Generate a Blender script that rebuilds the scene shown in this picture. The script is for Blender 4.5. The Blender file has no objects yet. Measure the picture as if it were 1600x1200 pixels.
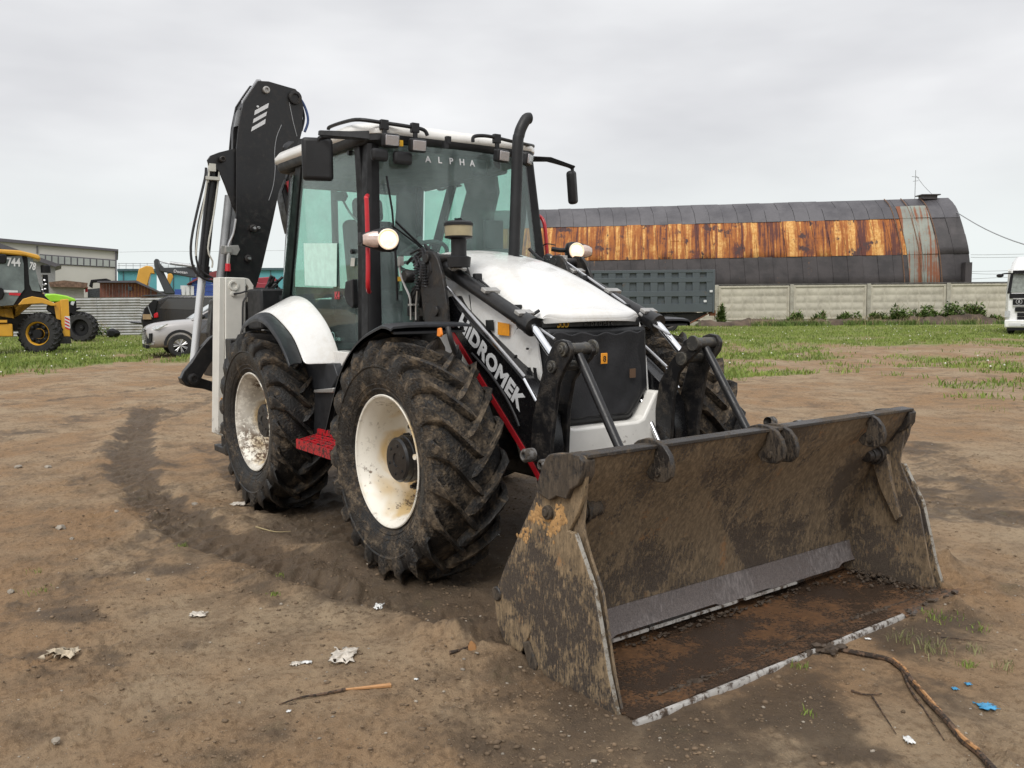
import bpy, bmesh, math, random
import numpy as np
from mathutils import Matrix, Vector
random.seed(7); np.random.seed(7)
SC = bpy.context.scene
COL = SC.collection

# ------------------------------------------------------------------ camera
CAM = np.array([6.562376, -3.428242, 1.562199])
FW = np.array([-0.80546448, 0.58569454, -0.09049245])
RT = np.array([0.58876131, 0.80825411, -0.00924161])
UP = np.array([-0.06772814, 0.06072224, 0.99585426])
FPX = 1351.5568
cd = bpy.data.cameras.new('camera'); cam = bpy.data.objects.new('camera', cd); COL.objects.link(cam)
cd.sensor_width = 36.0; cd.lens = FPX / 1600 * 36; cd.clip_start = 0.05; cd.clip_end = 3000
cam.matrix_world = Matrix(((RT[0], UP[0], -FW[0], CAM[0]), (RT[1], UP[1], -FW[1], CAM[1]), (RT[2], UP[2], -FW[2], CAM[2]), (0, 0, 0, 1)))
SC.camera = cam
SC.view_settings.view_transform = 'Standard'; SC.view_settings.look = 'None'
SC.view_settings.exposure = 0.4; SC.view_settings.gamma = 1.0
SC.cycles.transparent_max_bounces = 32; SC.cycles.max_bounces = 8; SC.cycles.use_denoising = True

# ------------------------------------------------------------------ world: overcast sky
SUN_EL, SUN_AZ = math.radians(50), math.radians(306)      # azimuth: direction towards the sun, from +X counter-clockwise
W = bpy.data.worlds.new('World'); SC.world = W; W.use_nodes = True
nt = W.node_tree; nt.nodes.clear()
def wn(t): return nt.nodes.new(t)
out = wn('ShaderNodeOutputWorld'); bg = wn('ShaderNodeBackground')
sky = wn('ShaderNodeTexSky'); sky.sky_type = 'NISHITA'; sky.sun_disc = False
sky.sun_elevation = SUN_EL; sky.sun_rotation = math.radians(90) - SUN_AZ
sky.dust_density = 4.0; sky.air_density = 1.0
tc = wn('ShaderNodeTexCoord')
sep = wn('ShaderNodeSeparateXYZ'); nt.links.new(tc.outputs['Generated'], sep.inputs[0])
mp = wn('ShaderNodeMapping'); mp.inputs['Scale'].default_value = (1.0, 1.0, 3.2); mp.inputs['Rotation'].default_value = (0.1, 0, 0.6)
nt.links.new(tc.outputs['Generated'], mp.inputs[0])
nz = wn('ShaderNodeTexNoise'); nz.inputs['Scale'].default_value = 1.7; nz.inputs['Detail'].default_value = 5; nz.inputs['Roughness'].default_value = 0.5
nt.links.new(mp.outputs[0], nz.inputs['Vector'])
cr = wn('ShaderNodeValToRGB'); e = cr.color_ramp.elements
e[0].position = 0.34; e[0].color = (0.50, 0.505, 0.53, 1); e[1].position = 0.66; e[1].color = (0.76, 0.765, 0.775, 1)
nt.links.new(nz.outputs[0], cr.inputs[0])
hz = wn('ShaderNodeMapRange'); hz.inputs[1].default_value = 0.0; hz.inputs[2].default_value = 0.22; hz.inputs[3].default_value = 1.0; hz.inputs[4].default_value = 0.0
hz.interpolation_type = 'SMOOTHSTEP'
nt.links.new(sep.outputs[2], hz.inputs[0])
mh = wn('ShaderNodeMixRGB'); mh.inputs[2].default_value = (0.70, 0.745, 0.735, 1)
nt.links.new(hz.outputs[0], mh.inputs[0]); nt.links.new(cr.outputs[0], mh.inputs[1])
# an overcast sky is brighter overhead than at the horizon
zn = wn('ShaderNodeMapRange'); zn.inputs[1].default_value = 0.42; zn.inputs[2].default_value = 1.0; zn.inputs[3].default_value = 1.0; zn.inputs[4].default_value = 1.55
zn.interpolation_type = 'SMOOTHSTEP'
nt.links.new(sep.outputs[2], zn.inputs[0])
mz = wn('ShaderNodeVectorMath'); mz.operation = 'SCALE'
nt.links.new(mh.outputs[0], mz.inputs[0]); nt.links.new(zn.outputs[0], mz.inputs['Scale'])
hs = wn('ShaderNodeHueSaturation'); hs.inputs['Saturation'].default_value = 0.25; hs.inputs['Value'].default_value = 0.10
nt.links.new(sky.outputs[0], hs.inputs['Color'])
mw = wn('ShaderNodeMixRGB'); mw.inputs[0].default_value = 0.92
nt.links.new(hs.outputs[0], mw.inputs[1]); nt.links.new(mz.outputs[0], mw.inputs[2])
nt.links.new(mw.outputs[0], bg.inputs[0]); bg.inputs[1].default_value = 1.0
nt.links.new(bg.outputs[0], out.inputs[0])
sd = bpy.data.lights.new('sun', 'SUN'); sun = bpy.data.objects.new('sun', sd); COL.objects.link(sun)
sd.energy = 1.5; sd.angle = math.radians(30); sd.color = (1.0, 0.965, 0.91)
sdir = Vector((math.cos(SUN_EL) * math.cos(SUN_AZ), math.cos(SUN_EL) * math.sin(SUN_AZ), math.sin(SUN_EL)))
sun.rotation_euler = sdir.to_track_quat('Z', 'Y').to_euler()

# ------------------------------------------------------------------ survey helpers: where a sight line meets a plane of the place
def sight(px, py): return FW + RT * (px - 800) / FPX - UP * (py - 600) / FPX
def onplane(px, py, p0, n):
    d = sight(px, py); n = np.array(n, float)
    return CAM + d * (np.dot(np.array(p0, float) - CAM, n) / np.dot(d, n))
def AX(v, px, py): return onplane(px, py, (v, 0, 0), (1, 0, 0))
def AY(v, px, py): return onplane(px, py, (0, v, 0), (0, 1, 0))
def AZ(v, px, py): return onplane(px, py, (0, 0, v), (0, 0, 1))
def xz(y, pts): return [(float(p[0]), float(p[2])) for p in (AY(y, *q) for q in pts)]
def yz(x, pts): return [(float(p[1]), float(p[2])) for p in (AX(x, *q) for q in pts)]
FH = np.array([FW[0], FW[1], 0.0]); FH /= np.linalg.norm(FH)
RH = np.array([FH[1], -FH[0], 0.0])
ORG = np.array([CAM[0], CAM[1], 0.0])
# yard frame: x to the right, y away from the camera, z up
BM = Matrix(((RH[0], FH[0], 0, ORG[0]), (RH[1], FH[1], 0, ORG[1]), (0, 0, 1, 0), (0, 0, 0, 1)))
YAW = math.atan2(RH[1], RH[0])
def YD(px, py, D):
    p = onplane(px, py, ORG + FH * D, FH) - ORG
    return (float(p @ RH), float(D), float(p[2]))
def yw(x, y, z=0.0): return tuple(BM @ Vector((x, y, z)))

# ------------------------------------------------------------------ object helpers
WM = {}
def reg(o, parent):
    COL.objects.link(o)
    if parent is not None: o.parent = parent
def thing(name, label, cat, loc=(0, 0, 0), rz=0.0, group=None):
    o = bpy.data.objects.new(name, None); o.empty_display_size = 0.2; COL.objects.link(o)
    o.location = loc; o.rotation_euler = (0, 0, rz)
    WM[o] = Matrix.Translation(Vector(loc)) @ Matrix.Rotation(rz, 4, 'Z')
    tag(o, label, cat, group); return o
def tag(o, label, cat, group=None):
    o['label'] = label; o['category'] = cat
    if group: o['group'] = group
    return o
def part(name, parent, loc=None, label=None):       # an Empty that holds sub-parts
    o = bpy.data.objects.new(name, None); o.empty_display_size = 0.1; reg(o, parent)
    if loc is not None:
        l = WM[parent].inverted() @ Vector(loc); o.location = l
        WM[o] = WM[parent] @ Matrix.Translation(l)
    else: WM[o] = WM[parent]
    if label: o['label'] = label
    return o
def perp(d):
    d = Vector(d).normalized()
    a = Vector((0, 0, 1)) if abs(d.z) < 0.9 else Vector((1, 0, 0))
    u = d.cross(a).normalized(); return u, d.cross(u).normalized()
class MB:
    def __init__(s): s.v = []; s.f = []
    def add(s, vs, fs):
        n = len(s.v); s.v += [tuple(float(c) for c in v) for v in vs]; s.f += [tuple(i + n for i in f) for f in fs]; return s
    def box(s, c, size, rz=0.0, M=None):
        hx, hy, hz = [k / 2 for k in size]
        P = [Vector((x, y, z)) for x in (-hx, hx) for y in (-hy, hy) for z in (-hz, hz)]
        m = Matrix.Translation(Vector(c)) @ Matrix.Rotation(rz, 4, 'Z')
        if M is not None: m = Matrix.Translation(Vector(c)) @ M
        return s.add([m @ p for p in P], [(0, 1, 3, 2), (4, 6, 7, 5), (0, 4, 5, 1), (2, 3, 7, 6), (0, 2, 6, 4), (1, 5, 7, 3)])
    def prism(s, pts, off):
        n = len(pts); P = [Vector(p) for p in pts]; o = Vector(off)
        return s.add(P + [p + o for p in P], [tuple(range(n))[::-1], tuple(range(n, 2 * n))] + [(i, (i + 1) % n, (i + 1) % n + n, i + n) for i in range(n)])
    def py(s, pts, y0, y1): return s.prism([(x, y0, z) for x, z in pts], (0, y1 - y0, 0))
    def px(s, pts, x0, x1): return s.prism([(x0, y, z) for y, z in pts], (x1 - x0, 0, 0))
    def pz(s, pts, z0, z1): return s.prism([(x, y, z0) for x, y in pts], (0, 0, z1 - z0))
    def cyl(s, a, b, r, r2=None, n=16, caps=True):
        a = Vector(a); b = Vector(b); r2 = r if r2 is None else r2
        if (b - a).length < 1e-7: return s
        u, w = perp(b - a); vs = []
        for c, q in ((a, r), (b, r2)):
            for i in range(n):
                t = 2 * math.pi * i / n; vs.append(c + u * (q * math.cos(t)) + w * (q * math.sin(t)))
        fs = [(i, (i + 1) % n, (i + 1) % n + n, i + n) for i in range(n)]
        if caps: fs += [tuple(range(n))[::-1], tuple(range(n, 2 * n))]
        return s.add(vs, fs)
    def tube(s, path, r, n=8, smooth=0):
        P = [Vector(p) for p in path]
        if smooth:
            P = catmull(P, smooth)
        u = None; vs = []; m = len(P)
        rr = r if callable(r) else (lambda t: r)
        for i, p in enumerate(P):
            t = (P[min(i + 1, m - 1)] - P[max(i - 1, 0)]).normalized()
            if u is None: u, _ = perp(t)
            u = (u - t * u.dot(t)).normalized(); w = t.cross(u)
            q = rr(i / (m - 1))
            for k in range(n):
                a = 2 * math.pi * k / n; vs.append(p + u * (q * math.cos(a)) + w * (q * math.sin(a)))
        fs = [(i * n + k, i * n + (k + 1) % n, (i + 1) * n + (k + 1) % n, (i + 1) * n + k) for i in range(m - 1) for k in range(n)]
        fs += [tuple(range(n))[::-1], tuple(range((m - 1) * n, m * n))]
        return s.add(vs, fs)
    def lathe(s, c, d, prof, n=48, caps=False):     # prof: (offset along d, radius)
        c = Vector(c); d = Vector(d).normalized(); u, w = perp(d); vs = []
        for o, r in prof:
            for k in range(n):
                a = 2 * math.pi * k / n; vs.append(c + d * o + u * (r * math.cos(a)) + w * (r * math.sin(a)))
        m = len(prof)
        fs = [(i * n + k, i * n + (k + 1) % n, (i + 1) * n + (k + 1) % n, (i + 1) * n + k) for i in range(m - 1) for k in range(n)]
        if caps: fs += [tuple(range(n))[::-1], tuple(range((m - 1) * n, m * n))]
        return s.add(vs, fs)
    def loft(s, rings, closed=True, caps=True):
        n = len(rings[0]); vs = [p for r in rings for p in r]; m = len(rings)
        k1 = n if closed else n - 1
        fs = [(i * n + k, i * n + (k + 1) % n, (i + 1) * n + (k + 1) % n, (i + 1) * n + k) for i in range(m - 1) for k in range(k1)]
        if caps and closed: fs += [tuple(range(n))[::-1], tuple(range((m - 1) * n, m * n))]
        return s.add(vs, fs)
    def slab(s, pts2, th):      # an open sheet grid given thickness: pts2[i][j]; th: offset vector
        a = [list(map(Vector, r)) for r in pts2]; o = Vector(th)
        m, n = len(a), len(a[0]); vs = [p for r in a for p in r] + [p + o for r in a for p in r]; N = m * n; fs = []
        for i in range(m - 1):
            for j in range(n - 1):
                q = (i * n + j, i * n + j + 1, (i + 1) * n + j + 1, (i + 1) * n + j); fs += [q, tuple(x + N for x in q)[::-1]]
        for j in range(n - 1):
            fs += [(j, j + N, j + 1 + N, j + 1), ((m - 1) * n + j, (m - 1) * n + j + 1, (m - 1) * n + j + 1 + N, (m - 1) * n + j + N)]
        for i in range(m - 1):
            fs += [(i * n, (i + 1) * n, (i + 1) * n + N, i * n + N), (i * n + n - 1, i * n + n - 1 + N, (i + 1) * n + n - 1 + N, (i + 1) * n + n - 1)]
        return s.add(vs, fs)
    def ico(s, c, r, sc=(1, 1, 1), jit=0.0, sub=1):
        bm = bmesh.new(); bmesh.ops.create_icosphere(bm, subdivisions=sub, radius=1)
        vs = [Vector(c) + Vector((v.co.x * sc[0], v.co.y * sc[1], v.co.z * sc[2])) * (r * (1 + random.uniform(-jit, jit))) for v in bm.verts]
        fs = [tuple(v.index for v in f.verts) for f in bm.faces]; bm.free(); return s.add(vs, fs)
    def tf(s, M):
        s.v = [tuple(M @ Vector(v)) for v in s.v]; return s
    def build(s, name, m, parent=None, bevel=0.0, ang=35, local=False, kind=None, label=None, recalc=True, seg=2, smooth=True):
        me = bpy.data.meshes.new(name)
        if parent is not None and not local:
            I = WM[parent].inverted(); vs = [I @ Vector(v) for v in s.v]
        else: vs = s.v
        me.from_pydata(vs, [], s.f)
        if recalc:
            bm = bmesh.new(); bm.from_mesh(me); bmesh.ops.recalc_face_normals(bm, faces=bm.faces); bm.to_mesh(me); bm.free()
        if smooth:
            me.shade_smooth(); me.set_sharp_from_angle(angle=math.radians(ang))
        me.materials.append(m)
        o = bpy.data.objects.new(name, me); reg(o, parent)
        WM[o] = WM[parent] if parent is not None else Matrix.Identity(4)
        if bevel:
            b = o.modifiers.new('bevel', 'BEVEL'); b.width = bevel; b.segments = seg; b.limit_method = 'ANGLE'; b.angle_limit = math.radians(40); b.harden_normals = False
        if kind: o['kind'] = kind
        if label: o['label'] = label
        return o
def mm(y): return lambda p: (p[0], -p[1], p[2])
def catmull(P, k):
    Q = [P[0]] + list(P) + [P[-1]]; out = []
    for i in range(1, len(Q) - 2):
        for j in range(k):
            t = j / k
            out.append(0.5 * ((2 * Q[i]) + (Q[i + 1] - Q[i - 1]) * t + (2 * Q[i - 1] - 5 * Q[i] + 4 * Q[i + 1] - Q[i + 2]) * t * t + (3 * Q[i] - Q[i - 1] - 3 * Q[i + 1] + Q[i + 2]) * t ** 3))
    out.append(P[-1]); return out
def text(name, body, m, parent, p0, ex, ey, size, ext=0.001, shear=0.0, off=0.0, align='LEFT', space=1.0, label=None, width=None):
    """lettering: p0 world start of the baseline, ex reading direction, ey up"""
    cu = bpy.data.curves.new(name, 'FONT'); cu.body = body; cu.size = size; cu.extrude = ext; cu.shear = shear; cu.offset = off
    cu.align_x = align; cu.space_character = space; cu.resolution_u = 3
    tmp = bpy.data.objects.new(name, cu); COL.objects.link(tmp); bpy.context.view_layer.update()
    me = bpy.data.meshes.new_from_object(tmp.evaluated_get(bpy.context.evaluated_depsgraph_get()))
    bpy.data.objects.remove(tmp); bpy.data.curves.remove(cu); me.name = name
    me.materials.clear(); me.materials.append(m)
    if width:
        xs = [v.co.x for v in me.vertices]; k = width / (max(xs) - min(xs)); x0 = min(xs)
        for v in me.vertices: v.co.x = (v.co.x - x0) * k
    o = bpy.data.objects.new(name, me); reg(o, parent); WM[o] = WM[parent]
    ex = Vector(ex).normalized(); ey = Vector(ey); ey = (ey - ex * ey.dot(ex)).normalized(); ez = ex.cross(ey)
    Mw = Matrix(((ex[0], ey[0], ez[0], p0[0]), (ex[1], ey[1], ez[1], p0[1]), (ex[2], ey[2], ez[2], p0[2]), (0, 0, 0, 1)))
    o.matrix_local = WM[parent].inverted() @ Mw
    if label: o['label'] = label
    return o

# ------------------------------------------------------------------ material helpers
class NT:
    def __init__(s, name):
        s.m = bpy.data.materials.new(name); s.m.use_nodes = True; s.t = s.m.node_tree; s.t.nodes.clear()
        s.out = s.t.nodes.new('ShaderNodeOutputMaterial'); s._co = None
    def n(s, t, **k):
        x = s.t.nodes.new(t)
        for a, b in k.items(): setattr(x, a, b)
        return x
    def l(s, a, b): s.t.links.new(a, b)
    def put(s, sock, v):
        if hasattr(v, 'is_output') or hasattr(v, 'links'): s.l(v, sock)
        else:
            if isinstance(v, (tuple, list)) and len(v) == 3 and sock.type == 'RGBA': v = tuple(v) + (1,)
            sock.default_value = v
    def co(s):
        if s._co is None: s._co = s.n('ShaderNodeTexCoord').outputs['Object']
        return s._co
    def map(s, scale=(1, 1, 1), loc=(0, 0, 0), rot=(0, 0, 0), co=None):
        x = s.n('ShaderNodeMapping'); x.inputs['Scale'].default_value = scale; x.inputs['Location'].default_value = loc; x.inputs['Rotation'].default_value = rot
        s.l(co or s.co(), x.inputs[0]); return x.outputs[0]
    def noise(s, scale, detail=4, rough=0.55, co=None, dist=0.0):
        x = s.n('ShaderNodeTexNoise'); x.inputs['Scale'].default_value = scale; x.inputs['Detail'].default_value = detail
        x.inputs['Roughness'].default_value = rough; x.inputs['Distortion'].default_value = dist
        s.l(co or s.co(), x.inputs['Vector']); return x.outputs[0]
    def vor(s, scale, co=None, feat='F1', out=0):
        x = s.n('ShaderNodeTexVoronoi'); x.feature = feat; x.inputs['Scale'].default_value = scale
        s.l(co or s.co(), x.inputs['Vector']); return x.outputs[out]
    def step(s, v, a, b, lo=0.0, hi=1.0, smooth=True):
        x = s.n('ShaderNodeMapRange')
        if smooth: x.interpolation_type = 'SMOOTHSTEP'
        s.put(x.inputs[0], v); x.inputs[1].default_value = a; x.inputs[2].default_value = b; x.inputs[3].default_value = lo; x.inputs[4].default_value = hi
        return x.outputs[0]
    def math(s, op, a, b=0.0, clamp=False):
        x = s.n('ShaderNodeMath', operation=op); x.use_clamp = clamp; s.put(x.inputs[0], a); s.put(x.inputs[1], b); return x.outputs[0]
    def mix(s, f, a, b):
        x = s.n('ShaderNodeMixRGB'); s.put(x.inputs[0], f); s.put(x.inputs[1], a); s.put(x.inputs[2], b); return x.outputs[0]
    def xyz(s, co=None):
        x = s.n('ShaderNodeSeparateXYZ'); s.l(co or s.co(), x.inputs[0]); return x.outputs
    def geo(s): return s.n('ShaderNodeNewGeometry')
    def bump(s, h, strength=0.3, dist=0.01):
        x = s.n('ShaderNodeBump'); x.inputs['Strength'].default_value = strength; x.inputs['Distance'].default_value = dist; s.l(h, x.inputs['Height']); return x.outputs[0]
    def bsdf(s, col, rough=0.5, metal=0.0, spec=0.5, bump=None, coat=0.0, emit=None, estr=0.0):
        x = s.n('ShaderNodeBsdfPrincipled'); s.put(x.inputs['Base Color'], col); s.put(x.inputs['Roughness'], rough); s.put(x.inputs['Metallic'], metal)
        x.inputs['Specular IOR Level'].default_value = spec
        if bump is not None: s.l(bump, x.inputs['Normal'])
        if coat: x.inputs['Coat Weight'].default_value = coat; x.inputs['Coat Roughness'].default_value = 0.08
        if emit is not None: s.put(x.inputs['Emission Color'], emit); x.inputs['Emission Strength'].default_value = estr
        return x.outputs[0]
    def done(s, sh): s.l(sh, s.out.inputs[0]); return s.m
def plain(name, col, rough=0.5, metal=0.0, var=0.10, vscale=6.0, spec=0.5, coat=0.0, bump=0.0, bscale=60.0):
    t = NT(name); f = t.noise(vscale, 5, 0.6)
    c = t.mix(t.step(f, 0.3, 0.7), tuple(x * (1 - var) for x in col), tuple(min(1, x * (1 + var)) for x in col))
    b = t.bump(t.noise(bscale, 3), bump, 0.004) if bump else None
    r = t.step(t.noise(vscale * 2.3, 4), 0.3, 0.7, max(0.02, rough - 0.08), min(1, rough + 0.1)) if var > .03 else rough
    return t.done(t.bsdf(c, r, metal, spec, b, coat))
def dirty(name, col, dirt, amount=0.5, rough=0.4, drough=0.9, scale=9.0, metal=0.0, coat=0.0, low=None, bump=0.4, streak=False, edge=0.06, spec=0.5, fine=60.0, co_rot=None):
    """paint or metal under patches of dried mud; low=(z0,z1): mud thickens towards the ground side z0"""
    t = NT(name); co = t.map((1, 1, 0.28)) if streak else t.co()
    f = t.noise(scale, 8, 0.68, co); g = t.noise(fine, 4, 0.6)
    v = t.math('ADD', t.math('MULTIPLY', f, 0.75), t.math('MULTIPLY', g, 0.25))
    th = 0.5 + (0.5 - amount) * 0.36
    if low is not None:
        z = t.geo().outputs['Position']; zz = t.xyz(z)[2]
        v = t.math('ADD', v, t.step(zz, low[1], low[0], -0.10, 0.14))
    m = t.step(v, th - edge, th + edge)
    dc = t.mix(t.step(t.noise(scale * 3, 5), 0.35, 0.65), tuple(x * 0.65 for x in dirt), dirt)
    bc = t.mix(t.step(t.noise(scale * 0.6, 4), 0.3, 0.7), tuple(x * 0.88 for x in col), col)
    c = t.mix(m, bc, dc)
    r = t.step(m, 0, 1, rough, drough, False)
    h = t.math('ADD', t.math('MULTIPLY', m, 0.5), t.math('MULTIPLY', g, t.math('ADD', t.math('MULTIPLY', m, 0.8), 0.05)))
    return t.done(t.bsdf(c, r, metal, spec, t.bump(h, bump, 0.006), coat))
MUD = (0.150, 0.105, 0.066); MUDL = (0.27, 0.205, 0.135); MUDD = (0.055, 0.040, 0.028)
M = {}
M['white'] = dirty('white_paint', (0.80, 0.79, 0.755), (0.42, 0.36, 0.28), 0.06, 0.28, 0.6, 7.0, coat=0.35, bump=0.08)
def hoodmat():
    t = NT('hood_white_paint'); d = t.step(t.math('ADD', t.math('MULTIPLY', t.noise(3.2, 7, .68), .6), t.math('MULTIPLY', t.noise(40, 5, .7), .4)), .44, .66)
    c = t.mix(t.math('MULTIPLY', d, .55), (.76, .755, .735), (.60, .565, .50)); sp = t.step(t.noise(55, 4, .75), .70, .735); c = t.mix(t.math('MULTIPLY', sp, .7), c, (.20, .15, .10))
    return t.done(t.bsdf(c, t.step(t.noise(5, 5, .6), .35, .7, .16, .42), 0, .5, t.bump(t.noise(2.2, 2), .04, .02), .5))
M['white_hood'] = hoodmat()
M['white_nose'] = dirty('scuffed_white_paint', (0.82, 0.80, 0.75), (0.10, 0.045, 0.025), 0.17, 0.35, 0.8, 9.0, bump=0.2, edge=0.02)
M['white_leg'] = dirty('chalky_white_paint', (0.70, 0.685, 0.63), MUD, 0.12, 0.42, 0.85, 10.0, low=(0.25, 0.9), bump=0.25)
M['black'] = dirty('black_arm_paint', (0.008, 0.008, 0.009), (0.040, 0.035, 0.030), 0.18, 0.36, 0.6, 16.0, bump=0.15, edge=0.15, fine=160)
M['black_beam'] = dirty('glossy_black_paint', (0.005, 0.005, 0.006), (0.02, 0.018, 0.016), 0.14, 0.25, 0.45, 20.0, bump=0.08, edge=0.15, fine=200)
M['blackmud'] = dirty('muddy_black_paint', (0.008, 0.008, 0.009), (0.055, 0.044, 0.033), 0.32, 0.40, 0.85, 14.0, bump=0.4, edge=0.12, fine=120)
M['plastic'] = plain('black_plastic', (0.013, 0.0135, 0.015), 0.52, spec=0.4, var=0.25, bump=0.15, bscale=180)
M['fender'] = plain('grey_black_fender_plastic', (0.022, 0.024, 0.028), 0.48, var=0.25, bump=0.15, bscale=200)
M['rubberseal'] = plain('window_rubber', (0.006, 0.006, 0.007), 0.55, spec=0.3)
M['chrome'] = plain('chrome_rod', (0.80, 0.81, 0.83), 0.12, 1.0, var=0.03)
M['steel'] = plain('bright_steel', (0.55, 0.55, 0.56), 0.35, 0.9, var=0.1)
M['zinc'] = plain('zinc_fitting', (0.45, 0.44, 0.42), 0.42, 0.7, var=0.2)
M['greypipe'] = plain('grey_pipe', (0.30, 0.31, 0.32), 0.4, 0.3, var=0.15)
M['red'] = plain('red_paint', (0.52, 0.012, 0.022), 0.35, var=0.12, coat=0.2)
M['darkred'] = plain('dark_red_paint', (0.30, 0.008, 0.014), 0.4, var=0.15)
M['redstep'] = dirty('worn_red_step_paint', (0.45, 0.012, 0.02), (0.05, 0.025, 0.02), 0.42, 0.4, 0.8, 26.0, bump=0.3)
M['hose'] = plain('rubber_hose', (0.016, 0.016, 0.018), 0.5, var=0.2)
M['bluehose'] = plain('blue_hose', (0.03, 0.06, 0.16), 0.45, var=0.2)
M['letter'] = plain('silver_lettering', (0.62, 0.63, 0.64), 0.4, var=0.04)
M['orange'] = plain('orange_sticker', (0.80, 0.32, 0.02), 0.5, var=0.08, vscale=40)
M['yellow'] = plain('yellow_mark', (0.75, 0.42, 0.02), 0.5, var=0.1)
M['blacksticker'] = plain('black_decal', (0.01, 0.01, 0.01), 0.4)
M['darkint'] = plain('grey_cab_trim', (0.10, 0.103, 0.108), 0.7, var=0.15)
M['seat'] = plain('dark_seat_fabric', (0.03, 0.031, 0.034), 0.85, var=0.2)
def papermat():
    t = NT('paper_sheet'); c = t.mix(t.step(t.noise(14, 5), .4, .6), (.93, .95, .93), (.84, .87, .85)); d = t.n('ShaderNodeBsdfDiffuse'); q = t.n('ShaderNodeBsdfTranslucent'); t.l(c, d.inputs[0]); t.l(c, q.inputs[0])
    x = t.n('ShaderNodeMixShader'); x.inputs[0].default_value = .45; t.l(d.outputs[0], x.inputs[1]); t.l(q.outputs[0], x.inputs[2]); return t.done(x.outputs[0])
M['paper'] = plain('paper_with_glass_tint', (0.58, 0.84, 0.75), 0.8, var=.07, vscale=16)  # white paper with the green tint of the door glass put into its colour
M['orangelens'] = plain('orange_lens', (0.85, 0.25, 0.02), 0.25, var=0.1)
# rubber with dried mud on the crowns of the lugs and the sidewalls
def rubber(name, amt, zc=None):
    t = NT(name); p = t.co()
    f = t.noise(7, 7, 0.65); g = t.noise(70, 4, 0.6)
    v = t.math('ADD', t.math('MULTIPLY', f, 0.7), t.math('MULTIPLY', g, 0.3))
    m = t.step(v, 0.5 + (0.5 - amt) * 0.3 - 0.07, 0.5 + (0.5 - amt) * 0.3 + 0.07)
    dc = t.mix(t.step(t.noise(22, 5), 0.35, 0.7), (0.050, 0.038, 0.027), (0.190, 0.145, 0.098))
    bc = t.mix(t.step(t.noise(15, 5), 0.3, 0.7), (0.006, 0.006, 0.0065), (0.020, 0.0185, 0.017))
    c = t.mix(t.math('MULTIPLY', m, 0.85), bc, dc)
    r = t.step(m, 0, 1, 0.42, 0.92, False)
    h = t.math('ADD', t.math('MULTIPLY', m, 0.5), t.math('MULTIPLY', g, 0.6))
    return t.done(t.bsdf(c, r, 0, 0.35, t.bump(h, 0.8, 0.010)))
M['rubber'] = rubber('muddy_tyre_rubber', 0.33)
M['rubber_dry'] = rubber('mud_caked_tyre_rubber', 0.47)
M['carrubber'] = plain('car_tyre_rubber', (0.02, 0.02, 0.02), 0.8, var=0.3)
def rimmat(name, amt):
    t = NT(name); co = t.co()
    f = t.noise(6, 8, 0.7); g = t.noise(38, 6, 0.7)
    st = t.step(t.noise(3.0, 3, 0.5, dist=0.6), 0.46, 0.66)
    base = t.mix(st, (0.80, 0.765, 0.68), (0.62, 0.46, 0.24))
    v = t.math('ADD', t.math('MULTIPLY', f, 0.5), t.math('MULTIPLY', g, 0.5))
    th = 0.5 + (0.5 - amt) * 0.36
    m = t.math('MULTIPLY', t.step(v, th - 0.03, th + 0.05), t.step(t.noise(2.6, 3), .40, .58, .25, 1))
    c = t.mix(m, base, t.mix(g, (0.05, 0.033, 0.022), (0.17, 0.11, 0.07)))
    return t.done(t.bsdf(c, t.step(m, 0, 1, 0.38, 0.9), 0, 0.5, t.bump(m, 0.35, 0.004)))
M['rim'] = rimmat('cream_rim_paint', 0.33)
M['rimmud'] = rimmat('mud_spattered_rim_paint', 0.58)
def glass(name, tint, rough=0.02, drops=0.35, spec=1.0):
    t = NT(name)
    tr = t.n('ShaderNodeBsdfTransparent'); tr.inputs[0].default_value = tint + (1,)
    gl = t.n('ShaderNodeBsdfGlossy'); gl.inputs['Roughness'].default_value = rough; gl.inputs[0].default_value = (0.95, 0.97, 0.96, 1)
    d = t.vor(110); b = t.bump(t.step(d, 0.0, 0.35, 1.0, 0.0), drops, 0.004); t.l(b, gl.inputs['Normal'])
    fr = t.n('ShaderNodeFresnel'); bf = t.geo().outputs['Backfacing']      # the far face of a pane reflects like the near one
    t.l(t.step(bf, 0, 1, 1.45, 1 / 1.45, False), fr.inputs[0])
    mx = t.n('ShaderNodeMixShader'); t.l(t.math('MULTIPLY', fr.outputs[0], spec), mx.inputs[0]); t.l(tr.outputs[0], mx.inputs[1]); t.l(gl.outputs[0], mx.inputs[2])
    df = t.n('ShaderNodeBsdfDiffuse'); df.inputs[0].default_value = (0.46, 0.50, 0.52, 1)  # grey film: dirt, plus the haze of sky reflections put into the colour
    mx2 = t.n('ShaderNodeMixShader'); dr = t.math('MULTIPLY', t.step(t.vor(95), 0.16, 0.24, 1, 0), t.step(t.noise(4, 4), 0.50, 0.62))
    t.l(t.math('ADD', t.step(t.noise(3, 6, 0.7), 0.30, 0.75, 0.055, 0.15), t.math('MULTIPLY', dr, 0.16)), mx2.inputs[0]); t.l(mx.outputs[0], mx2.inputs[1]); t.l(df.outputs[0], mx2.inputs[2])
    return t.done(mx2.outputs[0])
M['glass'] = glass('green_tinted_glass', (0.80, 0.945, 0.895))
M['lens'] = glass('clear_lens', (0.97, 0.97, 0.97), 0.05, 0.5)
M['darkglass'] = plain('dark_window_glass', (0.012, 0.014, 0.016), 0.08, var=0.1, coat=0.5)
def emit(name, col, s):
    t = NT(name); return t.done(t.bsdf((0.8, 0.8, 0.75), 0.2, 0, 0.5, None, 0, col, s))
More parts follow.
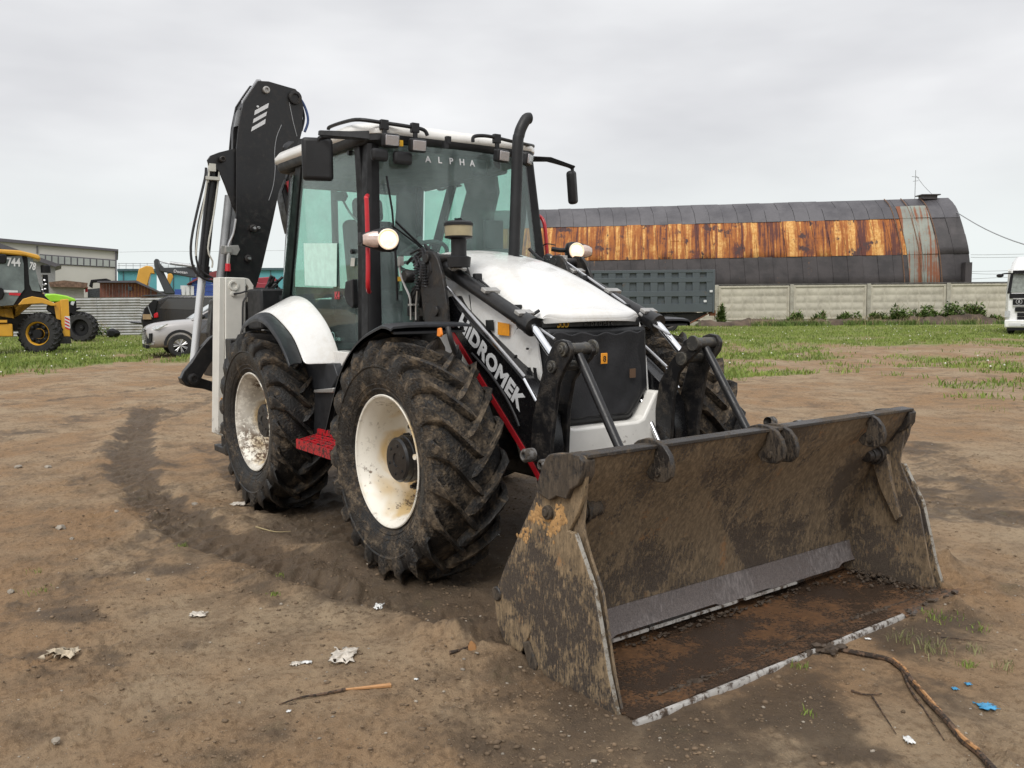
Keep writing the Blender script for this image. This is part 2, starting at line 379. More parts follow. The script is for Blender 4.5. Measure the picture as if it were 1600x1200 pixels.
def lampmat(name, c0, c1, s, sc):
    t = NT(name); v = t.vor(sc); f = t.noise(sc * .5, 3)
    c = t.mix(t.step(v, 0.1, 0.55), c0, c1)
    return t.done(t.bsdf((0.75, 0.7, 0.62), 0.2, 0, 0.5, None, 0, t.mix(t.step(f, .35, .65), c, c1), s))
M['lamp'] = lampmat('lit_headlight', (1.0, 0.90, 0.66), (1.0, 0.66, 0.30), 1.15, 60)
M['lampglow'] = lampmat('lit_reflector', (0.95, 0.62, 0.30), (0.50, 0.30, 0.16), 0.55, 70)
M['reflector'] = plain('lamp_reflector', (0.56, 0.52, 0.53), 0.25, 0.6, var=0.02)
M['headglass'] = plain('headlight_glass', (0.6, 0.62, 0.64), 0.1, 0.3, var=0.3, vscale=30, coat=0.5)
# bucket steel
def bucketmat(name, tan, dark, amt, wet_dark=0.0, streak=True, diag=0.0):
    t = NT(name); co = t.map((1.5, 1.5, 0.42), rot=(diag, diag, 0)) if streak else t.co()
    f = t.noise(2.3, 8, 0.6); g = t.noise(62, 5, 0.7, co); k = t.noise(170, 4, 0.7); pch = t.noise(8, 7, 0.75)
    v = t.math('ADD', t.math('MULTIPLY', f, 0.42), t.math('ADD', t.math('MULTIPLY', g, 0.30), t.math('MULTIPLY', pch, 0.28)))
    th = 0.5 + (0.5 - amt) * 0.35
    m = t.step(v, th - 0.025, th + 0.025)
    tn = t.mix(t.step(t.noise(34, 6, .75, co), 0.38, 0.66), tuple(x * .68 for x in tan), tuple(x * 1.32 for x in tan))
    rust = t.step(t.noise(5.5, 7, 0.75), 0.60, 0.68)
    tn = t.mix(t.math('MULTIPLY', rust, 0.7), tn, (tan[0] * 1.5, tan[1] * 1.05, tan[2] * .7))
    dk = t.mix(t.step(k, 0.35, 0.65), dark, tuple(x * 2.3 for x in dark))
    c = t.mix(m, dk, tn)
    # fine dark specks where the mud is chipped off
    sp = t.step(t.noise(95, 3, .6, t.map((1.4, 1.4, .5), loc=(3, 1, 2))), .60, .68); c = t.mix(t.math('MULTIPLY', sp, .75), c, dark)
    r = t.step(m, 0, 1, 0.42 - wet_dark, 0.9 - wet_dark)
    h = t.math('ADD', t.math('MULTIPLY', m, 0.6), t.math('MULTIPLY', k, 0.5))
    return t.done(t.bsdf(c, r, 0.0, 0.5, t.bump(h, 0.5, 0.006)))
M['bk_side'] = bucketmat('muddy_bucket_plate', (0.225, 0.162, 0.095), (0.038, 0.031, 0.026), 0.50)
M['bk_in'] = bucketmat('worn_bucket_steel', (0.190, 0.138, 0.085), (0.050, 0.040, 0.032), 0.54, diag=.5)
M['bk_floor'] = bucketmat('wet_rusty_bucket_floor', (0.125, 0.062, 0.026), (0.030, 0.020, 0.014), 0.48, 0.26, False)
M['bk_strip'] = bucketmat('scraped_blade_steel', (0.165, 0.145, 0.14), (0.075, 0.062, 0.058), 0.50)
M['edge'] = dirty('polished_cutting_edge', (0.55, 0.53, 0.50), (0.10, 0.07, 0.05), 0.42, 0.4, 0.9, 18.0, metal=0.35, bump=0.3)
M['bk_black'] = bucketmat('dark_greasy_steel', (0.075, 0.057, 0.040), (0.014, 0.012, 0.011), 0.46)

# ------------------------------------------------------------------ ground
def _hash(i, j, s):
    h = (i.astype(np.int64) * 374761393 + j.astype(np.int64) * 668265263 + s * 1274126177) & 0xFFFFFFFF
    h = ((h ^ (h >> 13)) * 1103515245 + 12345) & 0xFFFFFFFF
    h = ((h ^ (h >> 16)) * 2246822519) & 0xFFFFFFFF
    return ((h ^ (h >> 15)) & 0xFFFFFF) / float(0xFFFFFF)
def vnoise(x, y, s=0):
    i = np.floor(x); j = np.floor(y); u = x - i; v = y - j; u = u * u * (3 - 2 * u); v = v * v * (3 - 2 * v)
    a = _hash(i, j, s); b = _hash(i + 1, j, s); c = _hash(i, j + 1, s); d = _hash(i + 1, j + 1, s)
    return (a * (1 - u) + b * u) * (1 - v) + (c * (1 - u) + d * u) * v - 0.5
def fbm(x, y, sc, o=4, s=0, g=0.5):
    r = 0; a = 1.0
    for k in range(o):
        r = r + a * vnoise(x * sc + 17.3 * k, y * sc - 9.1 * k, s + k); a *= g; sc *= 2.03
    return r
def seg_dist(x, y, pts):
    best = np.full(x.shape, 1e9); lng = np.zeros(x.shape); acc = 0.0
    for (x0, y0), (x1, y1) in zip(pts[:-1], pts[1:]):
        dx, dy = x1 - x0, y1 - y0; L2 = dx * dx + dy * dy; L = math.sqrt(L2)
        t = np.clip(((x - x0) * dx + (y - y0) * dy) / L2, 0, 1)
        sx = x - (x0 + t * dx); sy = y - (y0 + t * dy); d = np.hypot(sx, sy)
        sg = np.sign(dx * sy - dy * sx); m = d < np.abs(best)
        best = np.where(m, d * np.where(sg == 0, 1, sg), best); lng = np.where(m, acc + t * L, lng); acc += L
    return best, lng
def gpath(pts):
    P = [Vector((float(a[0]), float(a[1]), 0)) for a in (AZ(0, *p) for p in pts)]
    return [(p.x, p.y) for p in catmull(P, 5)]
TR_MAIN = gpath([(232, 640), (208, 695), (205, 735), (238, 785), (312, 832), (420, 872), (560, 918), (680, 952), (800, 990)])
TR_2 = gpath([(330, 690), (400, 760), (470, 800), (600, 850), (720, 900), (820, 960)])
TR_3 = gpath([(-60, 990), (90, 935), (200, 880), (262, 838), (300, 800)])
TR_4 = gpath([(-100, 700), (80, 665), (210, 640), (330, 622)])
TR_5 = gpath([(1400, 760), (1480, 790), (1560, 800), (1700, 815)])
TR_6 = gpath([(1430, 700), (1520, 745), (1640, 760), (1750, 765)])
TR_7 = gpath([(560, 560), (420, 600), (290, 640), (215, 672), (175, 705)])
TR_8 = gpath([(-40, 640), (120, 622), (250, 604), (330, 590)])
TR_9 = gpath([(100, 760), (240, 735), (330, 720)])
TRACKS = [(TR_7, 0.16, 0.6), (TR_8, 0.14, 0.45), (TR_9, 0.12, 0.3), (TR_MAIN, 0.21, 1.0), (TR_2, 0.20, 0.5), (TR_3, 0.2, 0.45), (TR_4, 0.3, 0.4), (TR_5, 0.4, 0.75), (TR_6, 0.35, 0.5)]
def far_rise(x, y):     # the yard rises and falls a little towards the wall
    lx = (x - ORG[0]) * RH[0] + (y - ORG[1]) * RH[1]; d = (x - ORG[0]) * FH[0] + (y - ORG[1]) * FH[1]
    return lx, d
def ground_h(x, y, fine=True):
    lx, d = far_rise(x, y)
    h = 0.05 * fbm(x, y, 0.35, 3, 3) * np.clip((np.abs(d - 4) - 1) / 6, 0.25, 3)
    h = h + 0.0 * d
    h = h - 0.02 * np.exp(-((x - 3.9) ** 2 / 1.2 + (y / 1.6) ** 2))
    inb = (x > 3.5) & (x < 4.27) & (np.abs(y) < 1.2)
    if fine:
        h = h + 0.028 * fbm(x, y, 1.9, 4, 11) * 0.9
        r = fbm(x, y, 7, 4, 23, 0.6); h = h + 0.014 * np.maximum(r, -0.25)
        h = h + 0.012 * np.maximum(fbm(x, y, 26, 3, 31, 0.6) - 0.05, 0) * 1.8 * np.clip(fbm(x, y, 1.1, 3, 33) * 3 + .7, .2, 1.6)
        for P, w, a in TRACKS:
            s, l = seg_dist(x, y, P); e = np.exp(-(np.abs(s) / w) ** 4)
            ph = (l - np.abs(s) * 0.9) * 2 * math.pi / 0.20
            h = h - a * e * (0.019 - 0.010 * np.clip(np.sin(ph) * 2.2, -1, 1)) + a * 0.02 * np.exp(-((np.abs(s) - w * 1.3) / 0.09) ** 2) * (1 + 1.2 * vnoise(x * 9, y * 9, 5))
            h = h + a * e * 0.022 * fbm(x, y, 13, 3, 41, 0.6)
        for wx, wy in ((2.19, -0.97), (0, -0.97), (2.19, 0.97), (0, 0.97)):
            q = np.maximum(np.abs(x - wx) / 0.5, np.abs(y - wy) / 0.34)
            h = h + 0.035 * np.exp(-((q - 1.25) / 0.28) ** 2) * (0.6 + vnoise(x * 8, y * 8, 77)) - 0.012 * np.exp(-q ** 4)
        # soil pushed up along the bucket's sides
        for cx, cy, rx, ry, a in ((3.25, -1.38, 0.30, 0.14, 0.045), (4.1, 1.42, 0.34, 0.17, 0.09), (3.3, -1.2, 0.2, 0.3, 0.04), (4.42, 1.0, 0.12, 0.22, 0.05), (4.5, 0.35, 0.05, 0.06, 0.03)):
            h = h + a * np.exp(-(((x - cx) / rx) ** 2 + ((y - cy) / ry) ** 2)) * (1 + 1.1 * fbm(x, y, 11, 3, 51))
    if fine: h = np.where(inb, np.minimum(h, -0.07), h)
    return h
def grass_mask(x, y):
    lx, d = far_rise(x, y)
    n = fbm(x, y, 0.33, 4, 61, 0.6); n2 = fbm(x, y, 1.3, 3, 71, 0.6)
    left = np.clip((d - 18.0 + 0.16 * (lx + 8)) / 3.0, 0, 1) * (lx < -2)
    left = np.where(lx > -11.5 , left * np.clip((d - 25) / 6, 0, 1), left)
    r1 = np.clip((d - 29) / 9, 0, 1); r2 = np.clip((d - 12) / 9, 0, 1) * 0.60
    right = np.maximum(r1 * 1.12, r2) * (lx > -2)
    base = np.maximum(left, right)
    return np.clip((base - 0.47 + 0.75 * n + 0.35 * n2) * 2.3, 0, 1) * (base > 0.02)
def wet_dark_mask(x, y):
    w = np.zeros(x.shape)
    for P, wd, a in TRACKS:
        s, l = seg_dist(x, y, P); n = fbm(x, y, 3.1, 4, 81, 0.6)
        pr = 0.5 + 0.5 * np.sin((l - np.abs(s) * 0.9) * 2 * math.pi / 0.20)
        w = np.maximum(w, a * np.clip((1.25 - np.abs(s) / wd + 0.8 * n) * 2.2, 0, 1) * (0.62 + 0.38 * pr))
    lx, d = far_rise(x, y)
    q = np.exp(-(((x - 1.8) / 2.5) ** 2 + ((y + 0.2) / 1.5) ** 2) ** 1.5)  # soil made darker under and around the machine
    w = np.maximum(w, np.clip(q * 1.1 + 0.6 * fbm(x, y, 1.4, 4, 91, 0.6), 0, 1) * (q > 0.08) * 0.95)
    for bx, by, r, a in [(float(AZ(0, px, py)[0]), float(AZ(0, px, py)[1]), r, a) for px, py, r, a in
                         ((460, 905, .20, .5), (60, 1030, .22, .8), (180, 1010, .25, .7), (110, 960, .3, .5), (1250, 1110, .35, .7), (1000, 1160, .8, .40), (1480, 970, .35, .7), (800, 905, .5, .6), (1530, 770, .6, .5), (300, 1010, .12, .6), (760, 1090, .5, .25), (1450, 1110, .3, .4))]:
        w = np.maximum(w, a * np.clip(1.3 - np.hypot(x - bx, y - by) / r + 1.6 * fbm(x, y, 2.7, 4, 95, 0.6), 0, 1))
    mot = np.clip(fbm(x, y, 0.75, 5, 99, 0.65) * 2.6 - 0.25, 0, 1) * 0.26 + np.clip(fbm(x, y, 3.3, 4, 107, 0.65) * 2.6 - 0.35, 0, 1) * 0.28
    return np.clip(w + mot, 0, 1)

def make_ground():
    a0 = math.atan2(FH[1], FH[0])
    fa = np.linspace(-0.66, 0.66, 660); ra = np.linspace(0.66, 2 * math.pi - 0.66, 60)[1:-1]
    ang = np.concatenate([fa, ra]); na = len(ang)
    d1 = 1.9 * (26 / 1.9) ** (np.linspace(0, 1, 500)); d0 = np.array([0.25, 0.9, 1.5]); d2 = 26 * (1200 / 26) ** (np.linspace(0, 1, 70)[1:])
    dd = np.concatenate([d0, d1, d2]); nd = len(dd)
    A, D = np.meshgrid(ang + a0, dd); x = ORG[0] + D * np.cos(A); y = ORG[1] + D * np.sin(A)
    z = ground_h(x, y)
    fade = np.clip((60 - D) / 30, 0, 1); z = z * np.where(D > 30, fade, 1)
    co = np.stack([x, y, z], 2).reshape(-1, 3)
    i = np.arange(nd - 1)[:, None]; j = np.arange(na)[None, :]; j2 = (j + 1) % na
    q = np.stack([i * na + j, (i + 1) * na + j, (i + 1) * na + j2, i * na + j2], 2).reshape(-1, 4)[:, ::-1]
    me = bpy.data.meshes.new('ground')
    n = len(co); nf = len(q)
    me.vertices.add(n); me.vertices.foreach_set('co', co.astype(np.float32).ravel())
    me.loops.add(nf * 4); me.loops.foreach_set('vertex_index', q.ravel().astype(np.int32))
    me.polygons.add(nf); me.polygons.foreach_set('loop_start', np.arange(0, nf * 4, 4, dtype=np.int32)); me.polygons.foreach_set('loop_total', np.full(nf, 4, dtype=np.int32))
    me.update(); me.shade_smooth()
    for nm, f in (('wet_dark', wet_dark_mask), ('grassy', grass_mask)):
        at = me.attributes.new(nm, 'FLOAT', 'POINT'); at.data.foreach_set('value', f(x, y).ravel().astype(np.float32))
    o = bpy.data.objects.new('ground', me); COL.objects.link(o); o['kind'] = 'structure'
    # the middle of the ring under the camera
    t = NT('bare_soil')
    wa = t.n('ShaderNodeAttribute'); wa.attribute_name = 'wet_dark'; ga = t.n('ShaderNodeAttribute'); ga.attribute_name = 'grassy'
    co = t.co(); f0 = t.noise(0.55, 6, 0.6); f1 = t.noise(3.2, 8, 0.62); f2 = t.noise(24, 8, 0.7); f3 = t.noise(150, 5, 0.7)
    dry = t.mix(t.step(f0, 0.38, 0.64), (0.282, 0.1764, 0.0945), (0.345, 0.262, 0.170))
    dry = t.mix(t.step(f1, 0.42, 0.72), dry, (0.185, 0.130, 0.082))
    dry = t.mix(t.math('MULTIPLY', t.step(f2, 0.46, 0.66), 0.62), dry, (0.138, 0.084, 0.045))
    dry = t.mix(t.math('MULTIPLY', t.step(f3, 0.52, 0.72), 0.6), dry, (0.516, 0.357, 0.2115))
    wet_dark = t.mix(t.step(f2, 0.3, 0.7), (0.045, 0.031, 0.021), (0.105, 0.075, 0.049))
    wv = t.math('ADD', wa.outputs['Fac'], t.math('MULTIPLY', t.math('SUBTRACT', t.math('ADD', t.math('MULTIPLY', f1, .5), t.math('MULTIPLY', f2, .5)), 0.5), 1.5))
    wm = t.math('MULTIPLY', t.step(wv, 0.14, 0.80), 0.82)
    c = t.mix(wm, dry, wet_dark)
    peb = t.vor(55); pm = t.math('MULTIPLY', t.step(peb, 0.10, 0.16, 1, 0), t.step(t.noise(8, 3), 0.52, 0.62))
    c = t.mix(t.math('MULTIPLY', pm, 0.6), c, (0.36, 0.33, 0.29))
    gcol = t.mix(t.step(f2, 0.35, 0.65), (0.120, 0.165, 0.040), (0.235, 0.235, 0.085))
    gv = t.math('ADD', ga.outputs['Fac'], t.math('MULTIPLY', t.math('SUBTRACT', f1, 0.5), 1.2))
    c = t.mix(t.math('MULTIPLY', t.step(gv, 0.12, 0.8), 0.85), c, gcol)
    r = t.step(wm, 0, 1, 0.93, 0.66, False)
    h = t.math('ADD', t.math('MULTIPLY', f2, 0.6), t.math('ADD', t.math('MULTIPLY', f3, 0.28), t.math('MULTIPLY', pm, 0.15)))
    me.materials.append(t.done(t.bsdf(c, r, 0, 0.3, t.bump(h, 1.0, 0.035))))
    return o
GROUND = make_ground()
def gz(x, y): return float(ground_h(np.array([x]), np.array([y]))[0])

def batch_mesh(name, co, faces, k, m, kind='stuff', label=None, cat=None):
    me = bpy.data.meshes.new(name); nf = len(faces)
    me.vertices.add(len(co)); me.vertices.foreach_set('co', np.asarray(co, np.float32).ravel())
    me.loops.add(nf * k); me.loops.foreach_set('vertex_index', np.asarray(faces, np.int32).ravel())
    me.polygons.add(nf); me.polygons.foreach_set('loop_start', np.arange(0, nf * k, k, dtype=np.int32)); me.polygons.foreach_set('loop_total', np.full(nf, k, dtype=np.int32))
    me.update(); me.materials.append(m)
    o = bpy.data.objects.new(name, me); COL.objects.link(o); o['kind'] = kind
    if label: o['label'] = label
    if cat: o['category'] = cat
    return o
# clods and pebbles lying loose
def make_gravel():
    rng = np.random.default_rng(5)
    bv = np.array([(1, 0, 0), (0, 1, 0), (-1, 0, 0), (0, -1, 0), (0, 0, 1), (0, 0, -1), (.6, .6, .5), (-.6, -.6, .45)], float); bf = np.array([(0, 6, 4), (6, 1, 4), (0, 1, 6), (1, 2, 4), (2, 7, 4), (7, 3, 4), (2, 3, 7), (3, 0, 4), (1, 0, 5), (2, 1, 5), (3, 2, 5), (0, 3, 5)])
    for nm, N, smin, smax, mt, lab in (('soil_clods', 34000, 0.003, 0.014, 'clod', 'loose brown clods of soil scattered over the churned ground'), ('soil_crumbs', 12000, 0.002, 0.005, 'crumb', 'pale dry crumbs of soil sprinkled over the ground'), ('gravel', 1500, 0.003, 0.010, 'peb', 'small pale stones scattered over the bare soil')):
        ang = rng.uniform(-0.64, 0.64, N); D = 2.0 * (15 / 2.0) ** rng.uniform(0, 1, N); a0 = math.atan2(FH[1], FH[0])
        x = ORG[0] + D * np.cos(ang + a0); y = ORG[1] + D * np.sin(ang + a0)
        if mt == 'clod':
            w = wet_dark_mask(x, y); keep = rng.uniform(0, 1, N) < np.clip(0.25 + w, 0, 1) * np.clip(fbm(x, y, 1.5, 3, 7) * 3 + 0.6, 0.1, 1)
            x, y, D = x[keep], y[keep], D[keep]
        keep = ~((x > 3.3) & (x < 4.35) & (np.abs(y) < 1.25)); x, y, D = x[keep], y[keep], D[keep]
        n = len(x); s = smin * (smax / smin) ** (rng.uniform(0, 1, n) ** 2.6); z = ground_h(x, y)
        sc = rng.uniform(0.6, 1.3, (n, 1, 3)) * s[:, None, None]; sc[:, :, 2] *= 0.65
        V = bv[None] * sc * (1 + rng.uniform(-0.3, 0.3, (n, len(bv), 1)))
        V[:, :, 0] += x[:, None]; V[:, :, 1] += y[:, None]; V[:, :, 2] += (z + s * 0.15)[:, None]
        Fc = (bf[None] + (np.arange(n) * len(bv))[:, None, None]).reshape(-1, 3)
        m = plain(nm, {'clod': (0.16, 0.112, 0.070), 'crumb': (0.23, 0.17, 0.11), 'peb': (0.30, 0.26, 0.21)}[mt], 0.95, var=0.4, vscale=3)
        batch_mesh(nm, V.reshape(-1, 3), Fc, 3, m, label=lab)
make_gravel()
def grassmat(name, a, b):
    t = NT(name); f = t.noise(1.2, 5, 0.6); r = t.geo().outputs['Random Per Island'] if 'Random Per Island' in [o.name for o in t.geo().outputs] else t.noise(30)
    c = t.mix(r, a, b); c = t.mix(t.step(f, 0.4, 0.65), c, tuple(x * 1.25 for x in b))
    return t.done(t.bsdf(c, 0.7, 0, 0.3))
M['grass'] = grassmat('grass_blades', (0.085, 0.150, 0.026), (0.200, 0.245, 0.055))
M['weed'] = grassmat('weed_leaves', (0.040, 0.085, 0.016), (0.120, 0.175, 0.040))
M['straw'] = plain('dry_stalk', (0.30, 0.24, 0.13), 0.9)
def blades(cx, cy, cz, n_per, hmin, hmax, wid, spread, rng):
    n = len(cx) * n_per
    x = np.repeat(cx, n_per) + rng.normal(0, spread, n); y = np.repeat(cy, n_per) + rng.normal(0, spread, n); z = np.repeat(cz, n_per)
    a = rng.uniform(0, 2 * math.pi, n); h = rng.uniform(hmin, hmax, n); b = rng.uniform(0, 2 * math.pi, n); ln = h * rng.uniform(0.2, 0.9, n)
    w = wid * rng.uniform(0.6, 1.4, n)
    p0 = np.stack([x - w * np.cos(a), y - w * np.sin(a), z], 1); p1 = np.stack([x + w * np.cos(a), y + w * np.sin(a), z], 1)
    pm = np.stack([x + 0.35 * ln * np.cos(b), y + 0.35 * ln * np.sin(b), z + h * 0.65], 1)
    pm0 = pm - np.stack([w * np.cos(a), w * np.sin(a), 0 * w], 1) * 0.7; pm1 = pm + np.stack([w * np.cos(a), w * np.sin(a), 0 * w], 1) * 0.7
    p2 = np.stack([x + ln * np.cos(b), y + ln * np.sin(b), z + h * 0.95], 1)
    V = np.stack([p0, p1, pm0, pm1, p2], 1).reshape(-1, 3); k = np.arange(n)[:, None] * 5
    F = np.concatenate([k + [0, 1, 3], k + [0, 3, 2], k + [2, 3, 4]], 0)
    return V, F
def make_grass():
    rng = np.random.default_rng(9); a0 = math.atan2(FH[1], FH[0])
    N = 150000; ang = rng.uniform(-0.63, 0.63, N); D = 12 * (62 / 12) ** (rng.uniform(0, 1, N) ** 0.8)
    x = ORG[0] + D * np.cos(ang + a0); y = ORG[1] + D * np.sin(ang + a0); lx, d = far_rise(x, y)
    g = grass_mask(x, y); k = (rng.uniform(0, 1, N) < g) & (d < 61) & ~((lx < -8) & (d > 49.5)); x, y, D = x[k], y[k], D[k]
    z = ground_h(x, y) * np.where(D > 30, np.clip((60 - D) / 30, 0, 1), 1)
    V, F = blades(x, y, z, 2, 0.03, 0.13, 0.012, 0.08, rng)
    batch_mesh('grass', V, F, 3, M['grass'], label='short patchy green grass growing beyond the bare yard')
    # white clover and dandelion heads seen as pale dots
    idx = rng.choice(len(x), 260, replace=False); mb = MB()
    for i in idx: mb.ico((x[i], y[i], z[i] + 0.12), 0.022, sub=1)
    o = mb.build('clover_flowers', plain('pale_petals', (0.7, 0.7, 0.62), 0.8), kind='stuff', recalc=False); o['label'] = 'tiny pale clover flowers dotted through the grass'
make_grass()
def wall_growth():
    rng = np.random.default_rng(19); N = 5200; lx = rng.uniform(12.5, 35, N); d = rng.normal(58.3, .35, N); k = fbm(lx, d * 0, .55, 3, 131) + rng.uniform(-.25, .25, N) > 0.02; lx, d = lx[k], d[k]
    x = ORG[0] + RH[0] * lx + FH[0] * d; y = ORG[1] + RH[1] * lx + FH[1] * d
    V, F = blades(x, y, x * 0, 3, 0.10, 0.45, 0.018, 0.10, rng); batch_mesh('rough_growth', V, F, 3, M['weed'], label='tangled rough green growth along the foot of the concrete wall')
    V, F = blades(x[::5], y[::5], x[::5] * 0, 2, 0.3, 0.8, 0.010, 0.10, rng); batch_mesh('dry_stalks', V, F, 3, M['straw'], label='dry straw stalks in the growth along the concrete wall')
wall_growth()

# ================================================================== the machine
LD = thing('backhoe_loader', 'big white and black backhoe loader with its muddy front bucket on the bare soil', 'backhoe loader', (1.1, 0, 0))
WR, WB = 0.683, 2.194
def wheel(x, s, mr, mt):
    """s = -1: the side towards the camera, +1: the other side"""
    c = (x, s * 0.975, WR); W_ = part('wheel', LD, c); O = Vector(c)
    def P(o, r, ph): return (c[0] + r * math.sin(ph), c[1] + s * o, c[2] + r * math.cos(ph))
    prof = [(.160, .378), (.168, .392), (.176, .402), (.190, .425), (.206, .465), (.216, .51), (.217, .555), (.210, .595), (.192, .628), (.150, .645), (.08, .652), (0, .654)]
    prof = prof + [(-o, r) for o, r in prof[::-1][1:]]; prof = [(o, r - .006 * (r > .62)) for o, r in prof]
    m = MB(); m.lathe(c, (0, s, 0), prof, 88)
    m.lathe(c, (0, s, 0), [(.170, .405), (.185, .409), (.190, .416), (.187, .424)], 88)
    m.lathe(c, (0, s, 0), [(.214, .535), (.223, .545), (.222, .552), (.214, .560)], 88)
    m.lathe(c, (0, s, 0), [(.193, .440), (.200, .444), (.199, .450)], 88)
    lp = [(.219, .545, .003, 1, .1, .00), (.214, .585, .014, 1, .25, .00), (.200, .620, .030, .8, .6, .02), (.170, .643, .052, .35, 1, .075), (.125, .650, .054, .05, 1, .165), (.080, .652, .054, 0, 1, .245), (.038, .654, .050, 0, 1, .31), (.004, .655, .047, 0, 1, .355), (-.030, .655, .036, 0, 1, .385)]
    NL = 21
    rnd = random.Random(int(x * 10) + s)
    for side in (1, -1):
        for k in range(NL):
            ph0 = (k + (0.5 if side < 0 else 0)) * 2 * math.pi / NL + (0.11 if x > 1 else 0.02)
            rings = []
            for i, (o, r, h, no, nr, dp) in enumerate(lp):
                L = math.hypot(no, nr); no, nr = no / L, nr / L
                w0, w1 = (.057, .042) if i < 6 else (.064, .049)
                if i == 8: w0, w1 = .052, .036
                w0 *= 1 + rnd.uniform(-.06, .06); hh = h * (1 + rnd.uniform(-.05, .05)); q = []
                for dw, e in ((-w0, -.006), (-w1 * 1.12, hh * .72), (-w1 * .8, hh), (w1 * .8, hh), (w1 * 1.12, hh * .72), (w0, -.006)):
                    # the lug is cut square to its own run
                    sk = 0.62 if i > 2 else 0.2
                    oo = o + no * e + (dw * sk * -0.75 if i > 2 else 0); rr = r + nr * e
                    ph = ph0 + dp + dw * (0.80 if i > 2 else .95) / r
                    q.append(P(side * oo, rr, ph))
                rings.append(q)
            m.loft(rings)
    m.build('tyre', mt, W_, ang=32)
    # rim: lip, deep barrel, disc
    r = MB()
    rp = [(.160, .378), (.176, .384), (.180, .378), (.176, .369), (.160, .366), (.150, .352), (.120, .345), (.105, .335), (.06, .330), (-.02, .322), (-.075, .312), (-.095, .290), (-.085, .24), (-.070, .20), (-.065, .12), (-.065, .02)]
    r.lathe(c, (0, s, 0), rp, 72)
    r.lathe(c, (0, s, 0), [(-.17, .378), (-.178, .370), (-.15, .345), (-.10, .33), (-.095, .2), (-.1, .05)], 40)
    ro = r.build('rim', mr, W_, ang=50)
    # valve stem and a lump on the barrel
    v = MB(); a = math.radians(78); v.cyl(P(.10, .315, a), P(.165, .325, a), .016, n=10); v.build('valve_stem', mr, W_)
    h = MB()
    he = .105 if x > 1 else .09
    h.lathe(c, (0, s, 0), [(-.09, .150), (-.055, .150), (-.05, .134), (he - .085, .132), (he - .08, .137), (he - .05, .137), (he - .045, .130), (he - .012, .130), (he, .118), (he + .002, .04), (he - .004, .038), (he - .004, .001)], 40)
    for k in range(6):
        a2 = k * math.pi / 3 + .2; h.cyl(P(he - .006, .085, a2), P(he + .006, .085, a2), .009, n=6)
    h.build('hub', M['hubdark'] if x > 1 else M['blackmud'], W_, ang=30)
    b = MB()
    for k in range(10):
        a2 = k * math.pi / 5 + .28; b.cyl(P(-.07, .187, a2), P(-.035, .187, a2), .021, n=8); b.cyl(P(-.035, .187, a2), P(-.015, .187, a2), .012, n=8)
    b.build('wheel_nuts', M['blackmud'], W_)
    return W_
M['hubdark'] = dirty('black_hub_casting', (0.012, 0.012, 0.013), (0.06, 0.05, 0.04), 0.18, 0.32, 0.7, 18, bump=0.2)
for s in (-1, 1):
    wheel(WB, s, M['rim'], M['rubber_dry'] if s < 0 else M['rubber_dry'])
    wheel(0.0, s, M['rimmud'], M['rubber'])

# ---- chassis, axles
f = MB()
f.box((1.15, 0, .78), (3.1, .62, .30)); f.box((2.3, 0, .62), (.8, .5, .22)); f.box((-.35, 0, .95), (.9, 1.1, .5)); f.box((.6, 0, .98), (1.4, 1.3, .36)); f.box((2.0, 0, 1.05), (1.3, .6, .5))
f.build('chassis', M['blackmud'], LD, bevel=.015)
for x in (WB, 0.0):
    f = MB(); f.cyl((x, -.82, WR), (x, .82, WR), .085, n=16); f.lathe((x, 0, WR), (0, 1, 0), [(-.2, .09), (-.13, .2), (.13, .2), (.2, .09)], 20)
    for s in (-1, 1): f.cyl((x, s * .60, WR), (x, s * .84, WR), .14, n=16)
    f.build('axle', M['blackmud'], LD)

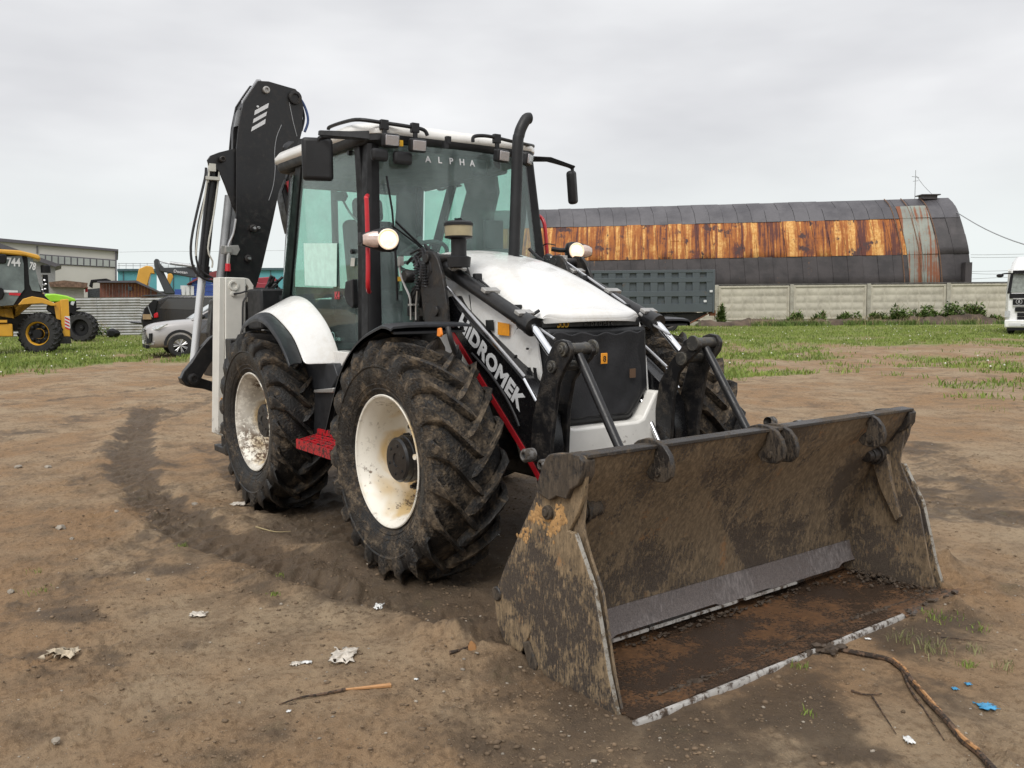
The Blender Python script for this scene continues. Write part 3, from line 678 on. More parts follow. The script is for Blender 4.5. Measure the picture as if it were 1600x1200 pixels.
# ---- hood
def hood():
    # stations: x, half width low, half width at crease, z low, z crease, z shoulder, z centre, shoulder half width
    st = [(1.42, .470, .455, 1.10, 1.80, 1.905, 1.955, .36), (1.62, .470, .452, 1.10, 1.775, 1.885, 1.940, .36), (1.85, .468, .448, 1.10, 1.725, 1.835, 1.895, .355), (2.08, .465, .442, 1.10, 1.660, 1.770, 1.835, .345),
          (2.30, .462, .436, 1.10, 1.590, 1.690, 1.750, .335), (2.46, .458, .430, 1.10, 1.540, 1.625, 1.675, .325), (2.58, .45, .420, 1.20, 1.505, 1.565, 1.600, .30), (2.66, .40, .385, 1.40, 1.490, 1.525, 1.550, .27)]
    rings = []
    for x, wl, wc, zl, zc, zs, zt, ws in st:
        k = 0
        half = [(wl, zl), (wl, zl + (zc - zl) * .5), (wc + .004, zc - .03), (wc, zc), (wc - .03, zc + .045), (ws, zs), (ws * .72, zs + (zt - zs) * .62), (ws * .38, zt - .006), (0, zt)]
        ring = [(x, -y, z) for y, z in half] + [(x, y, z) for y, z in half[::-1][1:]]
        rings.append(ring)
    # nose: rounded in plan
    top = MB()
    up = []
    for r_ in rings: up.append([r_[i] for i in range(3, 14)])
    tip = []
    for i in range(11):
        y = up[-1][i][1]; q = y / .385; tip.append((2.66 + .115 * (1 - q * q), y * .96, 1.488 + .012 * (1 - q * q)))
    mid = [tuple(a * .5 + b * .5 for a, b in zip(p, t)) for p, t in zip(up[-1], tip)]
    mid = [(p[0] + .012, p[1], p[2] + .016 * (1 - (p[1] / .4) ** 2)) for p in mid]
    low = [(t[0] - .006, t[1], t[2] - .028) for t in tip]
    top.slab(up + [mid, tip, low], (0, 0, -.012))
    h = top.build('hood', M['white_hood'], LD, ang=50)
    sm = h.modifiers.new('sub', 'SUBSURF'); sm.levels = 1; sm.render_levels = 2
    # lower edge seam below the hood top and the side panels
    for s in (-1, 1):
        pn = MB(); g = []
        for (x, wl, wc, zl, zc, zs, zt, ws) in st[:7]:
            g.append([(x, s * (wc + .002), zc - .008), (x, s * (wl + .004), zc - .10), (x, s * wl, (zl + zc) / 2), (x, s * wl, zl)])
        g.append([(2.64, s * .405, 1.475), (2.66, s * .42, 1.40), (2.70, s * .42, 1.22), (2.72, s * .42, 1.02)])
        pn.slab(g, (0, -s * .012, 0)); pn.build('side_panel', M['white_hood'], LD, ang=40)
    dk = MB(); dk.box((2.0, 0, 1.14), (1.1, .80, .56)); dk.build('engine_block', M['blackmud'], LD)
    return h
hood()
# decals on the near side panel (thin film on the panel)
def film(mt, y, pts, parent=LD, name='decal', t=.002): 
    m = MB(); m.py(xz(y, pts), y, y - t); return m.build(name, mt, parent)
film(M['blacksticker'], -.474, [(759, 500), (771, 500), (772, 517), (760, 515)])
film(M['orange'], -.474, [(778, 503), (796, 506), (796, 525), (778, 523)])
film(M['blacksticker'], -.462, [(816, 572), (821, 573), (826, 590), (822, 588)])
film(M['blacksticker'], -.462, [(824, 574), (829, 574), (836, 601), (831, 600)])
film(M['blacksticker'], -.462, [(833, 574), (838, 575), (842, 604), (837, 602)])

m = MB(); m.tube([(2.05, -.470, 1.63), (2.08, -.470, 1.50), (2.02, -.474, 1.30)], .003, 5); m.tube([(2.42, -.455, 1.30), (2.52, -.455, 1.42), (2.60, -.450, 1.49)], .003, 5); m.build('panel_gap', M['blacksticker'], LD)
p_ = AY(-.40, 840, 491); m = MB(); m.cyl((p_[0], p_[1] - .03, p_[2]), (p_[0], p_[1] + .01, p_[2] + .02), .010, n=8); m.build('hood_latch', M['blacksticker'], LD)
for q_ in ((824, 545), (806, 556), (862, 610)):
    p_ = AY(-.462, *q_); m = MB(); m.cyl((p_[0], -.468, p_[2]), (p_[0], -.455, p_[2]), .006, n=8); m.build('panel_screw', M['blacksticker'], LD)
# ---- nose: grille panel, bumper
g = MB()
gp = [(-.385, 1.425), (.385, 1.425), (.385, 1.36), (.40, 1.05), (.30, .92), (.245, .87), (-.245, .87), (-.31, .92), (-.40, 1.0), (-.40, 1.36)]
g.px(gp, 2.50, 2.735)
g.build('radiator_grille', M['mesh'] if 'mesh' in M else M['plastic'], LD, bevel=.02)
g = MB(); g.px([(-.40, 1.478), (.40, 1.478), (.40, 1.425), (-.40, 1.425)], 2.45, 2.66)
g.build('grille_header', M['blacksticker'], LD, bevel=.01)
# soft cover pulled over the radiator
c_ = MB(); rows = []
for i in range(9):
    z = 1.395 - i * .062; row = []
    for j in range(15):
        y = -.37 + j * (.74 / 14)
        e = max(0, abs(y) - .30) / .07
        if i > 6: y *= 1 - .14 * (i - 6)
        row.append((2.748 + .018 * math.sin(j * 1.3 + i * .6) * .5 - .03 * e + (.02 if i == 0 else 0), y, z + .018 * math.sin(j * 1.9) * (1 if i == 0 else .15) + (.02 * abs(y) * 2 if i == 0 else 0)))
    rows.append(row)
c_.slab(rows, (-.01, 0, 0)); M['cover'] = plain('black_quilted_cover', (0.018, 0.018, 0.020), 0.75, var=0.3, bump=.5, bscale=90)
cvr = c_.build('radiator_cover', M['cover'], LD, ang=60); cvr.modifiers.new('s', 'SUBSURF').render_levels = 1
st_ = MB(); st_.box((2.772, .0, 1.246), (.006, .05, .064)); st_.build('sticker', M['orange'], LD, bevel=.004)
text('sticker_mark', '8', M['blacksticker'], LD, (2.777, .0, 1.228), (0, 1, 0), (0, 0, 1), .05, align='CENTER')
st_ = MB(); st_.box((2.768, .235, 1.147), (.006, .045, .055)); st_.build('worn_sticker', plain('worn_sticker_film', (0.12, .07, .04), .7), LD)
# bumper: chamfered white nose piece
b = MB()
b.px([(-.43, 1.01), (-.405, .97), (-.30, .87), (-.25, .855), (.25, .855), (.30, .87), (.385, 1.0), (.405, 1.03), (.455, 1.03), (.455, .88), (.38, .66), (.33, .63), (-.33, .63), (-.40, .66), (-.455, .84)], 2.46, 2.80)
b.build('front_bumper', M['white_nose'], LD, bevel=.022, seg=3)
b = MB(); b.box((2.65, 0, .72), (.24, .6, .16)); b.build('bumper_block', M['blackmud'], LD)
# yellow reflective scrawl and small lettering under the hood edge
text('grille_mark', '333', M['yellow'], LD, (2.664, -.27, 1.433), (0, 1, 0), (0, 0, 1), .060, shear=.35, off=.002)
text('grille_lettering', 'HiDROMEK', plain('dim_badge', (.10, .10, .10), .4), LD, (2.664, -.06, 1.437), (0, 1, 0), (0, 0, 1), .034, off=.001, space=1.5)

# ---- exhaust, pre-cleaner
e_ = MB(); cx, cy = 1.80, -.05
e0 = AX(1.80, 803, 402); e1 = AX(1.80, 809, 225); e2 = AX(1.80, 812, 205); e3 = AX(1.80, 822, 190)
e_.tube([e0, e0 * .5 + e1 * .5, e1, e1 * .35 + e2 * .65 + np.array([0, .0, .0]), e2 + np.array([.0, .012, .02]), e3 + np.array([0, .0, .015]), e3 + np.array([0, .03, .025])], .038, 20, smooth=4)
e_.build('exhaust_pipe', M['plastic'], LD)
e_ = MB(); e_.lathe((e0[0], e0[1], 1.86), (0, 0, 1), [(-.03, .07), (.03, .065), (.035, .04), (.06, .038)], 24, caps=True); e_.build('exhaust_collar', M['plastic'], LD)
pc0 = AX(2.02, 717, 400)
PC = part('air_pre_cleaner', LD, (pc0[0], pc0[1], 1.84))
Wc = (pc0[0], pc0[1], 0)
zt = AX(2.02, 717, 350)[2]
m = MB(); m.lathe(Wc, (0, 0, 1), [(1.80, .07), (1.86, .075), (1.87, .048), (zt - .095, .048), (zt - .085, .085), (zt - .075, .088)], 28, caps=True); m.build('neck', M['plastic'], PC)
m = MB(); m.lathe(Wc, (0, 0, 1), [(zt - .078, .080), (zt - .076, .085), (zt - .012, .086), (zt - .01, .08)], 28, caps=True); m.build('dust_bowl', plain('amber_dust_bowl', (.36, .31, .19), .35, var=.15), PC)
m = MB(); m.lathe(Wc, (0, 0, 1), [(zt - .012, .09), (zt + .004, .091), (zt + .016, .075), (zt + .022, .03), (zt + .022, .001)], 28, caps=True); m.box((Wc[0], Wc[1], zt + .028), (.05, .01, .014)); m.box((Wc[0], Wc[1], zt + .028), (.01, .05, .012)); m.build('lid', M['plastic'], PC)

# ================================================================== cab
CAB = part('cab', LD, (.5, 0, 1.2))
def lerp(a, b, t): return tuple(x + (y - x) * t for x, y in zip(a, b))
ZT, ZB = 2.67, 1.25
def side_y(z): return .72 + (.80 - .72) * (ZT - z) / (ZT - ZB)
def CS(px, py):             # where the sight line meets the near side of the cab (it leans outwards towards the floor)
    n = Vector((0, -1, -(.80 - .72) / (ZT - ZB))); return onplane(px, py, (0, -.72, ZT), tuple(n))
def cab_side(pts, mt, name, th=.012, out=0.0, bevel=0.0, both=True, parent=None):
    """trace on the near cab side, give it thickness; the same piece on the other side"""
    r = []
    for s in ((-1, 1) if both else (-1,)):
        P = []
        for p in pts:
            q = CS(*p); P.append((q[0], s * (-q[1] + out), q[2]))
        m = MB(); m.prism(P, (0, -s * th, 0)); r.append(m.build(name, mt, parent or CAB, bevel=bevel))
    return r
# roof: white shell with black underside
def roof():
    out = []
    def rr(x0, x1, w, z, rad, zc=0):
        pts = []
        n = 6
        for (cx, cy, a0) in ((x1 - rad, w - rad, 0), (x0 + rad, w - rad, 90), (x0 + rad, -w + rad, 180), (x1 - rad, -w + rad, 270)):
            for k in range(n):
                a = math.radians(a0 + 90 * k / (n - 1)); px_ = cx + rad * math.cos(a); py_ = cy + rad * math.sin(a)
                if px_ > x1 - .3: px_ += .16 * (1 - (py_ / w) ** 2) * max(0, (px_ - x1 + .3) / .3)
                pts.append((px_, py_, z))
        return pts
    m = MB(); m.loft([rr(-.40, 1.16, .74, 2.70, .14), rr(-.45, 1.20, .775, 2.725, .16), rr(-.45, 1.20, .78, 2.76, .17), rr(-.42, 1.16, .755, 2.80, .18), rr(-.34, 1.05, .69, 2.825, .2), rr(-.15, .8, .5, 2.835, .2)])
    m.build('roof', M['white'], CAB, ang=60)
    m = MB(); m.loft([rr(-.40, 1.17, .745, 2.655, .13), rr(-.42, 1.20, .76, 2.68, .14), rr(-.42, 1.20, .76, 2.722, .15)]); m.build('roof_underside', M['plastic'], CAB, ang=50)
    m = MB(); m.box((.4, 0, 2.645), (1.45, 1.3, .03)); m.build('headliner', M['darkint'], CAB)
roof()
# posts
ATOP, ABOT = (1.165, .70, 2.66), (1.30, .80, 1.24)
for s in (-1, 1):
    m = MB()
    def sec(c, a, b): return [(c[0] - a, s * c[1], c[2]), (c[0] + .02, s * (c[1] + .005), c[2]), (c[0] + .035, s * (c[1] - .02), c[2]), (c[0] + .03, s * (c[1] - b), c[2]), (c[0] - a, s * (c[1] - .04), c[2])]
    m.loft([sec(ABOT, .09, .10), sec(lerp(ABOT, ATOP, .5), .08, .085), sec(ATOP, .075, .08)])
    m.build('front_post', M['rubberseal'], CAB, bevel=.004)
    m = MB(); m.loft([sec((-.50, .66, 1.25), .05, .07), sec((-.47, .65, 1.9), .05, .07), sec((-.36, .62, 2.66), .05, .07)]); m.build('rear_post', M['rubberseal'], CAB)
# door on each side: frame ring + glass
frame_o = [(466, 217), (560, 210), (568, 300), (570, 400), (570, 560), (521, 556), (500, 518), (476, 482), (444, 470)]
frame_i = [(474, 226), (553, 219), (558, 300), (560, 400), (560, 545), (525, 547), (506, 508), (482, 473), (453, 462)]
for s in (-1, 1):
    D_ = []
    m = MB(); a = [CS(*p) for p in frame_o]; b_ = [CS(*p) for p in frame_i]; n = len(a)
    f0 = [(p[0], s * (-p[1] + .004), p[2]) for p in a]; f1 = [(p[0], s * (-p[1] + .004), p[2]) for p in b_]
    f2 = [(p[0], q[1] - s * .035, p[2]) for p, q in zip(a, f0)]; f3 = [(p[0], q[1] - s * .035, p[2]) for p, q in zip(b_, f1)]
    fs = []
    for i in range(n):
        j = (i + 1) % n
        fs += [(i, j, n + j, n + i), (2 * n + i, 3 * n + i, 3 * n + j, 2 * n + j), (i, 2 * n + i, 2 * n + j, j), (n + i, n + j, 3 * n + j, 3 * n + i)]
    m.add(f0 + f1 + f2 + f3, fs); door = m.build('door', M['rubberseal'], CAB, bevel=.004)
cab_side([(474, 227), (553, 220), (558, 300), (560, 400), (560, 544), (525, 546), (507, 508), (483, 473), (454, 461)], M['glass'], 'door_glass', .006, out=-.010)
# dark lower door part with K4 and the glass in it
lowd = cab_side([(458, 448), (560, 452), (560, 460), (478, 468), (462, 462)], M['rubberseal'], 'door_rail', .02, out=-.016)
q0 = CS(524, 467); q1 = CS(539, 467); text('door_lettering', 'K4', M['red'], CAB, (q0[0], q0[1] - .006, q0[2]), (q1[0] - q0[0], q1[1] - q0[1], 0), (0, .02, 1), .075, off=.003, ext=.001)
# the sheet of paper, outside the glass with its tint painted in, clip and holder
cab_side([(475, 380), (527, 380), (526, 448), (477, 446)], M['paper'], 'paper_sheet', .003, out=.003, both=False)
cab_side([(515, 299), (531, 299), (534, 306), (530, 314), (516, 313)], M['plastic'], 'door_latch_plate', .03, out=-.02, both=False)
cab_side([(549, 403), (555, 403), (554, 416), (548, 416)], plain('pale_sticker', (.5, .5, .45), .5), 'small_sticker', .003, out=.003, both=False)
for px_, py_ in ((546, 239), (551, 393)):
    a = CS(px_, py_); m = MB(); m.cyl((a[0], a[1] - .012, a[2]), (a[0], a[1] + .02, a[2]), .017, n=14); m.build('glass_stud', M['plastic'], CAB)
a = CS(523, 532); b2 = CS(545, 532); text('glass_etching', 'c E 43R', plain('etched_mark', (.35, .6, .55), .5), CAB, (a[0], a[1] - .003, a[2]), (b2[0] - a[0], b2[1] - a[1], 0), (0, 0, 1), .035)
m = MB(); a = CS(523, 528); m.lathe((a[0] - .03, a[1], a[2] + .01), (0, 1, 0), [(-.002, .036), (-.004, .036), (-.004, .030), (-.002, .030)], 20); m.build('etched_ring', bpy.data.materials['etched_mark'], CAB)
# door lock housing
cab_side([(545, 440), (556, 436), (558, 476), (556, 482), (547, 474), (543, 462)], M['plastic'], 'door_handle', .05, out=.03, both=False, bevel=.008)
# rear quarter panes
for s in (-1, 1):
    tq = [(-.02, s * .745, 2.60), (-.34, s * .64, 2.60), (-.47, s * .68, 1.60), (-.26, s * .78, 1.60)]
    m = MB(); m.prism(tq, (0, -s * .006, 0)); m.build('quarter_glass', M['glass'], CAB)
    m = MB(); m.prism([(-.26, s * .80, 1.66), (-.52, s * .69, 1.66), (-.52, s * .69, 1.2), (-.1, s * .80, 1.2)], (0, -s * .02, 0)); m.build('rear_side_panel', M['plastic'], CAB)
# windscreen: bowed glass
def screen(x0t, x0b, bow, wt, wb, zt, zb, name, mt, th=(-.006, 0, 0), n=12, x_r=0):
    m = MB(); rows = []
    for i in range(6):
        v = i / 5; row = []
        for j in range(n + 1):
            u = -1 + 2 * j / n; w = wt + (wb - wt) * v
            row.append((x0t + (x0b - x0t) * v + bow * (1 - u * u), u * w, zt + (zb - zt) * v))
        rows.append(row)
    m.slab(rows, th); return m.build(name, mt, CAB, ang=60)
screen(1.19, 1.325, .115, .64, .715, 2.66, 1.24, 'windscreen', M['glass'])
screen(-.385, -.50, -.03, .60, .64, 2.58, 1.50, 'rear_window', M['glass'])
m = MB(); m.box((1.36, 0, 1.30), (.06, 1.46, .16)); m.box((-.5, 0, 1.32), (.06, 1.28, .36)); m.box((.42, 0, 1.20), (1.75, 1.52, .10)); m.box((-.44, 0, 2.60), (.07, 1.2, .08)); m.build('cab_floor', M['plastic'], CAB, bevel=.01)
for y in (-.2,):
    m = MB(); m.box((-.46, y, 2.05), (.04, .045, 1.1)); m.build('rear_window_post', M['rubberseal'], CAB)
# interior
m = MB(); m.box((.45, .745, 1.42), (1.5, .03, .36)); m.box((-.50, 0, 1.52), (.04, 1.28, .22)); m.build('inner_trim', M['darkint'], CAB)
ST = MB()
ST.box((.12, -.02, 1.62), (.50, .50, .14)); ST.build('seat_cushion', M['seat'], CAB, bevel=.04, seg=3)
m = MB(); m.box((-.14, -.02, 1.98), (.13, .46, .62), M=Matrix.Rotation(math.radians(-8), 4, 'Y')); m.box((-.19, -.02, 2.38), (.10, .27, .20), M=Matrix.Rotation(math.radians(-6), 4, 'Y')); m.build('seat_back', M['seat'], CAB, bevel=.045, seg=3)
m = MB(); m.box((.12, -.02, 1.42), (.4, .4, .3)); m.box((.25, .42, 1.62), (.6, .16, .16)); m.box((.25, -.42, 1.62), (.4, .14, .12)); m.build('seat_console', M['darkint'], CAB, bevel=.02)
m = MB(); sc_ = Vector((.86, -.10, 1.93)); sd_ = Vector((-.55, 0, .83)).normalized(); u_, w_ = perp(sd_)
m.tube([sc_ + u_ * .19 * math.cos(t) + w_ * .19 * math.sin(t) for t in [k * math.pi / 16 for k in range(33)]], .016, 8)
for k in range(3):
    t = k * 2.09 + .5; m.cyl(sc_, sc_ + u_ * .18 * math.cos(t) + w_ * .18 * math.sin(t), .011, n=8)
m.lathe(sc_, sd_, [(-.02, .04), (.015, .045), (.02, .02)], 16, caps=True); m.cyl(sc_, sc_ - sd_ * .5, .035, n=12)
kn = sc_ + u_ * .19 * math.cos(4.2) + w_ * .19 * math.sin(4.2); m.cyl(kn, kn + sd_ * .05, .02, n=12)
m.build('steering_wheel', M['darkint'], CAB, ang=50)
m = MB(); m.box((.98, -.10, 1.55), (.22, .40, .5)); m.box((.95, .5, 1.75), (.3, .14, .5)); m.build('dashboard', M['darkint'], CAB, bevel=.03)
m = MB(); m.box((.9, .52, 2.12), (.05, .16, .22)); m.cyl((.92, .52, 2.0), (.95, .52, 1.8), .012, n=8); m.build('display', M['darkint'], CAB, bevel=.012)
# curved cable seen behind the door glass, mirrors and visors behind the windscreen
m = MB(); m.tube([CS(522, 308) + np.array([0, .06, 0]), CS(530, 330) + np.array([0, .08, 0]), CS(545, 348) + np.array([0, .08, 0]), CS(556, 356) + np.array([0, .06, 0])], .008, 6, 5); m.build('cab_cable', M['greypipe'], CAB)
def lens_shape(c, w, h, d, mt, name, parent=CAB, rz=0.0, bevel=.02): 
    m = MB(); m.box(c, (d, w, h), rz); return m.build(name, mt, parent, bevel=bevel, seg=4)
for px_, py_, w, h in ((593, 242, .125, .085), (629, 247, .145, .09), (748, 262, .13, .11), (772, 258, .10, .08)):
    p = AX(1.30 if px_ < 700 else 1.26, px_, py_); lens_shape(p, w, h, .05, M['plastic'], 'inside_mirror', bevel=.03)
# 102S on the rear pane, read from behind
q = AY(.735, 683, 299); q1 = AY(.735, 762, 299)
text('side_lettering', '102S', M['blacksticker'], CAB, (q1[0], .728, q[2]), (-1, 0, 0), (0, .04, 1), .15, off=.004, width=float(q1[0] - q[0]))
m = MB(); P = [AY(.70, *p) for p in ((716, 262), (772, 262), (777, 300), (768, 340), (770, 402), (714, 402), (713, 372), (720, 330), (728, 300))]; m.prism(P, (0, .03, 0)); m.build('side_trim', M['darkint'], CAB, bevel=.01)
m = MB(); P = [AX(-.43, *p) for p in ((619, 262), (662, 262), (654, 300), (648, 400), (612, 400), (618, 330))]; m.prism(P, (.03, 0, 0)); m.build('rear_trim', M['darkint'], CAB, bevel=.01)
m = MB(); m.box((.2, .69, 2.635), (1.3, .04, .05)); m.box((-.42, 0, 2.61), (.04, 1.2, .10)); m.build('roof_lining_edge', M['darkint'], CAB, bevel=.02)
# ALPHA along the top of the windscreen
for k, ch in enumerate('ALPHA'):
    y = -.295 + k * .088; bowx = 1.19 + .115 * (1 - (y / .64) ** 2) + .006
    sl = .115 * (-2 * y / .64 ** 2)
    text('windscreen_letter', ch, M['letter'], CAB, (bowx + .004, y, 2.555 ), (sl, 1, 0), (-.1, 0, 1), .062, off=.001, align='CENTER')
# wiper
def SCR(px, py, off=.02): return onplane(px, py, (1.30 + off, 0, 2.2), (1, .0, .11))
m = MB(); m.tube([SCR(604, 275), SCR(613, 330), SCR(618, 395), SCR(621, 470)], .008, 6); m.build('wiper_blade', M['rubberseal'], CAB)
m = MB(); m.tube([SCR(618, 346, .04), SCR(645, 372, .05), SCR(672, 397, .05)], .008, 6); m.tube([SCR(612, 352, .04), SCR(650, 380, .05), SCR(668, 397, .05)], .006, 6); m.build('wiper_arm', M['rubberseal'], CAB)

# ---- roof rails and work lights
def rail(pts, name='roof_rail', r=.013):
    m = MB(); m.tube(pts, r, 8, 4); return m.build(name, M['plastic'], CAB)
def RF(px, py, x=1.27, dx=0): return onplane(px, py, (x, 0, 2.8), (1, 0, 0))
def TLT(px, py):        # front edge of the roof, bowed in plan
    d = sight(px, py); best = None
    for k in range(120):
        x = 1.05 + k * .003; P = CAM + d * ((x - CAM[0]) / d[0]); xr = 1.20 + .17 * (1 - min(1, (P[1] / .78) ** 2))
        if best is None or abs(xr - x) < best[0]: best = (abs(xr - x), P)
    return best[1]
rl = [CS(514, 199) + np.array([0, 0, 0]), CS(545, 190), TLT(562, 187), TLT(600, 192), TLT(640, 198), TLT(664, 205), TLT(669, 213)]
rail([AY(-.76, 513, 203), AY(-.76, 516, 198), AY(-.76, 540, 190), TLT(562, 187), TLT(600, 192), TLT(640, 198), TLT(662, 203), TLT(668, 212)])
rail([TLT(739, 222), TLT(740, 214), TLT(752, 212), TLT(770, 214), TLT(800, 221), TLT(824, 226), AY(.80, 833, 229), AY(.80, 816, 236)])
for px_, py_ in ((600, 195), (648, 200), (776, 217)):
    p = TLT(px_, py_); m = MB(); m.box((p[0], p[1], p[2]), (.035, .058, .065)); m.box((p[0] + .005, p[1], p[2] - .05), (.02, .03, .06)); m.build('lamp_clamp', M['plastic'], CAB, bevel=.004)
def worklight(px_, py_, yaw):
    p = TLT(px_, py_) + np.array([.045, 0, -.0]); R_ = Matrix.Rotation(math.radians(yaw), 4, 'Z') @ Matrix.Rotation(math.radians(8), 4, 'Y')
    wl = part('work_light', CAB, p) if False else None
    m = MB(); m.box((-.01, 0, 0), (.06, .118, .092)); m.tf(Matrix.Translation(Vector(p)) @ R_); b = m.build('work_light', M['plastic'], LD, bevel=.016, seg=3)
    m = MB(); m.box((.022, 0, 0), (.008, .094, .066)); m.tf(Matrix.Translation(Vector(p)) @ R_); m.build('work_light_lens', M['reflector'], b, bevel=.012, seg=3)
    m = MB(); m.box((.030, 0, 0), (.005, .094, .066)); m.tf(Matrix.Translation(Vector(p)) @ R_); m.build('work_light_glass', M['lens'], b, bevel=.002)
worklight(606, 221, -6); worklight(648, 229, -4); worklight(779, 245, 12); worklight(818, 250, 35)
p = TLT(626, 224); m = MB(); m.box((p[0], p[1], p[2]), (.02, .028, .04)); m.build('yellow_tag', M['yellow'], CAB)
m = MB()
for px_, py_ in ((700, 219), (696, 226)):
    p = TLT(px_, py_); m.box(p, (.03, .035, .05))
m.build('washer_bracket', M['plastic'], CAB)

# ---- mirrors
def mirror(arm, c, size, rz, rest):
    m = MB(); m.box((0, 0, 0), size); m.tf(Matrix.Translation(Vector(c)) @ Matrix.Rotation(rz, 4, 'Z') @ rest); h = m.build('mirror', M['plastic'], LD, bevel=.028, seg=4)
    m = MB(); m.tube(arm, .014, 8, 3); m.build('mirror_arm', M['plastic'], h)
    return h
pm = AY(-1.0, 496, 249)
mirror([AY(-.74, 566, 216), AY(-.86, 530, 214), AY(-.98, 503, 214), AY(-1.0, 497, 222), AY(-1.0, 497, 235)], pm, (.06, .205, .285), math.radians(-20), Matrix.Identity(4))
m = MB(); P = [AY(-.76, 574, 205), AY(-.76, 575, 219), AY(-.92, 548, 215), AY(-1.0, 497, 212), AY(-1.0, 497, 204), AY(-.92, 545, 206)]; m.prism(P, (.03, .0, .0)); m.build('mirror_bracket', M['plastic'], LD, bevel=.006)
pm2 = AY(1.12, 894, 293)
mirror([AY(.78, 822, 247), AY(.9, 845, 248), AY(1.05, 880, 257), AY(1.1, 893, 262), AY(1.1, 894, 268)], pm2, (.07, .085, .265), math.radians(25), Matrix.Rotation(math.radians(9), 4, 'X'))
m = MB(); m.prism([AY(.80, 821, 244), AY(.80, 821, 253), AY(.95, 855, 253), AY(1.1, 894, 264), AY(1.1, 896, 260), AY(.95, 858, 246)], (.03, 0, 0)); m.build('mirror_bracket', M['plastic'], LD, bevel=.005)

# ---- headlights
def hl_build(c, s):
    """round lit lens facing forward, clear turn lamp running outwards from it in one teardrop housing"""
    c = Vector(c); R_ = Matrix.Translation(c) @ Matrix.Rotation(math.radians(-20 if s < 0 else -18), 4, 'Z')
    def rg_(y, d0, d1, h, n=20): return [R_ @ Vector((d0 + (d1 - d0) * (.5 + .5 * math.cos(t)), y, h * math.copysign(abs(math.sin(t)) ** .8, math.sin(t)))) for t in [k * 2 * math.pi / n for k in range(n)]]
    m = MB(); m.loft([rg_(-s * .068, -.06, .00, .035), rg_(-s * .060, -.09, .012, .062), rg_(-s * .02, -.11, .016, .074), rg_(s * .03, -.11, .014, .072), rg_(s * .075, -.095, .004, .060), rg_(s * .12, -.075, -.012, .046), rg_(s * .15, -.06, -.03, .034)])
    h_ = m.build('headlight', M['plastic'], LD, ang=60); ax = R_.to_3x3() @ Vector((1, 0, 0)); q = R_ @ Vector((.010, 0, 0))
    m = MB(); m.lathe(q, ax, [(0, .062), (.010, .063), (.013, .056), (.004, .050), (.006, .036)], 28); m.build('reflector', M['lampglow'], h_)
    m = MB(); m.lathe(q, ax, [(.005, .050), (.010, .038), (.014, .020), (.015, .001)], 26, caps=True); m.build('bulb', M['lamp'], h_)
    m = MB(); m.loft([rg_(s * .058, -.06, .018, .050), rg_(s * .085, -.07, .012, .050), rg_(s * .12, -.06, .0, .040), rg_(s * .146, -.05, -.02, .028)]); m.build('turn_lamp', M['turn'], h_, ang=60)
    return h_
M['turn'] = plain('clear_amber_lens', (.66, .52, .46), .12, .3, var=.15, vscale=30, coat=.6)
h1 = hl_build(AY(-.93, 606, 374), -1)
m = MB(); m.tube([AY(-.84, 562, 381), AY(-.90, 575, 382), AY(-.94, 590, 380)], .016, 8); m.box(AY(-.86, 567, 372), (.05, .05, .07)); m.build('lamp_arm', M['plastic'], h1, bevel=.004)
h2 = hl_build(AY(.98, 900, 392), 1)
m = MB(); m.tube([AY(.84, 862, 389), AY(.9, 875, 391), AY(.96, 888, 391)], .018, 8); m.tube([AY(.82, 846, 385), AY(.84, 855, 381), AY(.88, 868, 383)], .005, 6, 4); m.build('lamp_arm', M['plastic'], h2)
# ---- red handrails
m = MB(); m.tube([AY(-.83, 574, 306), AY(-.87, 572, 310), AY(-.87, 573, 318), AY(-.87, 575, 400), AY(-.87, 575, 448), AY(-.83, 577, 456)], .015, 10, 3); m.build('grab_rail', M['red'], LD)
m = MB(); m.tube([AY(.80, 830, 343), AY(.82, 833, 337), AY(.87, 843, 338), AY(.88, 851, 352), AY(.88, 855, 400)], .015, 10, 4); m.build('grab_rail', M['red'], LD)

# ---- fenders
def arc_slab(rows, th, mt, name, parent=LD, ang=50, sub=2):
    m = MB(); m.slab(rows, th); o = m.build(name, mt, parent, ang=ang); 
    if sub: o.modifiers.new('s', 'SUBSURF').render_levels = sub
    return o
def res_path(P, n):
    P = [Vector(p) for p in P]; P = catmull(P, 8); L = [0]
    for a, b in zip(P[:-1], P[1:]): L.append(L[-1] + (b - a).length)
    out = []
    for k in range(n):
        t = L[-1] * k / (n - 1); i = max(j for j in range(len(L)) if L[j] <= t + 1e-9); i = min(i, len(P) - 2)
        out.append(P[i].lerp(P[i + 1], (t - L[i]) / max(1e-9, L[i + 1] - L[i])))
    return out
ff = [np.array((2.36, -1.16, 1.452)), np.array((2.30, -1.16, 1.464))] + [AY(-1.16, *p) for p in ((600, 507), (565, 530), (540, 570), (525, 620), (514, 668))]
for s in (-1, 1):
    o = [(p[0], s * -p[1], p[2]) for p in ff]
    o = res_path(o, 22)
    rows = [[(p.x, s * y_, p.z - dz) for p in o] for y_, dz in ((1.185, .035), (1.185, .012), (1.17, 0), (1.08, -.006), (.9, -.008), (.72, -.004), (.66, 0))]
    # the underside sits a little nearer the axle
    m = MB(); m.slab(rows, (0, 0, -.012)); fo = m.build('front_fender', M['fender'], LD, ang=45)
    m = MB(); m.slab([[(p.x + (WB - p.x) * .03, s * y_, p.z - .03) for p in o] for y_ in (1.165, .70)], (0, 0, -.012)); m.build('fender_liner', M['plastic'], fo)
m = MB(); m.tube([AY(-1.1, 700, 512), AY(-1.1, 704, 530), AY(-1.05, 712, 552)], .014, 8, 3); m.build('fender_stay', M['plastic'], LD)
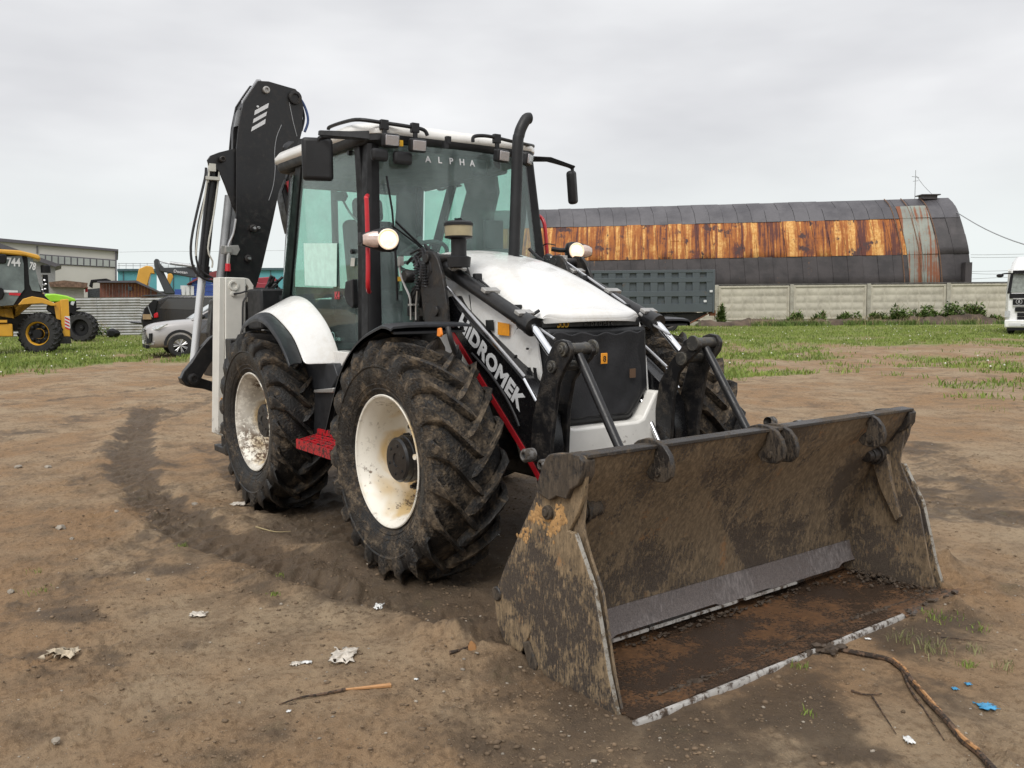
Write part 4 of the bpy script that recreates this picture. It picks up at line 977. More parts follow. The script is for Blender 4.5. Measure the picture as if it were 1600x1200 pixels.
m = MB(); m.py(xz(-1.10, [(683, 513), (687, 512), (689, 523), (687, 527), (682, 525)]), -1.10, -1.085); m.build('side_marker', M['orangelens'], LD, bevel=.004)
A_ = [AY(-1.2, *p) for p in ((373, 521), (377, 508), (395, 495), (411, 499), (430, 523), (443, 549), (451, 571))]
B_ = [AY(-1.05, *p) for p in ((392, 494), (405, 489), (419, 487), (435, 499), (457, 525), (470, 555), (475, 569))]
C_ = [AY(-.84, *p) for p in ((422, 485), (441, 469), (454, 463), (473, 469), (491, 488), (505, 509), (515, 533), (522, 552), (524, 567))]
for s in (-1, 1):
    k = lambda L: [Vector((p[0], s * -p[1], p[2])) for p in L]
    A = res_path(k(A_), 15); B = res_path(k(B_), 15); C = res_path(k(C_), 15)
    Al = [Vector((p.x, p.y - s * .01, p.z - .03)) for p in A]
    AB = [a.lerp(b, .5) + Vector((0, 0, .012)) for a, b in zip(A, B)]
    arc_slab([Al, A, AB, B], (0, 0, -.014), M['fender'], 'rear_fender_flare', sub=1)
    BC1 = [b.lerp(c, .3) + Vector((0, 0, .004)) for b, c in zip(B, C)]; BC2 = [b.lerp(c, .68) + Vector((0, 0, .0)) for b, c in zip(B, C)]
    Ci = [Vector((c.x, c.y - s * .04, c.z + .01)) for c in C]
    arc_slab([B, BC1, BC2, C, Ci], (0, 0, -.014), M['white_hood'], 'rear_fender', sub=2)
    # lower white corner, black body panel, tool box with grey lid, red step
    def sd(pts, mt, name, y, th, bevel=.006, yy=None):
        m = MB(); P = xz(-y, pts); m.py(P, s * y, s * (y - th)); return m.build(name, mt, LD, bevel=bevel)
    sd([(521, 548), (545, 551), (528, 583), (520, 566)], M['white_hood'], 'body_corner', .845, .10)
    sd([(475, 568), (521, 568), (527, 588), (516, 609), (490, 609), (457, 572)], M['fender'], 'body_panel', .90, .25)
    sd([(491, 611), (520, 610), (514, 684), (489, 680)], M['plastic'], 'tool_box', .93, .35, .012)
    sd([(490, 609), (520, 606), (520, 614), (490, 614)], M['zinc'], 'tool_box_lid', .96, .30)
m = MB(); m.box(CS(512, 596) + np.array([0, -.115, 0]), (.07, .02, .10)); m.build('latch', M['rubberseal'], LD, bevel=.01)
STP = part('step', LD, (1.1, -1.0, .63))
stp = [(.84, -1.125, .63), (.80, -.96, .655), (1.34, -.93, .655), (1.42, -1.13, .63)]
m = MB(); a, b, c, d = [Vector(p) for p in stp]
for i in range(5):
    t = i / 4; m.prism([a.lerp(d, t) + Vector((0, 0, -.02)), b.lerp(c, t) + Vector((0, 0, -.02)), b.lerp(c, t) + Vector((0, 0, .012)), a.lerp(d, t) + Vector((0, 0, .012))], (d - a).normalized() * .018)
for i in range(6):
    t = i / 5; p = a.lerp(b, t); q = d.lerp(c, t); m.prism([p, q, q + Vector((0, 0, .010)), p + Vector((0, 0, .010))], (b - a).normalized() * .02)
m.prism([a + Vector((0, 0, -.012)), b + Vector((0, 0, -.012)), c + Vector((0, 0, -.012)), d + Vector((0, 0, -.012))], (0, 0, .012)); m.build('tread_grid', M['redstep'], STP)
m = MB(); m.prism([a + Vector((0, 0, -.045)), d + Vector((0, 0, -.045)), d + Vector((0, 0, .02)), a + Vector((0, 0, .02))], (a - b).normalized() * .012); m.prism([d + Vector((0, 0, -.045)), c + Vector((0, 0, -.045)), c + Vector((0, 0, .02)), d + Vector((0, 0, .02))], (d - a).normalized() * .012)
m.prism([b + Vector((0, 0, -.03)), c + Vector((0, 0, -.03)), c + Vector((0, 0, .045)), b + Vector((0, 0, .045))], (b - a).normalized() * .012)
m.build('step_rim', M['redstep'], STP)
m = MB(); m.box((1.0, -.84, .66), (.42, .2, .12)); m.build('step_bracket', M['plastic'], STP)

# ================================================================== loader arms
def both(fn, name, mt, parent=LD, **k):
    r = []
    for s in (-1, 1):
        m = MB(); fn(m, s); r.append(m.build(name, mt, parent, **k))
    return r
def pym(m, pts, y0, y1, s): m.py(pts, s * y0, s * y1)
beam = xz(-.545, [(690, 470), (704, 462), (716, 482), (800, 572), (836, 615), (852, 650), (858, 700), (858, 740), (852, 750), (842, 748), (815, 700), (782, 650), (728, 561), (698, 515)])
both(lambda m, s: pym(m, beam, .545, .435, s), 'loader_arm', M['black_beam'], bevel=.006)
stripe = xz(-.55, [(700, 516), (705, 514), (739, 569), (784, 642), (826, 711), (848, 752), (843, 755), (821, 715), (779, 646), (734, 572)])
both(lambda m, s: pym(m, stripe, .552, .53, s), 'red_stripe', M['darkred'])
p0 = AY(-.5465, 712, 513); p1 = AY(-.5465, 806, 650)
b0 = AY(-.5465, 715, 508); b1 = AY(-.5465, 813, 643); L = float(np.linalg.norm(b1 - b0))
text('arm_lettering', 'HiDROMEK', M['letter'], LD, b0, b1 - b0, (0, 0, 1), 0.132, off=.0055, space=1.05, ext=.0012, width=L)
# the far arm has nothing readable from here; tower plates
tow = xz(-.60, [(664, 402), (670, 392), (680, 393), (687, 404), (695, 430), (701, 470), (704, 512), (672, 524), (664, 480), (660, 440)])
both(lambda m, s: pym(m, tow, .62, .595, s), 'arm_tower', M['blackmud'], bevel=.006)
both(lambda m, s: pym(m, tow, .43, .405, s), 'arm_tower', M['blackmud'], bevel=.006)
def tb(m, s, px_, py_, r, y0=.635, y1=.40):
    p = AY(-.6, px_, py_); m.cyl((p[0], s * y0, p[2]), (p[0], s * y1, p[2]), r, n=20)
for q_ in ((672, 404, .030), (686, 486, .034)): both(lambda m, s: tb(m, s, *q_), 'tower_pin', M['blackmud'], bevel=.004)
def cylr(m, s, a, b, r, r2=None, n=16): m.cyl((a[0], s * abs(a[1]), a[2]), (b[0], s * abs(b[1]), b[2]), r, r2, n)
# crowd cylinders on top of the arms
ca = AY(-.49, 676, 404); cb = AY(-.49, 832, 510); cc = AY(-.49, 868, 562)
def barrel(m, s):
    cylr(m, s, ca, cb, .044, n=20); t = (cb - ca) / np.linalg.norm(cb - ca)
    cylr(m, s, cb - t * .09, cb, .053, n=20); cylr(m, s, cb - t * .02, cb + t * .012, .057, n=20); cylr(m, s, ca - t * .04, ca + t * .05, .050, n=16)
both(barrel, 'tilt_cylinder', M['black'])
cd_ = cb + (cc - cb) * .0
both(lambda m, s: cylr(m, s, cb, cc, .023, n=18), 'cylinder_rod', M['chrome'])
# brackets, thin bright pipes and the level rod that ride on the cylinder
def clampb(m, s, t):
        p = ca + (cb - ca) * t; m.box((p[0], s * abs(p[1]), p[2] + .045), (.05, .11, .022), M=Matrix.Rotation(math.radians(24), 4, 'Y'))
for t_ in (.28, .62, .93): both(lambda m, s: clampb(m, s, t_), 'pipe_clamp', M['zinc'], bevel=.003)
PT = lambda s, y, L_: [(p[0], s * y, p[2]) for p in (AY(-y, *q) for q in L_)]
both(lambda m, s: m.tube(PT(s, .47, [(684, 396), (700, 409), (748, 452), (800, 497), (812, 508)]), .0085, 8), 'hydraulic_pipe', M['steel'])
both(lambda m, s: m.tube(PT(s, .50, [(690, 407), (745, 455), (806, 505)]), .008, 8), 'hydraulic_pipe', M['hose'])
both(lambda m, s: m.tube(PT(s, .44, [(664, 383), (676, 396), (686, 404)]), .012, 8), 'hydraulic_pipe', M['hose'])
both(lambda m, s: m.tube(PT(s, .42, [(747, 435), (755, 442), (804, 485), (812, 492)]), .009, 8), 'hydraulic_hose', M['hose'])
def blk(m, s, q):
        p = AY(-.43, *q); m.box((p[0], s * .43, p[2]), (.04, .05, .045))
for q_ in ((746, 433), (808, 482), (806, 497)): both(lambda m, s: blk(m, s, q_), 'hose_block', M['plastic'], bevel=.006)
both(lambda m, s: m.tube(PT(s, .45, [(829, 503), (848, 517), (867, 530)]), .008, 8), 'hydraulic_pipe', M['steel'])
both(lambda m, s: m.tube(PT(s, .56, [(699, 449), (744, 501), (820, 589)]), .010, 8), 'arm_pipe', M['steel'])
both(lambda m, s: m.tube(PT(s, .56, [(819, 592), (838, 627)]), .009, 8), 'arm_pipe', M['chrome'])
both(lambda m, s: m.tube(PT(s, .56, [(737, 552), (765, 583), (790, 620), (805, 650), (811, 666)]), .008, 8, 3), 'arm_hose', M['hose'])
# level indicator: thin bright rod on the far side too, its bracket and handles by the cab
m = MB(); a = AY(.46, 876, 404); b = AY(.46, 1003, 492); m.cyl(a, b, .009, n=8); m.build('level_rod', M['steel'], LD)
m = MB(); m.box(a, (.08, .06, .04)); m.cyl(AY(.46, 866, 418), AY(.46, 884, 404), .008, n=8); m.cyl(AY(.46, 1000, 490), AY(.46, 1010, 497), .016, n=8); m.build('level_rod_bracket', M['zinc'], LD, bevel=.003)
# knee levers
lev = xz(-.56, [(866, 545), (872, 534), (881, 530), (892, 533), (898, 545), (896, 560), (886, 578), (877, 600), (872, 640), (866, 690), (866, 722), (838, 722), (834, 700), (838, 650), (848, 600), (857, 566)])
both(lambda m, s: pym(m, lev, .585, .558, s), 'knee_lever', M['blackmud'], bevel=.005)
lev2 = xz(-.425, [(897, 553), (901, 541), (910, 534), (922, 538), (926, 548), (922, 560), (906, 578), (894, 596), (887, 638), (884, 712), (862, 712), (860, 660), (866, 610), (884, 572)])
both(lambda m, s: pym(m, lev2, .425, .398, s), 'knee_lever', M['blackmud'], bevel=.005)
pA = AY(-.585, 881, 546); pB = AY(-.585, 864, 573)
def kp(m, s):
    for p, r in ((pA, .030), (pB, .027)):
        m.cyl((p[0], s * .602, p[2]), (p[0], s * .585, p[2]), r * 1.25, n=22); m.cyl((p[0], s * .612, p[2]), (p[0], s * .60, p[2]), r * .75, n=16); m.cyl((p[0], s * .618, p[2]), (p[0], s * .61, p[2]), r * .4, n=6)
        m.cyl((p[0], s * .56, p[2]), (p[0], s * .42, p[2]), r * 1.05, n=18)
        m.cyl((p[0], s * .398, p[2]), (p[0], s * .380, p[2]), r * 1.5, n=22)
both(kp, 'lever_pin', dirty('greasy_pin_steel', (.05, .048, .045), (.10, .09, .07), .4, .35, .7, 20, bump=.3), bevel=.003)
t0 = AY(-.49, 903, 552); t1 = AY(-.49, 968, 700); t2 = t0 + (t1 - t0) * 1.12
both(lambda m, s: cylr(m, s, t0 + (t0 - t1) * .03, t2, .0245, n=18), 'tilt_link', M['black'])
both(lambda m, s: [cylr(m, s, AY(-.37, 856, 640), AY(-.37, 884, 712), .016, n=12)], 'cylinder_rod', M['chrome'])
both(lambda m, s: [cylr(m, s, AY(-.40, 780, 560), AY(-.40, 858, 650), .036, n=14)], 'lift_cylinder', M['black'])
def cross(m): m.cyl((2.75, -.45, .56), (2.75, .45, .56), .05, n=16)
m = MB(); cross(m); m.build('arm_cross_tube', M['blackmud'], LD)
# hose tangle and spring at the tower, on both sides of the dash
rng = random.Random(3)
m = MB()
for k in range(9):
    x0, y0 = rng.uniform(636, 655), rng.uniform(396, 415)
    m.tube([AY(-.56 - .02 * (k % 3), x0, y0), AY(-.60, x0 + rng.uniform(8, 20), y0 + rng.uniform(-12, 0)), AY(-.62, x0 + rng.uniform(10, 22), y0 + 25), AY(-.58, x0 + rng.uniform(0, 16), y0 + 55), AY(-.5, x0 + 10, y0 + 75)], .007 + .003 * (k % 2), 6, 4)
m.build('hose_bundle', M['hose'], LD)
for (x0, y0, y1) in ((650, 412, 452), (662, 408, 448)):
    m = MB(); a = AY(-.63, x0, y0); b = AY(-.63, x0 + 3, y1); pts = []
    for k in range(90):
        t = k / 89; c = a + (b - a) * t; w = 2 * math.pi * t * 9; pts.append(c + np.array([.018 * math.cos(w), .018 * math.sin(w), 0]))
    m.tube(pts, .0045, 5); m.build('spiral_hose', M['hose'], LD)
m = MB(); m.tube([AY(-.62, 624, 412), AY(-.62, 626, 430), AY(-.62, 634, 450), AY(-.62, 641, 468), AY(-.62, 642, 500)], .0075, 6, 3); m.tube([AY(-.62, 652, 455), AY(-.62, 650, 480), AY(-.62, 650, 500)], .007, 6, 3); m.box(AY(-.62, 646, 476), (.06, .05, .012)); m.box(AY(-.62, 626, 408), (.03, .03, .06)); m.build('brake_pipe', M['zinc'], LD)
m = MB(); m.cyl(AY(-.58, 636, 432), AY(-.50, 636, 432), .045, n=18); m.lathe(AY(-.60, 636, 432), (0, 1, 0), [(-.02, .03), (.0, .042), (.04, .042)], 18, caps=True); m.build('horn', M['blackmud'], LD)
m = MB(); m.box(AY(-.55, 628, 436), (.05, .05, .03)); m.build('yellow_block', M['yellow'], LD)
m = MB()
for k in range(26): 
    p = AY(-.5, rng.uniform(640, 690), rng.uniform(455, 505)); m.box(p, (rng.uniform(.03, .09), .06, rng.uniform(.03, .08)), rz=rng.uniform(0, 3))
m.build('valve_block', M['blackmud'], LD, bevel=.004)

# ================================================================== front bucket
BK = part('front_bucket', LD, (3.7, 0, .4))
def bb(fn, name, mt, **k): return both(fn, name, mt, BK, **k)
prof = [(3.995, .955), (3.955, .875), (3.885, .775), (3.80, .64), (3.725, .49), (3.675, .34), (3.645, .20), (3.636, .12)]
m = MB(); rows = []
NY = 60
for i in range(NY + 1):
    y = -1.185 + 2.37 * i / NY; rows.append([(x + .004 * math.sin(i * .9 + x * 30) * (j > 0), y, z) for j, (x, z) in enumerate(prof)])
m.slab(rows, (-.018, 0, 0)); mb_ = m.build('moldboard', M['bk_in'], BK, ang=60)
m = MB(); m.box((3.965, 0, .963), (.085, 2.40, .016)); m.build('top_flange', M['bk_black'], BK, bevel=.003)
# scraped wear strip along the bottom of the moldboard, ragged lower edge
m = MB(); rows = []; rg_ = random.Random(4); jit = 0
for i in range(73):
    y = -1.175 + 2.35 * i / 72
    if rg_.random() < .22: jit = rg_.choice([0, 0, 0, .004, .008, .014, .022 if rg_.random() < .3 else 0])
    rows.append([(3.650, y, .150), (3.662, y, .100), (3.676, y, .060), (3.690, y, .020 + jit)])
m.slab(rows, (-.014, 0, -.004)); m.build('wear_strip', M['bk_strip'], BK, ang=40)
m = MB()
for (ya, yb) in ((-1.05, -.55), (-.53, .10), (.16, .60)):
    m.box((3.693, (ya + yb) / 2, .012), (.012, yb - ya, .012))
m.build('wear_strip_edge', M['edge'], BK)
# back structure
m = MB(); m.py([(3.97, .93), (3.78, .93), (3.70, .80), (3.45, .40), (3.36, .22), (3.43, .03), (3.60, .03), (3.62, .2), (3.70, .50), (3.86, .78)], -1.165, 1.165)
m.build('back_shell', M['bk_black'], BK, bevel=.01)
back = xz(-1.2, [(862, 712), (872, 708), (915, 712), (919, 722), (914, 770), (905, 800), (886, 838), (850, 943), (832, 985), (815, 1020), (790, 1004), (778, 975), (773, 930), (792, 880), (838, 775), (852, 735)])
bb(lambda m, s: pym(m, back, 1.205, 1.185, s), 'side_plate', M['bk_side'], bevel=.004)
# thick top corner casting over the side plate
corner = xz(-1.2, [(861, 714), (868, 708), (882, 709), (898, 706), (913, 711), (919, 720), (918, 742), (911, 757), (899, 764), (893, 779), (878, 774), (866, 781), (850, 770), (846, 758), (853, 735)])
bb(lambda m, s: pym(m, corner, 1.23, 1.16, s), 'corner_casting', M['bk_black'], bevel=.005, seg=2)
def hingek(m, s):
    p = AY(-1.2, 860, 800); m.cyl((p[0], s * 1.225, p[2]), (p[0], s * 1.19, p[2]), .030, n=20); m.cyl((p[0], s * 1.235, p[2]), (p[0], s * 1.22, p[2]), .017, n=12)
    for r, y0, y1 in ((.050, 1.16, 1.10), (.058, 1.10, 1.085), (.042, 1.085, 1.04), (.034, 1.04, 1.0)): m.cyl((3.845, s * y0, .70), (3.845, s * y1, .70), r, n=22)
bb(hingek, 'clam_hinge', M['bk_black'], bevel=.004)
bb(lambda m, s: pym(m, [(3.90, .70), (3.83, .74), (3.80, .66), (3.86, .50), (3.96, .33), (3.99, .36), (3.93, .55)], 1.155, 1.125, s), 'clam_arm', M['bk_in'], bevel=.006)
# clam: side plates, floor, cutting edge
clam = xz(-1.21, [(890, 828), (902, 832), (915, 868), (933, 920), (945, 990), (955, 1052), (969, 1116), (920, 1098), (876, 1073), (838, 1056), (828, 1020), (834, 985), (852, 940)])
bb(lambda m, s: pym(m, clam, 1.228, 1.208, s), 'clam_side_plate', M['bk_side'], bevel=.004)
def worn(m, s):
    P = xz(-1.21, [(903, 833), (915, 868), (933, 920), (945, 990), (955, 1052), (969, 1116)]); m.tube([(x, s * 1.218, z) for x, z in P], .009, 6)
clay = plain('dried_orange_clay', (.42, .245, .10), .95, var=.3, vscale=14, bump=.8, bscale=70)
m = MB(); r9 = random.Random(21)
for k in range(210):
    px_, py_ = r9.choice([(842, 800), (835, 806), (872, 795), (876, 810), (868, 822), (850, 812), (860, 830), (820, 836)]); p = AY(-1.206, px_ + r9.gauss(0, 5), py_ + r9.gauss(0, 5)); m.ico((p[0], -1.2055, p[2]), r9.uniform(.003, .011), (1, .22, 1.2), .4)
m.build('clay_patch', clay, BK, kind='stuff', recalc=False)
bb(worn, 'plate_edge', dirty('worn_plate_edge', (.36, .34, .30), (.16, .12, .08), .45, .45, .9, 20, metal=.3))
def skid(m, s):
    P = xz(-1.21, [(838, 1047), (878, 1080), (925, 1107), (967, 1121)]); m.slab([[(x, s * y, z) for x, z in P] for y in (1.175, 1.245)], (0, 0, .016))
bb(skid, 'skid_strip', M['edge'], bevel=.003)
bb(lambda m, s: pym(m, xz(-1.23, [(818, 1003), (828, 1002), (841, 1040), (838, 1052), (832, 1054)]), 1.24, 1.20, s), 'rear_lug', M['bk_black'], bevel=.005)
fl = [(3.60, -.035), (3.66, -.04), (3.85, -.035), (4.10, -.020), (4.285, .000)]
m = MB(); rows = []
for i in range(41):
    y = -1.205 + 2.41 * i / 40; rows.append([(x, y, z + .004 * math.sin(i * 1.7 + j)) for j, (x, z) in enumerate(fl)])
m.slab(rows, (0, 0, -.02)); m.build('clam_floor', M['bk_floor'], BK, ang=60)
m = MB(); m.py([(3.60, -.035), (3.58, .03), (3.60, .16), (3.615, .16), (3.60, .03), (3.625, -.03)], -1.2, 1.2); m.build('clam_back', M['bk_floor'], BK)
m = MB(); rows = []
for i in range(61):
    y = -1.235 + 1.86 * i / 60; w = .0012 * math.sin(i * .31) + rg_.uniform(-.0004, .0004); rows.append([(4.296, y, .004), (4.300, y, .006 + w), (4.311 + w * 2, y, .003), (4.316 + w * 2, y, -.010)])
m.slab(rows, (0, 0, -.014)); m.build('cutting_edge', M['edge'], BK, ang=50)
m = MB(); m.slab([[(4.262, y, .003), (4.30, y, .004), (4.318, y, -.006)] for y in (.625, .8, 1.0, 1.235)], (0, 0, -.016)); m.build('cutting_edge', M['bk_floor'], BK)
# ridge of mud left across the floor and lumps in the far corner
m = MB()
for k in range(900):
    t = rg_.random(); w = .35 + .65 * abs(math.sin(t * 11) * math.sin(t * 4.3 + 1)); y = -1.1 + 2.3 * t; m.ico((4.17 + .018 * math.sin(t * 9) + rg_.gauss(0, .010) * w, y, -.012 + rg_.uniform(-.004, .006)), rg_.uniform(.003, .009) * w * (1.6 if rg_.random() < .06 else 1), (1, 1.6, .5), .35, 1)
for k in range(170):
    m.ico((rg_.uniform(3.70, 4.25), 1.17 - abs(rg_.gauss(0, .08)), rg_.uniform(-.035, .0)), rg_.uniform(.004, .014), (1, 1, .7), .35)
for k in range(160):
    m.ico((rg_.uniform(3.68, 3.73) , rg_.gauss(0, .5), rg_.uniform(-.035, -.02)), rg_.uniform(.004, .012), (1, 1.4, .6), .35)
for k in range(30):
    m.ico((4.31 + rg_.gauss(0, .02), .62 + rg_.random() * .6, rg_.uniform(-.02, .02)), rg_.uniform(.01, .03), (1, 1.3, .6), .35)
for k in range(26):
    m.ico((4.33 + rg_.gauss(0, .018), -.05 + rg_.gauss(0, .05), rg_.uniform(-.02, .012)), rg_.uniform(.01, .025), (1, 1.3, .6), .35)
M['mud'] = plain('wet_dark_mud', (.060, .042, .028), .7, var=.4, vscale=20, bump=.5, bscale=90)
m.build('mud_lumps', M['mud'], BK, kind='stuff', recalc=False)
# hooks over the top edge
hk = xz(-.80, [(993, 692), (1000, 687), (1012, 684), (1026, 687), (1040, 697), (1049, 712), (1053, 730), (1051, 745), (1042, 754), (1030, 753), (1018, 748), (1012, 738), (1016, 730), (1024, 722), (1026, 710), (1020, 699), (1008, 694), (996, 697)])
hcx = sum(p[0] for p in hk) / len(hk)
for y, dx, dz in ((-.80, 0, 0), (-.055, 0, -.006), (.045, .0, -.010), (.79, 0, -.016)):
    m = MB(); m.py([(x + dx, z + dz) for x, z in hk], y - .013, y + .013); h = m.build('lifting_hook', M['bk_black'], BK, bevel=.004)
    m = MB(); p = AY(-.80, 1031, 737); m.cyl((p[0] + dx, y - .022, p[2] + dz), (p[0] + dx, y + .022, p[2] + dz), .019, n=14); m.build('hook_pin', M['bk_black'], h)
# outer bracket on the far side, knobs behind the near corner
bb(lambda m, s: pym(m, [(3.80, .92), (3.985, .94), (3.95, .66), (4.0, .55), (4.07, .42), (4.14, .11), (4.18, -.02), (3.60, -.03), (3.58, .2), (3.66, .5), (3.76, .72)], 1.183, 1.170, s), 'inner_side_plate', M['bk_in'])
def kn_(m, s, q, r):
        p = AY(-.95, *q); m.lathe((p[0], s * .95, p[2]), (0, s, 0), [(-.05, r), (.0, r), (.01, r * .8), (.012, r * .5), (.0, r * .45)], 20)
M['pin'] = dirty('grey_pin_steel', (.13, .125, .12), (.05, .04, .03), .45, .4, .8, 20)
for q_, r_ in (((861, 722), .036), ((846, 727), .028), ((820, 712), .034)): bb(lambda m, s: kn_(m, s, q_, r_), 'bucket_pin', M['pin'], bevel=.003)
bb(lambda m, s: (m.cyl((3.375, s * 1.215, .24), (3.375, s * 1.17, .24), .034, n=20)), 'skid_boss', M['bk_black'], bevel=.006)

# ================================================================== rear frame, stabilisers and the folded backhoe
f = MB(); f.box((-.98, 0, 1.02), (.14, 2.0, .55)); f.box((-1.0, 0, .70), (.10, 1.9, .10)); f.build('rear_frame', M['blackmud'], LD, bevel=.01)
for s in (-1, 1):
    SL = part('stabiliser', LD, (-1.2, s * .95, .9))
    def sx(pts, x=-1.12): return [(s * -y, z) for y, z in yz(x, pts)]
    col = sx([(352, 433), (384, 434), (383, 680), (352, 682)])
    m = MB(); m.px(col, -1.12, -1.33); m.build('stabiliser_leg', M['white_leg'], SL, bevel=.008)
    m = MB(); m.px(sx([(343.5, 433), (352, 433), (351, 683), (341, 679)]), -1.135, -1.31); m.build('outer_rail', M['white_leg'], SL, bevel=.006)
    m = MB(); m.px(sx([(384, 434), (390, 436), (397, 446), (396, 458), (390, 470), (387, 472), (387, 462), (390, 450), (386, 444), (384, 450)]), -1.13, -1.18); m.build('lock_hook', M['white_leg'], SL, bevel=.004)
    m = MB(); a = AX(-1.12, 365, 446); b = AX(-1.12, 364, 459); m.lathe((a[0], s * -a[1], a[2]), (1, 0, 0), [(0, .046), (.012, .044), (.012, .028), (-.02, .026), (-.02, .001)], 20); m.lathe((b[0], s * -b[1], b[2]), (1, 0, 0), [(0, .024), (.012, .022), (.014, .01), (.014, .001)], 16); m.build('leg_boss', M['white_leg'], SL)
    m = MB(); P = [AX(-1.10, *q) for q in ((365, 459), (375, 458), (386, 455), (387, 461), (380, 472), (379, 500), (379, 520))]; m.tube([(p[0], s * -p[1], p[2]) for p in P], .008, 6, 3); m.build('leg_hose', M['hose'], SL)
    m = MB(); m.box((-1.2, s * .93, .30), (.30, .22, .06)); m.box((-1.2, s * .93, .36), (.14, .14, .1)); m.build('stabiliser_foot', M['blackmud'], SL, bevel=.01)
    m = MB(); m.px(sx([(345, 622), (350, 621), (350, 636), (345, 637)]), -1.112, -1.12); m.build('reflector_sticker', M['orange'], SL)
BH = part('backhoe_arm', LD, (-1.7, -.3, 1.5))
bo = [(403, 126), (420, 127), (451, 136), (462, 139), (470, 149), (474, 165), (472, 206), (465, 232), (457, 250), (446, 275), (436, 300), (425, 352), (410, 416), (398, 456), (348, 456), (353, 430), (362, 380), (369, 337), (369, 238), (373, 195), (380, 160), (391, 143)]
P = yz(-1.70, bo)
m = MB(); m.px(P, -1.70, -1.718); m.build('boom_plate', M['black'], BH, bevel=.004)
m = MB(); m.px(P, -1.92, -1.938); m.build('boom_plate', M['black'], BH, bevel=.004)
# web between the plates
m = MB(); ctr = (sum(p[0] for p in P) / len(P), sum(p[1] for p in P) / len(P)); inn = [((y - ctr[0]) * .955 + ctr[0], (z - ctr[1]) * .975 + ctr[1]) for y, z in P]; m.px(inn, -1.715, -1.922); m.build('boom_web', M['black'], BH, bevel=.01)
m = MB(); m.px(yz(-1.73, [(324, 250), (329, 243), (342, 238), (370, 231), (370, 335), (362, 318), (352, 290), (343, 268), (336, 262), (328, 262)]), -1.735, -1.757); m.build('cylinder_bracket', M['black'], BH, bevel=.004)
m = MB(); m.px(yz(-1.9, [(324, 250), (329, 243), (342, 238), (370, 231), (370, 335), (362, 318), (352, 290), (343, 268), (336, 262), (328, 262)]), -1.90, -1.922); m.build('cylinder_bracket', M['black'], BH, bevel=.004)
# cover piece and fittings along the back edge of the boom
m = MB(); m.px(yz(-1.80, [(379, 162), (385, 160), (373, 200), (371, 236), (363, 236), (363, 205), (368, 178)]), -1.78, -1.84); m.build('boom_guard', M['black'], BH, bevel=.004)
m = MB(); m.px(yz(-1.74, [(371, 172), (378, 171), (374, 196), (366, 198)]), -1.74, -1.76); m.build('grey_guard', M['greypipe'], BH)
m = MB()
for k in range(12):
    t = k / 11; p = AX(-1.76, 402 - 22 * t, 128 + 32 * t); m.cyl(p, p + np.array([0, .03, .02]), .016, n=8); m.box(p + np.array([0.02, 0, 0]), (.04, .035, .03))
m.build('hose_fittings', M['steel'], BH)
lg = M['letter']
for pts in ([(590, 375), (720, 305), (712, 350), (583, 420)], [(578, 455), (703, 385), (693, 425), (570, 495)], [(563, 532), (690, 455), (684, 500), (553, 573)], [(603, 333), (618, 328), (630, 338), (620, 349), (608, 344)]):
    m = MB(); m.px(yz(-1.70, [(300 + a / 6, 110 + b / 6) for a, b in pts]), -1.697, -1.70); m.build('logo_bar', lg, BH)
def bpin(q, r, name='boom_pin', x0=-1.67, mt=None, ring=True):
    p = AX(-1.70, *q); m = MB(); m.lathe((0, p[1], p[2]), (1, 0, 0), [(-1.72, r), (x0, r), (x0 + .004, r * .8), (x0 + .004, r * .55), (x0 - .01, r * .5), (x0 - .01, .001)], 24); m.build(name, mt or M['blackmud'], BH)
bpin((415, 141), .033, mt=M['zinc']); bpin((460, 153), .065); bpin((347, 249), .028); bpin((395, 357), .036); bpin((387, 404), .034); bpin((403, 356), .014, mt=M['steel']); 
for q in ((395, 357), (387, 404)): 
    p = AX(-1.70, *q); m = MB(); m.cyl((-1.70, p[1], p[2]), (-1.64, p[1], p[2]), .014, n=12); m.build('pin_bolt', M['steel'], BH)
# weld seam / crease on the boom, cable
m = MB(); m.tube([AX(-1.697, *q) for q in ((452, 160), (458, 190), (464, 213))], .0035, 5); m.tube([AX(-1.697, *q) for q in ((440, 195), (432, 215), (429, 240), (430, 262), (427, 290), (420, 313))], .0035, 5, 3); m.build('boom_cable', M['greypipe'], BH)
m = MB(); m.tube([AX(-1.72, *q) for q in ((466, 150), (474, 162), (480, 178), (481, 192), (476, 206))], .013, 8, 3); m.build('blue_hose', M['bluehose'], BH)
m = MB(); m.tube([AX(-1.80, *q) for q in ((466, 155), (472, 168), (475, 185), (471, 204))], .013, 8, 3); m.build('boom_hose', M['hose'], BH)
# fitting with hoses at the cab corner
m = MB()
for k in range(4): m.tube([AX(-1.3, 452 + k * 2, 222), AX(-1.2, 444 + k, 228 + k), AX(-1.2, 444, 236 + k), AX(-1.2, 452, 241)], .011, 6, 3)
m.build('coiled_hose', M['hose'], BH)
